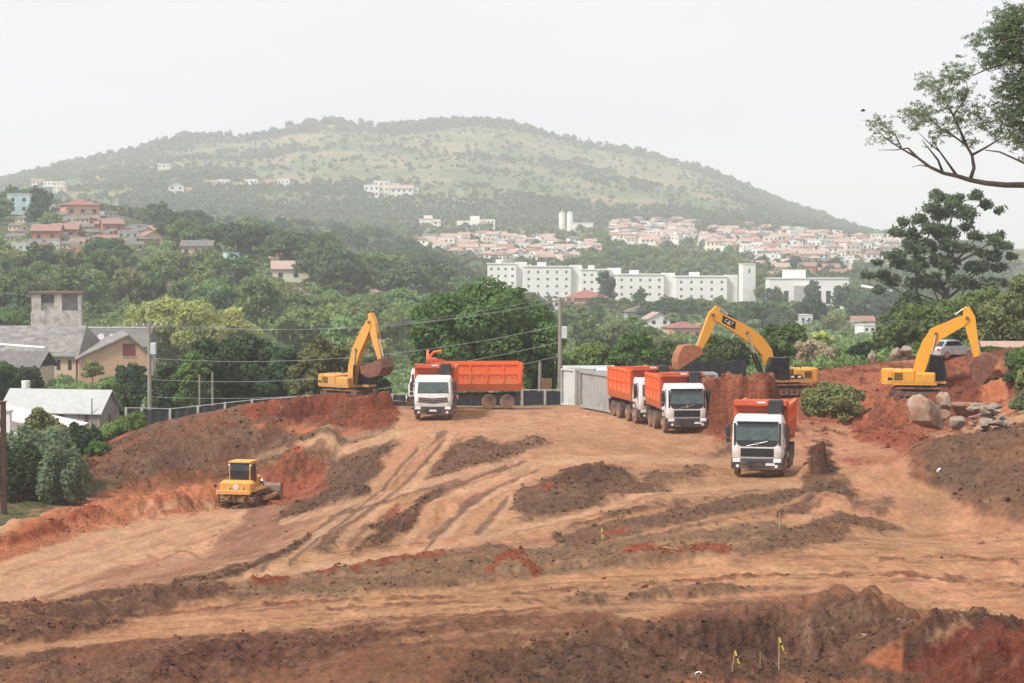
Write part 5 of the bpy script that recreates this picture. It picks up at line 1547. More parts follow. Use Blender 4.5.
# sprays of fine leaflets: (px, py, rx, ry) areas where the crown is dense
spray = [(880,124,10,9,.5),(872,124,6,6,.6),(896,136,9,8,.5),(874,140,7,6,.5),(888,128,8,7,.4),(925,116,14,9,1.2),(912,112,12,10,.8),(938,92,10,10,.9),(926,84,10,9,.9),(948,80,12,9,1.1),(965,74,11,9,.9),(950,102,12,10,1.0),(966,94,10,9,.8),
 (958,120,12,10,1.0),(942,130,10,8,.8),(975,112,10,10,.9),(985,125,11,9,1.1),(1000,118,12,10,1.2),(998,135,10,9,.9),(1012,128,12,11,1.2),(970,140,9,8,.6),(985,62,12,8,1.1),(1000,46,14,11,1.6),(975,42,10,8,.9),(985,34,10,7,.9),(1012,30,14,10,1.8),(1000,64,12,8,1.2),
 (1016,50,12,10,1.7),(1016,12,14,10,1.8),(1004,18,9,8,1.0),(1020,92,14,12,1.8),(1004,92,10,9,1.1),(1022,108,12,10,1.6),(1018,140,10,9,1.2),(1030,75,14,10,1.5),(1045,40,20,18,1.5),(1050,100,20,20,1.5),(1045,140,18,14,1.2),(1080,60,26,30,1.2),(935,140,9,7,.5),(916,126,9,7,.6),(1000,104,12,8,1.0),(1024,160,7,6,.5),(955,64,9,6,.7)]
spray += [(x_, y_, 13, 9, 1.9) for x_, y_ in [(1008,20),(1022,30),(1005,40),(1018,60),(1024,78),(1010,85),(1024,100),(1014,112),(1026,125),(1018,45),(1030,15),(1026,142),(1000,30),(996,56)]]
cs, ns = [], []
for (sx, sy, ra, rb, den) in spray:
    m = int(ra*rb*den*(11.0 if sx < 985 else 8.0))
    kx = sx+ra*rg.normal(0,.55,m); ky = sy+rb*rg.normal(0,.55,m); kd = rg.normal(0,.45,m)
    # leaflets hang in flat strokes
    nst = max(2, m//26)
    for s_ in range(nst):
        a = rg.uniform(-.5,.9); i0 = rg.integers(m); ln = rg.uniform(4,9)
        for _ in range(26):
            u = rg.uniform(-.5,.5)*ln
            p = P(kx[i0]+u*math.cos(a)+rg.normal(0,.7), ky[i0]-u*math.sin(a)*.6+rg.normal(0,.9), OD+kd[i0]+rg.normal(0,.06))
            cs.append((p.x-bx_, p.y-OD, p.z-bg_))
cs = np.array(cs); n = len(cs)
nrm = rg.normal(size=(n,3))*.6+np.array((0,0,.8)); nrm /= np.linalg.norm(nrm, axis=1)[:,None]
t = np.cross(nrm, rg.normal(size=(n,3))); t /= np.linalg.norm(t, axis=1)[:,None]; b_ = np.cross(nrm, t)
s = .0135*np.exp(rg.normal(0,.3,n))[:,None]
V = np.stack([cs+t*s*1.3, cs+b_*s*.6, cs-t*s*1.3, cs-b_*s*.6], 1).reshape(-1,3)
np_mesh('crown', V, np.arange(n*4).reshape(n,4), LM['grey'], ot)
# more of the crown, above and outside the frame
lb = [(l[0], l[1], l[2], 1.35, 1.35, .7) for l in up_l]
V, Fq = leaves(lb, 26000, .055, rg, tight=.1)
np_mesh('upper_crown', V, Fq, LM['grey'], ot)

# ------------------------------------------------------------------ wooded slopes: copies of a few kinds
PROTO = {}
def proto(key, lm, rx, H, nlobe, n, leaf, seed, flat=.8, low=.1, lrk=.28):
    rg = np.random.default_rng(seed)
    lb = dome_lobes(rg, rx, rx, H*low, H, nlobe, rx*lrk, flat)
    root = thing('tree', '', 'tree')
    V, Fq = leaves(lb, n, leaf, rg)
    np_mesh('crown', V, Fq, LM[lm], root)
    trunk_mb(H*.5, rx*.06, rg, lb, 4).build('trunk', M['bark'], root)
    PROTO[key] = (root, rx, H, [0])
proto('round', 'forest', 5.2, 10.5, 26, 2600, .55, 201)
proto('round2', 'forest_dark', 5.6, 10.0, 28, 2600, .55, 202)
proto('umbrella', 'forest_dark', 7.5, 9.0, 34, 3000, .6, 203, .5, .35)
proto('tall', 'forest', 4.0, 13.0, 26, 2400, .5, 204, 1.0, .08)
proto('pale', 'olive', 5.0, 9.5, 24, 2400, .5, 205)
proto('bright', 'light', 4.6, 8.5, 22, 2200, .5, 206)
proto('conifer', 'forest_dark', 3.2, 13.5, 30, 2000, .45, 207, .6, .1, .3)
KIND_TXT = {'round':'rounded green tree','round2':'dark rounded tree','umbrella':'dark flat crowned tree','tall':'tall narrow green tree','pale':'pale olive tree','bright':'light green tree','conifer':'dark pointed conifer'}
LANDMARKS = [(75,212,'the orange walled hillside house'),(45,232,'the brick hillside row'),(110,228,'the red brick village house'),(230,257,'the white and blue house in the woods'),(200,247,'the long tan roof in the woods'),(295,270,'the long pale house in the woods'),(285,292,'the low grey roofed house'),(395,293,'the long salmon coloured house'),(330,235,'the pink house on the wooded ridge'),(58,300,'the grey rooftop tower'),(172,300,'the yellow green blooming tree'),(322,340,'the bushy olive tree'),(482,290,'the big domed tree'),(585,300,'the red roofed hall'),(655,325,'the white gabled house'),(690,332,'the red tiled roof near the boom'),(640,315,'the house with a grey pink roof'),(505,270,'the first white apartment block'),(548,285,'the second white apartment block'),(640,287,'the third white apartment block'),(700,290,'the fourth white apartment block'),(746,283,'the white tower'),(808,290,'the big white hall'),(880,292,'the bright sloping white roof'),(950,250,'the tall eucalyptus'),(560,310,'the utility pole with a white box'),(430,218,'the white and pink villa'),(475,222,'the long white villa'),(565,218,'the twin white tanks'),(337,186,'the small white hill tower'),(390,192,'the white hillside cluster'),(50,255,'the pink roofed house in the woods'),(100,190,'the village crest'),(220,215,'the top of the wooded ridge'),(300,225,'the long back of the wooded ridge'),(400,250,'the falling end of the wooded ridge'),(20,190,'the upper left corner of the village'),(20,270,'the left edge below the village'),(150,265,'the gap below the village'),(440,270,'the foot of the wooded ridge')]
def where(px, py):
    best = min(LANDMARKS, key=lambda l: (l[0]-px)**2+((l[1]-py)*1.4)**2)
    dx, dy = px-best[0], py-best[1]
    if abs(dx) < 7 and abs(dy) < 7: w_ = 'right by'
    elif abs(dx) > abs(dy)*1.5: w_ = 'just right of' if dx > 0 else 'just left of'
    else: w_ = 'below' if dy > 0 else 'above'
    far = ' close' if math.hypot(dx, dy) < 16 else ''
    return far.strip() + (' ' if far else '') + w_ + ' ' + best[2]
def hit_off(px, py, off, d0, d1=None):
    d1 = d1 or (3300.0 if d0 >= 1500 else 1790.0)
    a, c = ray(px, py)
    d = np.exp(np.linspace(math.log(d0), math.log(d1), 420))
    zg = far_z(a*d, d)+off
    k = np.nonzero(CAMZ+c*d <= zg)[0]
    if len(k) == 0 or k[0] == 0: return None
    return a*d[k[0]], d[k[0]], float(zg[k[0]]-off)
used_tree_labels = {}
def put_tree(px, py, key, rg, d0=175.0, sc=1.0, grp='trees on the wooded slopes'):
    root, rx, H, cnt = PROTO[key]
    h = hit_off(px, py, H*sc*.55, d0)
    if h is None: return None
    lab = KIND_TXT[key]+' '+where(px, py)
    if cnt[0] == 0: o_ = root; o_.location = h; o_.rotation_euler = (0,0,rg.uniform(0,6.28)); o_.scale = (sc,sc,sc)
    else: o_ = dup(root, h, rg.uniform(0,6.28), (sc*rg.uniform(.9,1.12), sc*rg.uniform(.9,1.12), sc*rg.uniform(.88,1.12)))
    o_['label'] = lab; o_['group'] = grp
    cnt[0] += 1
    return o_
TREES_AT = []
def fill(polygon, dxpx, dypx, keys, seed, sc=1.0, d0=175.0, prob=1.0, avoid=()):
    rg = np.random.default_rng(seed)
    pg = np.array(polygon, float)
    y = pg[:, 1].min(); row = 0
    while y <= pg[:, 1].max():
        x = pg[:, 0].min() + (row % 2)*dxpx*.5
        while x <= pg[:, 0].max():
            px, py = x+rg.uniform(-.35,.35)*dxpx, y+rg.uniform(-.35,.35)*dypx
            if in_poly(np.array([px]), np.array([py]), pg)[0] > 0 and rg.random() < prob and not any(abs(px-a[0]) < a[2] and abs(py-a[1]) < a[3] for a in avoid):
                put_tree(px, py, keys[rg.integers(len(keys))], rg, d0, sc*rg.uniform(.85,1.2))
            x += dxpx
        y += dypx; row += 1
AV = [(230,256,9,6),(200,246,11,4),(295,269,14,5),(285,292,11,5),(395,293,20,7),(330,235,4,4),(50,255,7,5),(275,258,4,4)]
fill([(-20,250),(30,256),(100,258),(150,250),(215,264),(300,282),(310,325),(240,300),(115,296),(90,285),(30,290),(28,330),(-20,330)], 26, 12.5, ['round','bright','pale','bright','pale','round','tall','round2'], 301, 1.0, avoid=AV)
fill([(150,206),(195,203),(240,210),(300,222),(350,222),(385,235),(430,250),(490,276),(470,290),(400,284),(330,284),(290,262),(200,236),(155,225)], 25, 10.5, ['round2','umbrella','umbrella','round2','round'], 302, 1.08, avoid=AV)
fill([(-10,182),(40,184),(55,200),(20,205),(-10,225)], 16, 10, ['round2','round'], 303, .95)
fill([(290,290),(420,292),(440,330),(380,352),(300,330)], 27, 13, ['round','pale','bright','round'], 304, .95, avoid=AV)
fill([(558,312),(620,308),(700,322),(700,345),(560,345)], 24, 11, ['round','round2','round','tall','pale'], 305, .8, avoid=[(585,300,22,9),(655,325,14,10),(690,332,22,9),(640,315,18,8)])
fill([(740,306),(800,306),(900,300),(905,330),(840,345),(745,330)], 22, 10, ['round','round2','pale','umbrella','round2'], 306, .85, avoid=[(800,322,12,6),(875,332,20,8)])
rgx = np.random.default_rng(9)
for (x, y, k, s) in [(100,193,'round2',1.1),(105,252,'umbrella',.9),(40,214,'round2',.9),(52,217,'round',.8),(30,196,'round',.9),(606,284,'conifer',1.25),(640,297,'conifer',.85),(812,293,'conifer',.9),(555,285,'round',.8),(665,305,'round2',.8),(690,303,'round',.8),(530,300,'round',.9),(845,298,'round2',1.0),(866,302,'umbrella',.9),(765,292,'round',.9),(775,298,'round2',.9),(760,280,'tall',.8),(850,288,'round',.7),(895,300,'umbrella',1.0),(735,312,'round',.9),(720,306,'tall',.7),(640,232,'round',.8),(585,262,'round',.7),(1015,262,'round',.8),(1000,300,'round2',.9)]:
    put_tree(x, y, k, rgx, 175, s)
fill([(484,297),(560,301),(740,306),(740,314),(620,311),(484,306)], 12, 5, ['round2','round','pale','round2'], 321, .62, 500.0, .9)
# trees among the town houses and on the green slope under them
for pg, dx_, dy_, ks, sd_, sc_, pr in [([(600,246),(740,252),(745,268),(600,268)], 12, 5, ['round','bright','pale'], 311, .9, .85), ([(545,240),(610,228),(605,265),(545,262)], 12, 6, ['round','bright'], 312, .8, .6), ([(745,262),(900,264),(900,284),(760,280)], 18, 8, ['round','round2','pale'], 313, .75, .7)]:
    fill(pg, dx_, dy_, ks, sd_, sc_, 600.0, pr)

# ------------------------------------------------------------------ the wood on the big hill: one far mass
rg = np.random.default_rng(400)
N = 60000
pxs = rg.uniform(-60, 960, N); ds_ = rg.uniform(1720, 3080, N)
xs = (pxs-512)/F*ds_; zs = far_z(xs, ds_); qx_, qy_ = proj(xs, ds_, zs)
cz = crest_z(pxs); crest_py = 260-(cz-CAMZ)/3000*F
hfrac = (qy_-crest_py)/np.maximum(235-crest_py, 8)         # 0 at the crest, 1 at the foot
cl_ = fbm(xs/110, ds_/110, 411, 4); cl2 = fbm(xs/38, ds_/45, 421, 3)
den = .05 + .75*sstep(.53,.66,cl_) + .5*sstep(.60,.72,cl2)*.5
den += .95*sstep(.62,.86,hfrac+.10*(cl_-.5)) + 1.1*sstep(.10,.0,hfrac)*(.25+sstep(.42,.56,cl_))
den += .6*sstep(320,180,pxs)*sstep(.10,.4,hfrac)*sstep(.40,.52,cl_) + .7*sstep(690,780,pxs)*sstep(.05,.3,hfrac)
den *= np.where(hfrac < -.02, 0, 1)
sel = rg.random(N) < np.clip(den, 0, 1)*.52
xs, ds_, zs, cl_ = xs[sel], ds_[sel], zs[sel], cl_[sel]
n = len(xs); K = 22
hh = rg.uniform(3, 8.5, n); cz_ = crest_z((xs/ds_)*F+512); hh = np.where((zs > cz_-14) & (fbm(xs/60, ds_/60, 441, 2) > .5), hh*1.7, hh); rr = hh*rg.uniform(.34,.55,n)
d_ = rg.normal(size=(n,K,3)); d_ /= np.linalg.norm(d_, axis=2)[...,None]; d_[...,2] = np.abs(d_[...,2])*1.0-.15
c = np.stack([xs,ds_,zs+hh*.45],1)[:,None,:] + d_*np.stack([rr,rr,hh*.55],1)[:,None,:]*rg.uniform(.6,1.0,(n,K,1))
nr_ = d_+rg.normal(size=(n,K,3))*.45; nr_ /= np.linalg.norm(nr_,axis=2)[...,None]
t = np.cross(nr_, rg.normal(size=(n,K,3))); t /= np.linalg.norm(t,axis=2)[...,None]; b_ = np.cross(nr_,t)
s = (rr*.42)[:,None,None]*rg.uniform(.7,1.3,(n,K,1))
V = np.stack([c+t*s, c+b_*s, c-t*s, c-b_*s],2).reshape(-1,3)
hw = np_mesh('hillside_woods', V, np.arange(n*K*4).reshape(-1,4), LM['hill'])
tag(hw, kind='stuff')
# scrub and hedgerows among the far houses and on the valley floor
N = 26000
pxs = rg.uniform(-40, 1010, N); ds_ = np.exp(rg.uniform(math.log(880), math.log(1760), N))
xs = (pxs-512)/F*ds_; zs = far_z(xs, ds_)
cl_ = fbm(xs/70, ds_/90, 431, 4)
town_ = ((pxs > 690) & (pxs < 905) & (ds_ > 1000)) | ((pxs > 410) & (pxs < 690) & (ds_ > 1150))
sel = rg.random(N) < np.where(town_, .10, .18+.55*sstep(.46,.6,cl_))
xs, ds_, zs = xs[sel], ds_[sel], zs[sel]; n = len(xs); K = 18
hh = rg.uniform(2.5, 7, n); rr = hh*rg.uniform(.4,.7,n)
d_ = rg.normal(size=(n,K,3)); d_ /= np.linalg.norm(d_, axis=2)[...,None]; d_[...,2] = np.abs(d_[...,2])-.1
c = np.stack([xs,ds_,zs+hh*.4],1)[:,None,:] + d_*np.stack([rr,rr,hh*.6],1)[:,None,:]*rg.uniform(.6,1.0,(n,K,1))
nr_ = d_+rg.normal(size=(n,K,3))*.45; nr_ /= np.linalg.norm(nr_,axis=2)[...,None]
t = np.cross(nr_, rg.normal(size=(n,K,3))); t /= np.linalg.norm(t,axis=2)[...,None]; b_ = np.cross(nr_,t)
s = (rr*.45)[:,None,None]*rg.uniform(.7,1.3,(n,K,1))
V = np.stack([c+t*s, c+b_*s, c-t*s, c-b_*s],2).reshape(-1,3)
tag(np_mesh('valley_scrub', V, np.arange(n*K*4).reshape(-1,4), LM['hill']), kind='stuff')
# rank ground cover on the slope behind the fence
N = 6000
pxs = rg.uniform(-120, 1150, N); ds_ = np.exp(rg.uniform(math.log(158), math.log(700), N))
xs = (pxs-512)/F*ds_; zs = ground_z(xs, ds_)
n = N; K = 60
hh = rg.uniform(.4, 1.3, n)*(1+ds_/350); rr = hh*rg.uniform(.7,1.2,n)
d_ = rg.normal(size=(n,K,3)); d_ /= np.linalg.norm(d_, axis=2)[...,None]; d_[...,2] = np.abs(d_[...,2])-.1
c = np.stack([xs,ds_,zs+hh*.3],1)[:,None,:] + d_*np.stack([rr,rr,hh*.6],1)[:,None,:]*rg.uniform(.5,1.0,(n,K,1))
nr_ = d_+rg.normal(size=(n,K,3))*.5; nr_ /= np.linalg.norm(nr_,axis=2)[...,None]
t = np.cross(nr_, rg.normal(size=(n,K,3))); t /= np.linalg.norm(t,axis=2)[...,None]; b_ = np.cross(nr_,t)
s = (.05+ds_*.0007)[:,None,None]*rg.uniform(.6,1.4,(n,K,1))
V = np.stack([c+t*s, c+b_*s, c-t*s, c-b_*s],2).reshape(-1,3)
tag(np_mesh('undergrowth', V, np.arange(n*K*4).reshape(-1,4), LM['forest']), kind='stuff')
# ================================================================== BUILDINGS
def wall_mat(name, c, st=(.5,.5,.5), rough=.85): return mat(name, c, rough, 0, .2, .35, tuple(a*b*1.5 for a, b in zip(c, st)), .5, .75, 0)
WM = {'white': wall_mat('white_plaster', (.80,.79,.76), (.6,.6,.6)), 'cream': wall_mat('cream_plaster', (.72,.66,.54), (.6,.58,.55)), 'pink': wall_mat('pink_plaster', (.62,.42,.36)), 'brick': wall_mat('bare_brick', (.42,.17,.10)),
 'orange': wall_mat('peach_plaster', (.56,.36,.235), (.6,.58,.55)), 'blue': wall_mat('pale_blue_plaster', (.45,.60,.62)), 'grey': wall_mat('grey_plaster', (.42,.41,.39)), 'tan': wall_mat('tan_plaster', (.56,.44,.32)), 'concrete': mat('stained_concrete', (.54,.51,.47), .9, 0, .4, .9, (.22,.205,.185), .42, .75),
 'mauve': wall_mat('mauve_plaster', (.38,.29,.29)), 'salmon': wall_mat('salmon_plaster', (.62,.36,.25)), 'green': wall_mat('mint_plaster', (.50,.66,.56))}
def roof_mat(name, c, c2, sc=1.2):
    m, nt, b = new_mat(name)
    n = noise_n(nt, sc, 6, .65)
    tc = nt.nodes.new('ShaderNodeTexCoord'); wv = nt.nodes.new('ShaderNodeTexWave'); wv.inputs['Scale'].default_value = 1.6; wv.inputs['Distortion'].default_value = .4
    nt.links.new(tc.outputs['Object'], wv.inputs['Vector'])
    c_ = mixc(nt, ramp(nt, n.outputs['Fac'], .35, .68), c, c2)
    nt.links.new(mixc(nt, wv.outputs['Fac'], mixc(nt, 1.0, c_, (.82,.82,.82), 'MULTIPLY'), c_), b.inputs['Base Color'])
    b.inputs['Roughness'].default_value = .85
    return m
RM = {'tile': roof_mat('clay_roof_tile', (.36,.19,.14), (.28,.165,.125)), 'red': roof_mat('red_roof_tile', (.36,.135,.10), (.28,.12,.09)), 'brown': roof_mat('brown_roof_tile', (.26,.16,.12), (.18,.12,.10)), 'grey': roof_mat('fibre_cement_roof', (.20,.185,.172), (.12,.11,.105), .6),
 'white': roof_mat('white_sheet_roof', (.74,.74,.73), (.60,.60,.59)), 'paleg': roof_mat('pale_metal_roof', (.50,.51,.51), (.42,.43,.43)), 'salmon': roof_mat('pale_clay_tile', (.50,.34,.28), (.42,.30,.25)), 'dirtywhite': roof_mat('patched_grey_roof', (.15,.138,.128), (.34,.32,.30), .8)}
M['farwin'] = mat('grey_window', (.15,.16,.165), .3)
M['win'] = mat('dark_window', (.045,.052,.058), .25)
M['shutter'] = mat('red_shutter', (.20,.045,.035), .6)
M['door'] = mat('brown_door', (.10,.06,.045), .6)

def gable(name, w, d, h, rise, ov, parent, m, th=.12):
    """pitched roof, ridge along x; two sloping slabs"""
    b = MB()
    b.prism([(-d/2-ov, h-ov*rise/(d/2)), (0, h+rise), (d/2+ov, h-ov*rise/(d/2)), (d/2+ov, h-ov*rise/(d/2)+th), (0, h+rise+th*1.2), (-d/2-ov, h-ov*rise/(d/2)+th)], -w/2-ov, w/2+ov, 'x')
    return b.build(name, m, parent)
def gable_walls(w, d, h, rise):
    b = MB(); b.prism([(-d/2,-3),(d/2,-3),(d/2,h-.02),(0,h+rise-.02),(-d/2,h-.02)], -w/2, w/2, 'x'); return b
def hip(name, w, d, h, rise, ov, parent, m):
    W_, D_ = w/2+ov, d/2+ov; rdg = max(.2, W_-D_)
    b = MB(); vs = [(-W_,-D_,h),(W_,-D_,h),(W_,D_,h),(-W_,D_,h),(-W_,-D_,h+.12),(W_,-D_,h+.12),(W_,D_,h+.12),(-W_,D_,h+.12),(-rdg,0,h+rise),(rdg,0,h+rise)]
    b.add(vs, [(3,2,1,0),(0,1,5,4),(1,2,6,5),(2,3,7,6),(3,0,4,7),(4,5,9,8),(6,7,8,9),(5,6,9),(7,4,8)])
    return b.build(name, m, parent)
def windows(parent, xs, zs, y, w, h, m='win', frame=None, name='window', axis='y', off=.03):
    for x in xs:
        for z in zs:
            b = MB()
            s = -1 if off > 0 else 1
            if axis == 'y': b.box(x-w/2, x+w/2, min(y, y-off), max(y, y-off), z, z+h)
            else: b.box(min(y, y+off), max(y, y+off), x-w/2, x+w/2, z, z+h)
            b.build(name, M[m], parent)

# ---- house prototypes: front (-y) faces the viewer; walls are the thing's own mesh, the roof its child
HP = {}
def house_proto(key, kind, w, d, h, rise, wm, rm, nwin=3, storeys=1):
    b = MB()
    if kind == 'gable': b.prism([(-d/2,-4),(d/2,-4),(d/2,h),(0,h+rise),(-d/2,h)], -w/2, w/2, 'x')
    elif kind == 'gablefront': b.prism([(-w/2,-4),(w/2,-4),(w/2,h),(0,h+rise),(-w/2,h)], -d/2, d/2, 'y')
    else: b.box(-w/2, w/2, -d/2, d/2, -4, h)
    for s in range(storeys):
        for k in range(nwin):
            x = -w/2+w*(k+.5)/nwin; z0 = .9+s*2.9
            b.box(x-.55, x+.55, -d/2-.04, -d/2+.1, z0, z0+1.2, 1)
        b.box(w/2-.1, w/2+.04, -.6, .6, .9+s*2.9, 2.1+s*2.9, 1)
    o_ = b.build('house', [WM[wm], M['win']])
    if kind == 'gable': gable('roof', w, d, h, rise, .5, o_, RM[rm])
    elif kind == 'gablefront':
        r = MB(); r.prism([(-w/2-.5, h-.5*rise/(w/2)), (0, h+rise), (w/2+.5, h-.5*rise/(w/2)), (w/2+.5, h-.5*rise/(w/2)+.15), (0, h+rise+.18), (-w/2-.5, h-.5*rise/(w/2)+.15)], -d/2-.5, d/2+.5, 'y'); r.build('roof', RM[rm], o_)
    elif kind == 'hip': hip('roof', w, d, h, rise, .5, o_, RM[rm])
    else:
        r = MB(); r.box(-w/2-.1, w/2+.1, -d/2-.1, d/2+.1, h, h+.5); r.build('roof', RM[rm], o_)
    HP[key] = [o_, h+rise, 0, (wm, rm, kind, storeys, w)]
specs = [('gable',9,8,3.2,1.9,'white','tile',3,1),('gable',11,8,3.2,1.9,'cream','salmon',3,1),('hip',9,9,5.8,1.8,'white','tile',3,2),('hip',8,8,5.8,1.8,'cream','salmon',3,2),('gable',8,7,5.8,1.7,'pink','tile',2,2),('flat',8,8,6.0,.5,'white','white',3,2),('flat',10,8,3.4,.5,'grey','paleg',3,1),
 ('gable',8,8,3.2,1.7,'brick','tile',2,1),('gablefront',7,10,5.6,2.0,'white','salmon',2,2),('gablefront',7,9,3.2,1.8,'tan','tile',2,1),('gable',9,8,3.0,1.5,'tan','grey',3,1),('flat',7,7,6.0,.5,'blue','paleg',2,2),('hip',10,9,3.3,1.9,'salmon','red',3,1),('gable',12,9,5.8,2.0,'white','salmon',4,2),('flat',9,9,8.8,.5,'cream','white',3,3),('gable',9,8,3.2,1.5,'brick','grey',3,1),('hip',9,8,3.2,1.8,'grey','brown',2,1),('gable',9,8,5.8,1.8,'green','salmon',3,2),('flat',8,7,3.3,.5,'brick','paleg',2,1)]
for i, s in enumerate(specs): house_proto(i, *s)
WN = {'white':'white','cream':'cream','pink':'pink','brick':'bare brick','orange':'orange','blue':'pale blue','grey':'grey','tan':'tan','salmon':'salmon','green':'mint green'}
RN = {'tile':'clay tiled','red':'red tiled','brown':'brown','grey':'dark grey','white':'flat white','paleg':'flat pale grey','salmon':'pale orange tiled'}
def put_house(px, py, key, rg, d0=300.0, sc=1.0, rz=None, grp='houses of the hillside town', label=None):
    o0, H, cnt, (wm, rm, kind, st, w_) = HP[key]
    h = hit_off(px, py, H*sc*.5, d0)
    if h is None: return None
    rz = rg.choice([0, 0, .25, -.3, .6, -.6]) if rz is None else rz
    sx = sc*rg.uniform(.92, 1.1)
    lab = label or (('two storey ' if st == 2 else 'three storey ' if st == 3 else 'low ') + WN[wm] + ' house under a ' + RN[rm] + ' roof ' + where(px, py))
    lab = ' '.join(lab.split()[:16])
    if cnt == 0: o_ = o0; o_.location = h; o_.rotation_euler = (0,0,rz); o_.scale = (sx, sc, sc)
    else: o_ = dup(o0, h, rz, (sx, sc, sc))
    HP[key][2] += 1
    tag(o_, lab, 'house', grp)
    return o_
def town(polygon, dxp, dyp, keys, seed, sc, d0, prob=.9, grp='houses of the far town'):
    rg = np.random.default_rng(seed); pg = np.array(polygon, float)
    y = pg[:,1].min(); r = 0
    while y <= pg[:,1].max():
        x = pg[:,0].min()+(r % 2)*dxp/2
        while x <= pg[:,0].max():
            px, py = x+rg.uniform(-.4,.4)*dxp, y+rg.uniform(-.4,.4)*dyp
            if in_poly(np.array([px]), np.array([py]), pg)[0] > 0 and rg.random() < prob:
                put_house(px, py, keys[rg.integers(len(keys))], rg, d0, sc*rg.uniform(.85,1.2), None, grp)
            x += dxp
        y += dyp; r += 1
WK = [0,5,2,3,5,8,5,14,13,5,17,0,5,3,13,8]
town([(610,224),(690,222),(690,236),(665,244),(612,240)], 7.5, 4.2, WK, 501, .9, 900)
town([(700,230),(780,226),(895,230),(900,246),(860,262),(790,262),(755,254),(705,246)], 9, 4.5, WK+[11,6,16], 502, .95, 900, .85)
town([(415,241),(470,236),(545,238),(600,246),(598,262),(520,262),(450,256)], 8.0, 4.3, WK+[6], 503, .88, 900, .8)
town([(760,262),(850,262),(900,262),(900,278),(845,278),(765,276)], 15, 6, [0,7,9,12,10,1], 504, .95, 700, .6)
BK = [7,10,15,18,6,6,16,10,15,6,10,18]
town([(20,214),(70,202),(140,212),(158,232),(150,246),(30,252),(5,240)], 11.5, 6.5, BK, 505, .62, 500, .8, 'houses of the left hillside village')
def town_mass(areas, n, seed, scl):
    rg = np.random.default_rng(seed); b = MB(); made = 0
    keys = [m_ for m_ in ('white','cream','pink','brick')]; mats = [WM[k] for k in keys]+[RM[k] for k in ('tile','salmon','grey')]
    while made < n:
        pg = np.array(areas[rg.integers(len(areas))], float)
        px, py = rg.uniform(pg[:,0].min(), pg[:,0].max()), rg.uniform(pg[:,1].min(), pg[:,1].max())
        if in_poly(np.array([px]), np.array([py]), pg)[0] <= 0: continue
        made += 1
        h = hit_off(px, py, 2.5, 900)
        if h is None: continue
        w_, d_, hh_ = rg.uniform(5,10)*scl, rg.uniform(5,8)*scl, rg.choice([3.2,5.8,6.0])*scl
        mt = Matrix.Translation(h) @ Matrix.Rotation(rg.uniform(-.5,.5), 4, 'Z')
        b.box(-w_/2,w_/2,-d_/2,d_/2,-4,hh_, int(rg.choice([0,0,0,0,0,1,2])), mt)
        if rg.random() < .42: b.prism([(-d_/2-.4,hh_+.02),(d_/2+.4,hh_+.02),(0,hh_+rg.uniform(1.2,2.0))], -w_/2-.4, w_/2+.4, 'x', 4+int(rg.choice([0,1,1,2])), mt)
        for k in range(2):
            x = -w_/2+w_*(k+.5)/2; b.box(x-.5,x+.5,-d_/2-.05,-d_/2+.1,hh_-2,hh_-.9, 6, mt)
    o_ = b.build('distant_houses', mats); tag(o_, kind='stuff')
town_mass([[(612,222),(692,222),(692,236),(665,246),(612,242)],[(700,228),(780,225),(898,229),(902,250),(860,266),(790,266),(752,256),(704,248)],[(700,228),(780,225),(898,229),(902,250),(860,266),(790,266),(752,256),(704,248)],[(412,242),(470,236),(545,238),(602,246),(598,262),(520,264),(450,257)]], 420, 520, .95)
rg = np.random.default_rng(510)
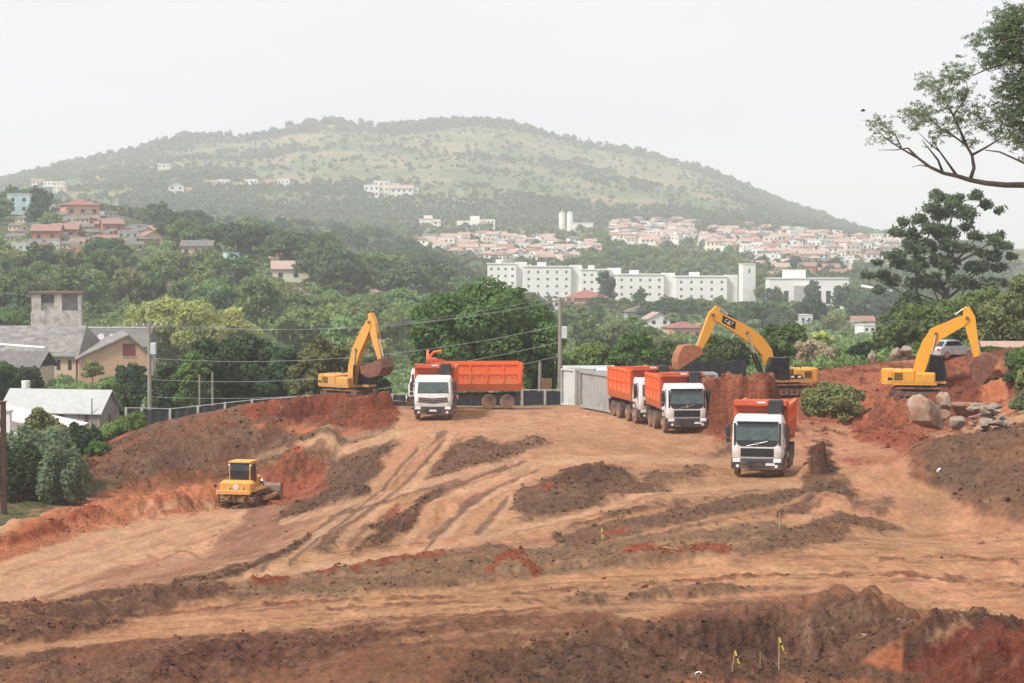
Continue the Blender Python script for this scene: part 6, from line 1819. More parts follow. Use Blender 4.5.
for (px, py, k, s, rz, lab) in [(80,208,12,1.35,.4,'orange walled hillside house with a broad red roof'),(68,199,7,1.0,0,'small brick house peeking above the orange hillside house'),(20,204,11,1.25,.1,'pale blue flat roofed house at the upper left corner'),(48,234,7,1.2,.05,'broad brick house in the hillside row'),(66,232,7,1.1,.1,'red brick cottage joined to the hillside row'),(112,226,7,1.0,.3,'red brick village house with a tall square front'),(112,207,6,1.3,0,'pale grey house at the top right of the village'),(150,238,9,.9,.5,'small tan house at the right end of the village'),
   (50,256,7,.9,.2,'pink roofed house half hidden in the woods'),(231,257,11,.75,.5,'white and blue house in the woods below the ridge'),(218,264,12,.8,.2,'red roofed cottage beside the white and blue house'),(198,247,10,1.5,.05,'long tan roofed house in the woods'),(296,269,1,1.5,.1,'long pale house among trees below the ridge'),(318,270,8,.8,.2,'white annex at the end of the long pale house'),(286,293,10,1.1,.2,'low grey roofed house among the trees'),(300,296,18,.7,.3,'little flat brick shed by the grey roofed house'),(330,236,4,.8,.2,'pink house on the wooded ridge'),(276,256,4,.7,.3,'small pink house on the slope of the ridge'),
   (388,293,1,1.1,.05,'long salmon coloured house above the boom tip'),(408,294,7,.9,.1,'brick house next to the long salmon house'),(400,316,9,.9,.4,'tan house hidden behind the big tree'),(548,307,5,.85,.2,'white flat house beside the utility pole'),(586,301,12,1.5,-.1,'wide hall with a red tiled roof'),(640,314,16,1.1,.1,'house with a grey brown roof above the hoarding'),(656,324,8,.85,.15,'white gabled house with two dark windows'),(682,330,12,.9,.3,'red tiled roof left of the boom'),(700,331,9,.8,.1,'tan cottage behind the excavator boom'),
   (800,322,5,.7,.2,'white block in the trees behind the dry shrub'),(868,332,5,.6,.3,'white shed among the trees behind the dark bush'),(880,330,0,.7,.4,'white cottage by the excavator counterweight'),(845,326,6,.7,.1,'pale grey roofed shed in the trees'),(862,322,0,.7,0,'clay roofed cottage among the trees'),(790,300,9,.6,.2,'tan cottage below the big white hall'),(872,258,2,1.2,.1,'clay roofed town house by the tall eucalyptus'),(1012,246,12,.9,0,'red roofed house seen through the eucalyptus'),(955,262,12,1.1,0,'orange roofed house behind the eucalyptus crown')]:
    s_ = s*.74 if px < 420 and py > 244 else s
    put_house(px, py+(2 if s_ < s else 0), k, rg, 260, s_, rz, 'houses of the hillside town', lab)
for (px, py, k, s, rz) in [(165,170,14,1.2,0),(176,190,8,1.5,.2),(184,192,0,1.3,0),(212,184,0,1.2,0),(224,184,5,1.1,0),(238,186,0,1.1,0),(252,184,5,1.2,0),(268,184,0,1.1,0),(284,184,5,1.2,0),(372,191,5,1.5,0),(382,189,14,1.4,0),(392,190,5,1.6,0),(402,192,13,1.4,0),(412,193,5,1.2,0),(50,186,5,1.2,0),(38,182,0,1.2,.2),(60,188,14,1.1,0)]:
    put_house(px, py, k, rg, 1500, s*1.25, rz, 'white houses on the big hill')

# ---- villas, tanks and small tower at the foot of the hill
def big(name, label, cat, px, py, d, group=None, rz=0.0):
    p = P(px, py, d); return thing(name, label, cat, (p.x, d, p.z), rz, group)
v = big('villa', 'white and pink villa with stepped flat roofs on the meadow below the hill', 'villa', 430, 226, 1700)
b = MB(); b.box(-9,9,-5,5,-6,5.5); b.box(-5,2,-4,4,5.5,9); b.build('wall', WM['white'], v)
b = MB(); b.box(-10,4,-5.4,5.4,5.5,6.3); b.box(1,10,-5.5,5.5,3.2,4.0); b.build('roof_band', WM['pink'], v)
windows(v, (-6,-2,5), (1.4,), -5, 1.6, 1.6)
v = big('villa', 'long white villa with a raised central block below the hill', 'villa', 476, 229, 1700)
b = MB(); b.box(-16,-2,-6,6,-6,7); b.box(-2,16,-7,5,-6,8); b.box(-5,3,-5,5,7,11); b.build('wall', WM['white'], v)
b = MB(); b.box(4,9,-7.12,-7.0,2,7); b.build('facade_panel', WM['salmon'], v)
windows(v, (-12,-8,-5), (1.5,), -6, 1.8, 1.8); windows(v, (11,14), (1.5,4.8), -7, 1.6, 1.6)
for k, (px, lab) in enumerate(((562, 'white cylindrical tank, left of the twin pair'), (570, 'white cylindrical tank, right of the twin pair'))):
    t = big('water_tank', lab, 'tank', px, 226, 1650, 'twin white water tanks')
    b = MB(); b.tube([(0,0,-8),(0,0,10.5)], 2.6, 20); b.build('tank_wall', WM['white'], t)
    b = MB(); b.tube([(0,0,10.5),(0,0,11.2),(0,0,12.2)], [2.7,2.2,.4], 20); b.build('dome_roof', WM['grey'], t)
v = big('pump_house', 'small white flat building at the foot of the twin tanks', 'building', 582, 228, 1640)
b = MB(); b.box(-9,9,-4,4,-6,4); b.build('wall', WM['white'], v); b = MB(); b.box(-9.3,9.3,-4.3,4.3,4,4.5); b.build('roof', RM['white'], v)
v = big('water_tower', 'slim white tower standing alone halfway up the big hill', 'tower', 337, 190, 2150)
b = MB(); b.tube([(0,0,-8),(0,0,8)], 2.2, 16); b.build('shaft', WM['white'], v); b = MB(); b.tube([(0,0,8),(0,0,11)], [2.9,2.6], 16); b.build('tank', WM['white'], v)

# ---- four storey apartment blocks
def apartment(label, px0, px1, pytop, pybot, d, rz, end_px=0):
    p0, p1 = P(px0, pybot, d), P(px1, pybot, d); top = P(px0, pytop, d).z
    Wd = p1.x-p0.x; Hh = top-p0.z
    a = thing('apartment_block', label, 'apartment block', ((p0.x+p1.x)/2, d, p0.z), rz, 'white apartment blocks')
    b = MB(); b.box(-Wd/2, Wd/2, 0, 11, -6, Hh); b.build('wall', WM['white'], a)
    b = MB(); b.box(-Wd/2-.3, Wd/2+.3, -.3, 11.3, Hh, Hh+.45); b.box(-Wd*.2, -Wd*.02, 3, 8, Hh+.45, Hh+1.9); b.build('roof_slab', WM['white'], a)
    b = MB(); b.box(Wd/2-.15, Wd/2+4.6, 2.0, 8.5, -6, Hh+.8); b.build('stair_tower', WM['white'], a)
    n = max(4, int(Wd/3.5)); zs = [Hh-2.5-k*2.85 for k in range(4) if Hh-2.5-k*2.85 > -1]
    windows(a, [-Wd/2+Wd*(k+.5)/n for k in range(n)], zs, 0, .95, 1.0, 'farwin')
    windows(a, (4.0, 7.0), zs[:3], Wd/2+4.6, .8, 1.0, 'farwin', axis='x')
    return a
apartment('first white apartment block from the left, cut by the dark wooded ridge', 488, 516, 264, 288, 815, R(2))
apartment('second white apartment block, longest of the row, above the big domed tree', 524, 571, 267, 293, 805, R(2))
apartment('third white apartment block, cream toned, partly behind the dark conifer', 581, 610, 270, 296, 806, R(2))
apartment('fourth white apartment block, right of the dark conifer', 617, 664, 275, 300, 800, R(2))
apartment('fifth white apartment block, next to the white tower', 676, 727, 277, 303, 795, R(2))
t = big('tower', 'plain white square tower with one small window slit', 'tower', 747, 304, 790, None, R(12))
b = MB(); b.box(-2.6,2.6,-2.6,2.6,-5,15.6); b.build('shaft', WM['white'], t)
b = MB(); b.box(-2.75,2.75,-2.75,2.75,15.6,16.1); b.build('cap', WM['cream'], t)
b = MB(); b.box(-.3,.3,-2.66,-2.6,12.2,14.0); b.build('window', M['win'], t)
# ---- big white hall and its neighbour
v = big('hall', 'big white flat roofed hall with a grey glazed front among the trees', 'hall', 812, 304, 760)
b = MB(); b.box(-16,14,0,14,-5,9.5); b.box(-10,-2,3,10,9.5,13); b.build('wall', WM['white'], v)
b = MB(); b.box(-16.3,14.3,-.3,14.3,9.5,9.9); b.build('roof', RM['white'], v)
b = MB(); b.box(-7,-1,-2.4,0,-5,7); b.build('porch_tower', WM['grey'], v)
windows(v, (-12.5,-9.8,2.6,6.2,9.8), (0,), 0, 1.8, 5.0)
v = big('shed', 'bright white sloping roofed shed left of the eucalyptus trunk', 'shed', 884, 302, 740, None, R(-12))
b = MB(); b.box(-8,8,0,8,-5,3); b.build('wall', WM['white'], v)
b = MB(); b.add([(-8.5,-1,5.6),(8.5,-1,2.6),(8.5,9,2.9),(-8.5,9,6.2),(-8.5,-1,5.8),(8.5,-1,2.8),(8.5,9,3.1),(-8.5,9,6.4)], [(0,1,2,3),(7,6,5,4),(0,4,5,1),(1,5,6,2),(2,6,7,3),(3,7,4,0)]); b.build('roof', RM['white'], v)

# ================================================================== NEAR HOUSES ON THE LEFT
d = 300.0
def X(px, dd=d): return (px-512)/F*dd
def Z(py, dd=d): return P(512, py, dd).z
# rooftop tower
ta = thing('rooftop_tower', 'stained concrete rooftop tower with two open bays behind the grey roofs', 'tower', (X(57,318), 318, Z(330,318)), R(8))
Wt = 3.9; Ht = Z(292,318)-Z(330,318)
b = MB(); b.box(-Wt,Wt,-2.2,2.2,-6,Ht*.52)
for xa, xb in ((-Wt,-Wt+1.6),(-.25,.95),(Wt-.5,Wt)): b.box(xa,xb,-2.2,2.2,Ht*.52,Ht-.25)
b.box(-Wt,Wt,-.3,2.2,Ht*.52,Ht-.25)
b.build('wall', WM['concrete'], ta)
b = MB(); b.box(-Wt-.25,Wt+.25,-2.5,2.5,Ht-.25,Ht+.1); b.build('roof_slab', M['steel'], ta)
b = MB(); b.box(-Wt+1.58,-.26,-1.6,-1.5,Ht*.52,Ht*.72); b.build('bay_panel', WM['grey'], ta)
b = MB(); b.box(-Wt-.02,-Wt+.10,-2.26,-2.2,Ht*.5,Ht-.3); b.build('down_pipe', M['shutter'], ta)
# the long grey roofed building with its windowed end wall
def gabled(label, name, gable_px, ridge_px, eave_py, ridge_py, base_py, depth, dd, wallm, roofm, rzdeg=0, ov=.5, cat='house'):
    """gable end towards the viewer: gable_px = (left, right) of the end wall, ridge_px = apex"""
    xl, xr = X(gable_px[0], dd), X(gable_px[1], dd); xa = X(ridge_px, dd)
    z0 = Z(base_py, dd); he = Z(eave_py, dd)-z0; hr = Z(ridge_py, dd)-z0
    root = thing(name, label, cat, ((xl+xr)/2, dd, z0), R(rzdeg))
    w = xr-xl; a = xa-(xl+xr)/2
    b = MB(); b.prism([(-w/2,-4),(w/2,-4),(w/2,he),(a,hr),(-w/2,he)], 0, depth, 'y'); wl = b.build('wall', WM[wallm], root)
    sl, sr = (hr-he)/(a+w/2), (hr-he)/(w/2-a)
    r = MB(); r.prism([(-w/2-ov, he-ov*sl+.02),(a,hr+.02),(w/2+ov,he-ov*sr+.02),(w/2+ov,he-ov*sr+.2),(a,hr+.24),(-w/2-ov,he-ov*sl+.2)], -ov, depth+ov, 'y'); r.build('roof', RM[roofm], root)
    return root, w, he, hr
g, w_, he, hr = gabled('peach gable ended house with one dark red shuttered window under a grey roof', 'house', (79,152), 128, 358, 336, 392, 16, 288, 'orange', 'dirtywhite', 14)
b = MB(); b.box(.95,2.75,-.06,.0,hr-2.9,hr-1.1); wn = b.build('window', M['shutter'], g)
b = MB(); b.box(.85,2.85,-.10,-.062,hr-3.0,hr-2.92); b.build('sill', WM['concrete'], wn)
lb_ = thing('house', 'long house with patched grey roofs and a windowed beige end wall', 'house', (X(20,292), 292, Z(390,292)), R(-6))
h1 = Z(356,292)-Z(390,292); h2 = Z(329,292)-Z(390,292)
b = MB(); b.box(-14,8.3,0,14,-4,h1-.02); b.build('wall', WM['tan'], lb_)
b = MB(); b.add([(-15,-.6,h1-.1),(8.9,-.6,h1-.1),(7.2,8.5,h2),(-15,8.5,h2),(-15,-.6,h1+.12),(8.9,-.6,h1+.12),(7.2,8.5,h2+.22),(-15,8.5,h2+.22)], [(3,2,1,0),(4,5,6,7),(0,1,5,4),(1,2,6,5),(2,3,7,6),(3,0,4,7)])
b.build('roof', RM['dirtywhite'], lb_)
b = MB(); b.add([(7.22,8.5,h2),(8.92,-.6,h1-.1),(8.92,14.6,h1-.1),(7.22,8.5,h2+.2),(8.92,-.6,h1+.1),(8.92,14.6,h1+.1)], [(0,1,2),(5,4,3),(0,3,4,1),(1,4,5,2),(2,5,3,0)]); b.build('roof_end', RM['grey'], lb_)
for k, yy in enumerate((3.2, 5.6)):
    sk = MB(); f0, f1 = (yy-.0)/9.1, (yy+.5)/9.1
    sk.add([(-9+k*4,yy,h1+(h2-h1)*(yy+.6)/9.1+.16),(3-k*2,yy-1.6,h1+(h2-h1)*(yy-1.0)/9.1+.16),(3-k*2,yy-1.1,h1+(h2-h1)*(yy-.5)/9.1+.16),(-9+k*4,yy+.5,h1+(h2-h1)*(yy+1.1)/9.1+.16)], [(0,1,2,3)])
    sk.build('skylight_strip', RM['white'], lb_)
for x in (2.6,4.4,5.7,7.4): windows(lb_, (x,), (h1-2.0,), 0, .55, 1.5)
for x in (5.7,7.4): windows(lb_, (x,), (h1-4.6,), 0, .55, 1.4)
l2 = thing('house', 'lower front wing with a dark grey roof at the left edge', 'house', (X(-2,276), 276, Z(392,276)), R(-4))
h1 = Z(368,276)-Z(392,276)
b = MB(); b.box(-9,5.4,0,8,-4,h1); b.build('wall', WM['tan'], l2)
gable('roof', 14.4, 9, h1, 2.0, .5, l2, RM['grey']).location = (-1.8, 4, 0)
l3 = thing('house', 'rear grey roofed house joining the orange gable house, with two dish antennas', 'house', (X(118,308), 308, Z(360,308)), R(0))
h1 = Z(346,308)-Z(360,308); h2 = Z(329,308)-Z(360,308)
b = MB(); b.box(-6,4,0,10,-5,h1); b.build('wall', WM['grey'], l3)
b = MB(); b.add([(-6.5,-.5,h1-.1),(4.5,-.5,h1-.1),(4.5,5,h2),(-6.5,5,h2),(-6.5,10.5,h1-.1),(4.5,10.5,h1-.1)], [(0,1,2,3),(3,2,5,4),(1,5,2),(0,3,4),(0,4,5,1)]); b.build('roof', RM['grey'], l3)
b = MB(); b.box(-6.5,4.5,4.85,5.15,h2,h2+.18); b.build('ridge_cap', RM['white'], l3)
for k, (px, lab) in enumerate(((101,'white dish antenna, left one of the two on the grey roof'),(112,'white dish antenna, right one of the two on the grey roof'))):
    da = thing('dish_antenna', lab, 'dish antenna', (X(px,306.5), 306.5, Z(340,306.5)), 0, 'dish antennas on the grey roof')
    b = MB(); b.tube([(0,0,-1.2),(0,0,.3)], .04, 6); b.build('mast', M['steel'], da)
    b = MB(); rr = [.02,.25,.42,.5]; b.lathe_y(0,.5,[(r_, -.25*(r_/.5)**2) for r_ in rr][::1], 16); b.build('dish', WM['white'], da)
# white roofed house with pink end wall
dd = 186.0
wh = thing('house', 'low house with a long white metal roof and a mauve gable end', 'house', (X(60,dd), dd, Z(434,dd)), R(-14))
hw_, hd_ = 4.9, 2.1
he = Z(410,dd)-Z(434,dd); hr = Z(390,dd)-Z(434,dd)
b = MB(); b.prism([(-hd_,-3),(hd_,-3),(hd_,he+.1),(0,hr-.12),(-hd_,he+.1)], -hw_+.2, hw_, 'x'); b.build('wall', WM['mauve'], wh)
gable('roof', 2*hw_, 2*hd_, he+.1, hr-he-.1, .32, wh, RM['paleg'], .08)
b = MB(); b.box(-.6,.5,-hd_-.04,-hd_,.25,he-.1); b.build('shutter_door', WM['grey'], wh)
b = MB(); b.box(1.6,2.7,-hd_-.04,-hd_,.2,he-.15); b.build('shutter_door', WM['grey'], wh)
b = MB(); b.box(.8,1.35,-hd_-.04,-hd_,0,he-.2); b.build('door', M['door'], wh)
b = MB(); b.box(3.4,3.8,-hd_-.04,-hd_,0,he-.25); b.build('door', M['door'], wh)
b = MB(); b.box(hw_,hw_+.04,-.15,.15,he-1.1,he-.3); b.build('window', M['door'], wh)
b = MB(); b.box(hw_,hw_+.03,-hd_+.02,hd_-.02,-1,.55); b.build('plinth', M['shutter'], wh)
b = MB(); b.tube([(4.3,-hd_-.3,-.5),(4.3,-hd_-.3,he+1.3)], .05, 6); b.build('pipe', M['steel'], wh)
tw = thing('water_tank', 'small white water tank on a post behind the white metal roof', 'tank', (X(25,194), 194, Z(392,194)))
b = MB(); b.tube([(0,0,-3),(0,0,.4)], .08, 6); b.build('post', M['steel'], tw)
b = MB(); b.tube([(0,0,.4),(0,0,1.1)], .42, 12); b.build('tank', WM['white'], tw)
dd = 152.0
sh = thing('shed', 'low shed with a sloping white sheet roof at the left edge', 'shed', (X(28,dd), dd, Z(450,dd)), R(-10))
b = MB(); b.box(-4,3.0,-1,3,-3,Z(430,dd)-Z(450,dd)-.15); b.build('wall', WM['white'], sh)
za, zb_ = Z(413,dd)-Z(450,dd), Z(431,dd)-Z(450,dd)
b = MB(); b.add([(-3.6,-1.3,za),(3.5,-1.3,zb_),(3.5,3.2,zb_+.35),(-3.6,3.2,za+.35),(-3.6,-1.3,za+.08),(3.5,-1.3,zb_+.08),(3.5,3.2,zb_+.43),(-3.6,3.2,za+.43)], [(3,2,1,0),(4,5,6,7),(0,1,5,4),(1,2,6,5),(2,3,7,6),(3,0,4,7)]); b.build('roof', RM['white'], sh)

# ================================================================== SITE FURNITURE
# rusty post at the left edge
zq = gz(X(1,118), 118)
ps = thing('post', 'rusty brown post standing at the left edge of the picture', 'post', (X(2,118), 118, zq))
M['rust'] = mat('rusty_brown_steel', (.075,.035,.028), .8, .1, .4, 3)
b = MB(); b.box(-.14,.14,-.14,.14,-.6,Z(402,118)-zq); b.build('column', M['rust'], ps)
b = MB(); b.box(-.2,.2,-.2,.2,Z(402,118)-zq,Z(402,118)-zq+.06); b.build('cap', M['steel'], ps)
zq = gz(X(3,139), 139)
wp = thing('gate_pillar', 'white painted pillar behind the rusty post', 'pillar', (X(5,139), 139, zq))
b = MB(); b.box(-.32,.32,-.3,.3,-.6,Z(412,139)-zq); b.build('shaft', WM['white'], wp); b = MB(); b.box(-.4,.4,-.38,.38,Z(412,139)-zq,Z(412,139)-zq+.12); b.build('cap', WM['grey'], wp)

M['fence_post'] = mat('pale_fence_post', (.45,.43,.40), .8, 0, .3, 3)
M['fence_panel'] = mat('dark_blue_grey_sheet', (.040,.045,.051), .6, 0, .35, .8)
def fence(name, label, pts, m_panel, post_m, sub=False, drop=1.2, gap=.12, rib=.6):
    """pts: (px, top row, distance) of each post; one panel between each pair, ribbed sheet"""
    q = [P(*p) for p in pts]
    root = thing(name, label, 'fence', (q[0].x, q[0].y, gz(q[0].x, q[0].y)))
    O_ = Vector(root.location)
    for i, p in enumerate(q):
        b = MB(); g = gz(p.x, p.y)
        b.box(p.x-O_.x-.09, p.x-O_.x+.09, p.y-O_.y-.09, p.y-O_.y+.09, min(g, p.z-1.6)-.5-O_.z, p.z-O_.z+.06); b.build('post', post_m, root)
    for a, c in zip(q[:-1], q[1:]):
        b = MB(); dv = (c-a); dv.z = 0; L_ = dv.length; n = max(2, int(L_/rib)); nn = Vector((-dv.y, dv.x, 0)).normalized()
        vs = []; fs = []
        for k in range(n*2+1):
            t = k/(n*2); p = a.lerp(c, t); g = min(gz(p.x, p.y), p.z-1.4)-.25
            o_ = nn*(.035 if (k//1) % 2 else -.035)
            for zz in (g, p.z-gap): vs.append((p.x+o_.x-O_.x, p.y+o_.y-O_.y, zz-O_.z))
            for zz in (g, p.z-gap): vs.append((p.x+o_.x+nn.x*.02-O_.x, p.y+o_.y+nn.y*.02-O_.y, zz-O_.z))
        for k in range(n*2):
            i = k*4; j = i+4
            fs += [(i,j,j+1,i+1),(i+2,i+3,j+3,j+2),(i+1,j+1,j+3,i+3)]
        b.add(vs, fs); b.build('panel', m_panel, root)
        b = MB(); b.tube([tuple(a-O_), tuple(c-O_)], .04, 6); b.build('rail', post_m, root)
    return root
fence('site_fence', 'long dark sheet fence with pale posts along the back of the site', [(126,408,151),(142,408,151.5),(170,409,152),(198,406,152.5),(225,403,153),(252,400,153.5),(281,398,154),(309,396,154.5),(336,395,155),(364,394,155),(392,394,155),(420,394,155)], M['fence_panel'], M['fence_post'])
fence('site_fence', 'dark sheet fence with a grey post between the orange dump truck and the container', [(420,391,154),(455,391,153),(490,391,152),(522,390,150),(545,390,149),(572,390,148),(590,391,148)], M['navy'], M['fence_post'])
fence('hoarding', 'tall dark navy hoarding behind the trucks and the raised bucket', [(655,360,156),(675,360,156),(694,360.5,156),(716,361,156),(745,361,156)], M['navy'], M['navy'])
# timber fence pieces in orange and brown by the stub pole
M['timber'] = mat('brown_timber', (.26,.13,.07), .8, 0, .35, 2); M['ochre'] = mat('ochre_board', (.50,.31,.13), .8, 0, .3, 2)
for (xa, xb, yt, mm, lab) in ((542,552,378,'timber','brown timber panel right of the stub pole'), (561,568,379,'ochre','ochre board panel left of the white cabin')):
    a, c = P(xa, yt, 151), P(xb, yt, 151); g = gz(a.x, 151)
    bd_ = thing('board_panel', lab, 'panel', ((a.x+c.x)/2, 151, g))
    hw2 = (c.x-a.x)/2
    for k in range(4):
        b = MB(); b.box(-hw2+2*hw2*k/4, -hw2+2*hw2*(k+1)/4-.02, -.03, .03, -.4, a.z-g-.03*(k % 2)); b.build('board', M[mm], bd_)
    b = MB(); b.box(-hw2, hw2, .03, .08, 1.2, 1.3); b.build('batten', M['timber'], bd_)

# containers
M['cont'] = mat('grey_container_paint', (.36,.37,.36), .55, .1, .2, .8, (.27,.26,.24), .5, .75)
M['cont_roof'] = mat('dirty_container_roof', (.26,.25,.23), .8, 0, .3, 1.0)
M['cont_white'] = mat('white_cabin_paint', (.56,.58,.57), .5, 0, .2, .8, (.44,.43,.41), .5, .75)
def container(label, loc, rz, L_, W_, H_, m, name='container', window=False):
    root = thing(name, label, 'container' if name == 'container' else 'cabin', loc, rz)
    b = MB()
    def ribbed(p0, p1, nn):
        p0, p1, nn = Vector(p0), Vector(p1), Vector(nn); n = int((p1-p0).length/.14); vs = []; fs = []
        for k in range(n+1):
            p = p0.lerp(p1, k/n)+nn*(.0 if (k//2) % 2 else -.05)
            vs += [(p.x,p.y,.16),(p.x,p.y,H_-.1)]
        for k in range(n): fs.append((2*k,2*k+2,2*k+3,2*k+1))
        b.add(vs, fs)
    ribbed((-L_/2+.1,-W_/2,0),(L_/2-.1,-W_/2,0),(0,-1,0)); ribbed((L_/2,-W_/2+.1,0),(L_/2,W_/2-.1,0),(1,0,0)); ribbed((L_/2-.1,W_/2,0),(-L_/2+.1,W_/2,0),(0,1,0)); ribbed((-L_/2,W_/2-.1,0),(-L_/2,-W_/2+.1,0),(-1,0,0))
    b.build('side_wall', m, root)
    f = MB()
    for sx in (-1,1):
        for sy in (-1,1): f.box(sx*L_/2-.09, sx*L_/2+.05*sx+.04, sy*W_/2-.08, sy*W_/2+.08, 0, H_)
    for sy in (-1,1):
        f.box(-L_/2-.02, L_/2+.02, sy*W_/2-.07, sy*W_/2+.07, .03, .17); f.box(-L_/2-.02, L_/2+.02, sy*W_/2-.07, sy*W_/2+.07, H_-.11, H_+.03)
    for sx in (-1,1):
        f.box(sx*L_/2-.07, sx*L_/2+.07, -W_/2, W_/2, .035, .165); f.box(sx*L_/2-.07, sx*L_/2+.07, -W_/2, W_/2, H_-.105, H_+.025)
    f.build('frame', m, root)
    r = MB(); r.box(-L_/2+.04, L_/2-.04, -W_/2+.04, W_/2-.04, H_-.03, H_+.015); r.build('roof', M['cont_roof'], root)
    if window:
        w2 = MB(); w2.box(L_/2+.01, L_/2+.07, -.25, .25, 1.25, 2.1); w2.build('window', M['win'], root)
    return root
c1 = on_z(611, 415, 0.0); c2_ = on_z(581, 409, 0.0)
dv = Vector((c1.x-c2_.x, c1.y-c2_.y, 0)); rz = math.atan2(dv.y, dv.x); ux = dv.normalized(); nx_ = Vector((-ux.y, ux.x, 0))
Lc = dv.length
cc_ = (c1+c2_)/2+nx_*1.22
container('grey ribbed steel container standing left of the four axle dump truck', (cc_.x, cc_.y, gz(cc_.x, cc_.y)), rz, Lc, 2.44, 2.55, M['cont'])
p = P(574, 408, 147)
container('white site cabin with a small window behind the grey ribbed container', (p.x+.25, 147, gz(p.x, 147)-.1), R(-62), 1.9, 1.5, 2.75, M['cont_white'], 'site_cabin', True)
p = P(668, 395, 150)
container('long pale grey container behind the parked trucks, in front of the navy hoarding', (p.x+.4, 149.5, P(668, 373, 149.5).z-2.55), R(2), 6.1, 2.4, 2.55, M['cont'])
p = P(620, 395, 151)
tp = thing('tarp_shelter', 'white rounded tarpaulin shelter between the two grey containers', 'shelter', (p.x, 151, P(620,368,151).z-2.7), R(6))
b = MB(); n = 24; vs = []; fs = []
for k in range(n+1):
    x_ = -1.9+3.8*k/n; bulge = .05 if k % 2 else 0
    for j in range(9):
        a = PI*j/8; vs.append((x_, -(1.1+bulge)*math.cos(a), 1.6+(1.1+bulge)*math.sin(a)))
for k in range(n):
    for j in range(8): fs.append((k*9+j,(k+1)*9+j,(k+1)*9+j+1,k*9+j+1))
b.add(vs, fs); b.build('tarp', M['cont_white'], tp)
for x_ in (-1.8, 1.8):
    for y_ in (-1.1, 1.1):
        b = MB(); b.tube([(x_,y_,-.3),(x_,y_,1.65)], .05, 6); b.build('pole', M['steel'], tp)
p = P(596, 395, 153)
tp = thing('tarp_shelter', 'pale sheet roof on posts with a dark opening behind the white cabin', 'shelter', (p.x-.6, 153, P(596,368,153).z-2.6), R(4))
b = MB(); b.prism([(-1.5,2.3),(0,2.72),(1.5,2.35),(1.5,2.42),(0,2.8),(-1.5,2.38)], -2.0, 2.0, 'x'); b.build('roof', RM['paleg'], tp)
for x_ in (-1.8, 1.8):
    for y_ in (-1.3, 1.3):
        b = MB(); b.tube([(x_,y_,-.3),(x_,y_,2.4)], .06, 6); b.build('post', M['steel'], tp)

# utility poles and wires
M['pole'] = mat('weathered_concrete_pole', (.30,.26,.22), .9, 0, .3, 1.5)
M['wire'] = mat('power_wire', (.30,.31,.31), .5)
POLES = {}
def upole(key, label, px, pytop, d, r=.14, arm=True, box=None):
    x = X(px, d); g = gz(x, d); h = P(px, pytop, d).z-g
    root = thing('utility_pole', label, 'utility pole', (x, d, g))
    b = MB(); b.tube([(0,0,-.5),(0,0,h)], [r*1.25, r*.75], 10); b.build('shaft', M['pole'], root)
    if arm:
        for k, zz in enumerate((h-.35,)):
            b = MB(); b.box(-1.1,1.1,-.06,.06,zz-.06,zz+.06); ar = b.build('crossarm', M['pole'], root)
            for xx in (-1.0,-.45,.45,1.0):
                b = MB(); b.tube([(xx,0,zz+.06),(xx,0,zz+.16),(xx,0,zz+.24)], [.03,.06,.03], 8); b.build('insulator', M['lens'], ar)
    if box:
        b = MB(); b.cbox(.12,.55,-.25,.2,h-box-.45,h-box+.45,.04); b.build('transformer', M['cont_white'], root)
        b = MB(); b.box(-.1,.2,-.05,.05,h-box+.2,h-box+.28); b.build('bracket', M['steel'], root)
    POLES[key] = Vector((x, d, g+h))
    return root
upole('a', 'tall utility pole in front of the dark grove on the left', 149, 322, 160, .17, True, 2.1)
upole('b', 'utility pole with a white box between the big tree and the cabin', 560, 297, 153, .16, True, 2.7)
upole('c', 'short bare concrete stub pole left of the white box pole', 540, 362, 151.5, .15, False)
upole('d', 'thin grey pole standing above the bright yellow excavator boom', 938, 306, 178, .10, False)
upole('e', 'thin pale pole inside the dark grove, nearer the left utility pole', 199, 375, 168, .09, False)
upole('f', 'thin pale pole inside the dark grove, farther from the left utility pole', 212, 372, 168, .10, False)
def wire(label, a, b_, sag=1.0, r=.010, grp='power lines across the site'):
    n = 16
    pts = [(a.lerp(b_, k/n)-Vector((0,0,sag*4*(k/n)*(1-k/n)))) for k in range(n+1)]
    m = MB(); O_ = pts[0]; m.tube([tuple(p-O_) for p in pts], r, 5)
    o_ = m.build('power_line', M['wire']); o_.location = O_
    tag(o_, label, 'power line', grp)
pa, pb, pd = POLES['a'], POLES['b'], POLES['d']
lft = P(-260, 330, 150); rgt = P(1200, 300, 185)
for k, dx in enumerate((-1.0,.45,1.0)):
    nm = ('front','middle','rear')[k]
    wire(f'{nm} top wire between the left utility pole and the white box pole', pa+Vector((dx,dx*.3,-.1)), pb+Vector((dx,dx*.3,-.1)), 1.3)
    wire(f'{nm} top wire from the white box pole toward the right', pb+Vector((dx,dx*.3,-.1)), P(960,318+k*3,176), .9)
    wire(f'{nm} top wire leaving the left utility pole over the grey roofs', pa+Vector((dx,dx*.3,-.1)), lft+Vector((dx,0,0)), 1.0)
for k, dz_ in enumerate((2.9,4.6,6.0)):
    nm = ('upper','middle','lower')[k]
    wire(f'{nm} slack cable across the dark grove', pa+Vector((0,0,-dz_)), pb+Vector((0,0,-dz_*.75)), 1.2, .016)
for k in range(2): wire(('upper' if k == 0 else 'lower')+' wire passing behind the bright yellow excavator boom', P(900,322+k*6,177), P(1200,316+k*7,180), .5)

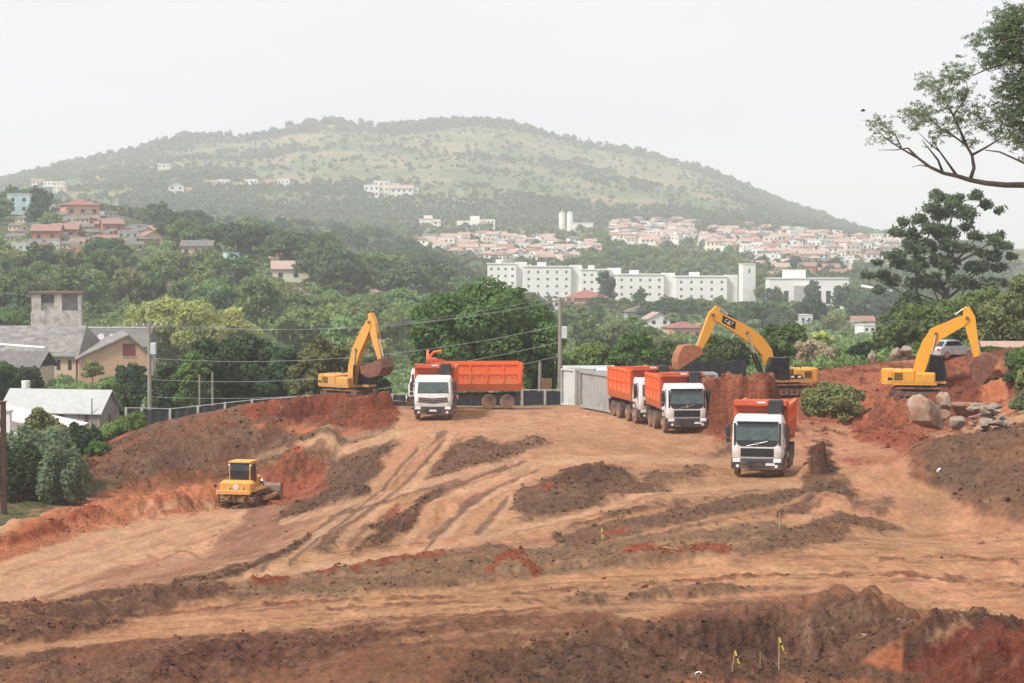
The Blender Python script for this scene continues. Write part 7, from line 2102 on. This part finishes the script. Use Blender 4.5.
# parked car behind the right excavator
cd = 139.0
cx = X(951, cd)
car = thing('parked_car', 'silver grey car parked behind the cab of the bright yellow excavator', 'car', (cx, cd, gz(cx, cd)), R(35))
car.scale = (.82,)*3
M['silver'] = mat('silver_car_paint', (.55,.57,.58), .3, .3, .15, 2)
b = MB(); b.prism([(-2.1,.35),(-2.12,.8),(-1.9,1.0),(-1.0,1.05),(.9,1.02),(1.9,.85),(2.1,.6),(2.1,.35)], -.85, .85); b.build('body', M['silver'], car)
b = MB(); b.prism([(-1.75,1.0),(-1.3,1.52),(.15,1.55),(1.0,1.02)], -.76, .76); ca = b.build('cabin', M['silver'], car)
for s in (-1,1):
    b = MB(); b.prism([(-1.5,1.08),(-1.2,1.45),(.1,1.47),(.75,1.08)], s*.765, s*.775); b.build('side_window', M['dark_glass'], ca)
b = MB(); b.add([(-1.74,-.66,1.07),(-1.74,.66,1.07),(-1.38,.62,1.46),(-1.38,-.62,1.46)], [(0,1,2,3)]); b.build('rear_window', M['dark_glass'], ca)
b = MB(); b.add([(.98,-.66,1.07),(.98,.66,1.07),(.24,.62,1.5),(.24,-.62,1.5)], [(0,1,2,3)]); b.build('windscreen', M['dark_glass'], ca)
for xx in (-1.35,1.3):
    for s in (-1,1):
        b = MB(); b.lathe_y(xx,.33,[(.2,s*.70),(.33,s*.72),(.33,s*.86),(.2,s*.88)], 18); wo = b.build('wheel', M['tyre'], car)
        b = MB(); b.tube([(xx,s*.86,.33),(xx,s*.89,.33)], .19, 12); b.build('rim', M['rim'], wo)
for s in (-1,1):
    b = MB(); b.box(-2.14,-2.08,s*.62-.14,s*.62+.14,.68,.86); b.build('tail_light', M['red'], car)
# tiled garden wall
p = P(1004, 349, 150); g = gz(p.x, 150)
tw = thing('tiled_wall', 'low garden wall with a clay tile coping at the right edge', 'wall', (p.x, 150, g), R(-4))
hh_ = P(1004,346,150).z-g
b = MB(); b.box(-1.7,4.5,-.12,.12,-.6,hh_-.1); b.build('masonry', WM['pink'], tw)
b = MB(); b.prism([(-.45,hh_-.15),(0,hh_+.28),(.45,hh_-.15),(.45,hh_-.05),(0,hh_+.38),(-.45,hh_-.05)], -1.8, 4.6, 'x'); b.build('tile_coping', RM['salmon'], tw)

# ------------------------------------------------------------------ rocks, rubble pieces, stakes
M['rock'] = mat('tan_rock', (.30,.165,.105), .9, 0, .4, 1.6, (.38,.29,.225), .42, .6, .9)
M['rock_red'] = mat('red_stained_rock', (.27,.12,.07), .9, 0, .3, 1.8, (.34,.22,.155), .45, .65, .9)
M['rock_white'] = mat('pale_rubble', (.29,.235,.185), .9, 0, .35, 2.2, (.22,.13,.085), .45, .65, .9)
def rock(label, px, py, d, w, h, dep, m, seed, cat='rock', name='boulder', rz=0, grp=None, sink=.15):
    bm = bmesh.new(); bmesh.ops.create_icosphere(bm, subdivisions=3, radius=1.0)
    rg = np.random.default_rng(seed)
    pl_ = [(Vector(rg.normal(size=3)).normalized(), rg.uniform(.42,.78)) for _ in range(13)]
    for v in bm.verts:
        for nn, dist in pl_:                     # cleave flat faces
            k = v.co.dot(nn)-dist
            if k > 0: v.co -= nn*k
        f = fbm(np.array([v.co.x*2.1+seed]), np.array([v.co.y*2.1+v.co.z*1.7]), seed, 3)[0]
        v.co *= 1+.22*(f-.5)
        v.co = Vector((v.co.x*w/1.5, v.co.y*dep/1.5, v.co.z*h/1.5))
    me = bpy.data.meshes.new(name); bm.to_mesh(me); bm.free(); me.materials.append(M[m])
    o_ = bpy.data.objects.new(name, me); COL.objects.link(o_)
    x = X(px, d); zc_ = P(px, py, d).z
    o_.location = (x, d, max(zc_, gz(x, d)+h*.2)); o_.rotation_euler = (0,0,rz)
    return tag(o_, label, cat, grp)
rock('largest tan boulder with a flat slanted face on the cut bank', 926, 413, 102, 1.75, 2.0, 1.3, 'rock', 3, rz=.4)
rock('grey white boulder beside the pale rubble heap', 957, 425, 100.5, 1.0, .75, .9, 'rock_white', 5)
rock('red stained boulder behind the grey white boulder', 968, 410, 105, 1.9, 1.1, 1.3, 'rock_red', 8)
rock('narrow dark boulder leaning on the largest tan boulder', 944, 402, 104, .7, .9, .7, 'rock', 9)
rock('reddish boulder right of the largest one', 940, 418, 103, 1.0, .8, .8, 'rock_red', 10)
rgk = np.random.default_rng(33)
for k in range(22):
    px, py = rgk.uniform(966,1018), rgk.uniform(407,431)
    s = rgk.uniform(.35,.75)
    rock('broken pale rubble slab in the heap on the right bank', px, py, 100+rgk.uniform(-.8,2.5), s*1.3, s*.55, s, 'rock_white', 40+k, 'rubble', 'rubble_slab', rgk.uniform(0,3), 'rubble slabs on the right bank')
# white debris behind the right digger
for k, (px, py, s) in enumerate(((898,352,.9),(906,350,1.1),(902,357,1.2),(911,357,.8),(893,358,.7))):
    rock('pale debris lump heaped behind the bright yellow excavator counterweight', px, py, 149+k*.3, s, s*.7, s*.8, 'rock_white', 70+k, 'rubble', 'debris_lump', k, 'debris behind the right excavator')
rock('small leaning grey stone on the red bank before the dark bush', 872, 358, 146, .7, 1.1, .5, 'rock_white', 80, 'stone', 'standing_stone')
rock('pale stones left at the left excavator track', 395, 402, 146, 1.8, .35, .7, 'rock_white', 81, 'rubble', 'rubble_slab')
rgk = np.random.default_rng(51)
for k in range(26):
    px, py = [(690,455),(705,447),(750,432),(880,447),(900,432),(840,452),(955,505),(985,515),(930,480),(560,470),(600,580),(520,640),(480,560),(270,470),(205,445),(150,470),(820,650),(720,655),(865,612),(905,655),(300,600),(120,632),(640,590),(660,588),(770,600),(840,660)][k]
    px += rgk.uniform(-6,6); h_ = on_z(px, py, gz(X(px, 10.5*F/(py-260)), 10.5*F/(py-260)))
    s = rgk.uniform(.10,.26)
    o_ = rock('loose clump of hard red earth lying on the haul ground', px, py, h_.y, s*1.4, s, s, 'rock_red', 90+k, 'earth clump', 'earth_clump', k, 'earth clumps on the ground')
    o_.location.z = gz(o_.location.x, o_.location.y)+s*.15

M['stake'] = mat('raw_wood_stake', (.42,.30,.14), .8, 0, .3, 4)
M['tape'] = mat('yellow_tape', (.55,.47,.08), .5, 0, .1, 3); M['tape_black'] = M['black_paint']
def stake(label, px, pytop, pybot, lean=(0,0), tape=None, thick=.022):
    d = 60.
    for dd in np.arange(44, 120, .25):
        if P(px, pybot, dd).z <= gz(X(px, dd), dd)+.02: d = dd; break
    x = X(px, d); g = gz(x, d); h = max(.3, P(px, pytop, d).z-g)
    root = thing('survey_stake', label, 'survey stake', (x, d, g), 0, 'survey stakes')
    top = Vector((lean[0], lean[1], h))
    b = MB(); b.tube([(-lean[0]*.2,0,-.15), tuple(top)], [thick, thick*.9], 6); b.build('stick', M['stake'], root)
    if tape:
        pts = [top+Vector((0,-.02,-.02)), top+Vector((tape*.25,-.04,-.16)), top+Vector((tape*.7,-.05,-.36)), top+Vector((tape,-.03,-.46))]
        b = MB()
        for i in range(len(pts)-1):
            n = 3
            for k in range(n):
                a, c = pts[i].lerp(pts[i+1], k/n), pts[i].lerp(pts[i+1], (k+1)/n)
                wv = Vector((.022,.0,.008)); wy = Vector((0,.006,0))
                b.add([a-wv-wy,a+wv-wy,c+wv-wy,c-wv-wy,a-wv+wy,a+wv+wy,c+wv+wy,c-wv+wy], [(0,1,2,3),(7,6,5,4),(0,4,5,1),(1,5,6,2),(2,6,7,3),(3,7,4,0)], (i*n+k) % 4 == 3 and 1 or 0)
        b.build('tape', [M['tape'], M['tape_black']], root)
stake('wooden survey stake with a short yellow and black tape in the dark hollow', 781, 637, 671, (0,0), .17)
stake('leaning thin survey stake with a long hanging yellow and black tape', 733, 650, 676, (.10,0), .15, .016)
stake('thin bare survey stake between the two taped stakes', 762, 652, 671, (0,0), None, .012)
stake('pale survey stake on the ridge below the truck with the grille badge', 781, 513, 532, (0,0), None, .03)
stake('little survey stake with a yellow flag in the middle of the site', 602, 528, 545, (0,0), .08, .02)
# white stick, white wheel-like ring, bags
def small(name, label, cat, px, py, mb, m):
    d = 60.
    for dd in np.arange(44, 130, .25):
        if P(px, py, dd).z <= gz(X(px, dd), dd)+.02: d = dd; break
    o_ = mb.build(name, M[m]); o_.location = (X(px,d), d, gz(X(px,d),d)+.05); return tag(o_, label, cat)
b = MB(); b.tube([(-.3,0,.12),(0,0,.08),(.3,.1,.02)], [.03,.035,.02], 7); small('wooden_stick', 'short pale wooden stick lying on the red patch', 'stick', 672, 552, b, 'stake')
b = MB(); ringp = [(  .08*math.cos(a),.02*math.sin(2*a),.05+.05*math.sin(a)) for a in np.linspace(0,2*PI,15)]; b.tube(ringp, .026, 6, caps=False); small('white_hose_ring', 'small white ring lying at the bottom edge of the ground', 'ring', 700, 677, b, 'lens')
b = MB(); b.tube([(-.06,0,0),(-.02,0,.09),(.07,0,.16),(.11,0,.18)], [.03,.06,.05,.02], 7); small('white_bag', 'small white plastic bag at the foot of the right bank', 'bag', 940, 474, b, 'lens')
# bird in the sky left of the overhanging tree
p = P(863, 111, 60)
bd = thing('bird', 'small dark bird flying left of the overhanging branches', 'bird', p)
b = MB(); b.tube([(-.075,0,0),(-.04,0,.01),(.02,0,.012),(.06,0,.02),(.085,0,.018)], [.006,.026,.03,.016,.004], 8)
b.add([(-.01,0,.02),(.035,0,.02),(.01,-.10,.055),(-.03,-.10,.05),(-.01,0,.03),(.035,0,.03),(.01,-.10,.06),(-.03,-.10,.055)], [(0,1,2,3),(7,6,5,4),(0,4,5,1),(1,5,6,2),(2,6,7,3),(3,7,4,0)])
b.add([(-.01,0,.02),(.035,0,.02),(.01,.10,.055),(-.03,.10,.05),(-.01,0,.03),(.035,0,.03),(.01,.10,.06),(-.03,.10,.055)], [(0,1,2,3),(7,6,5,4),(0,4,5,1),(1,5,6,2),(2,6,7,3),(3,7,4,0)])
b.build('body', M['black_paint'], bd)
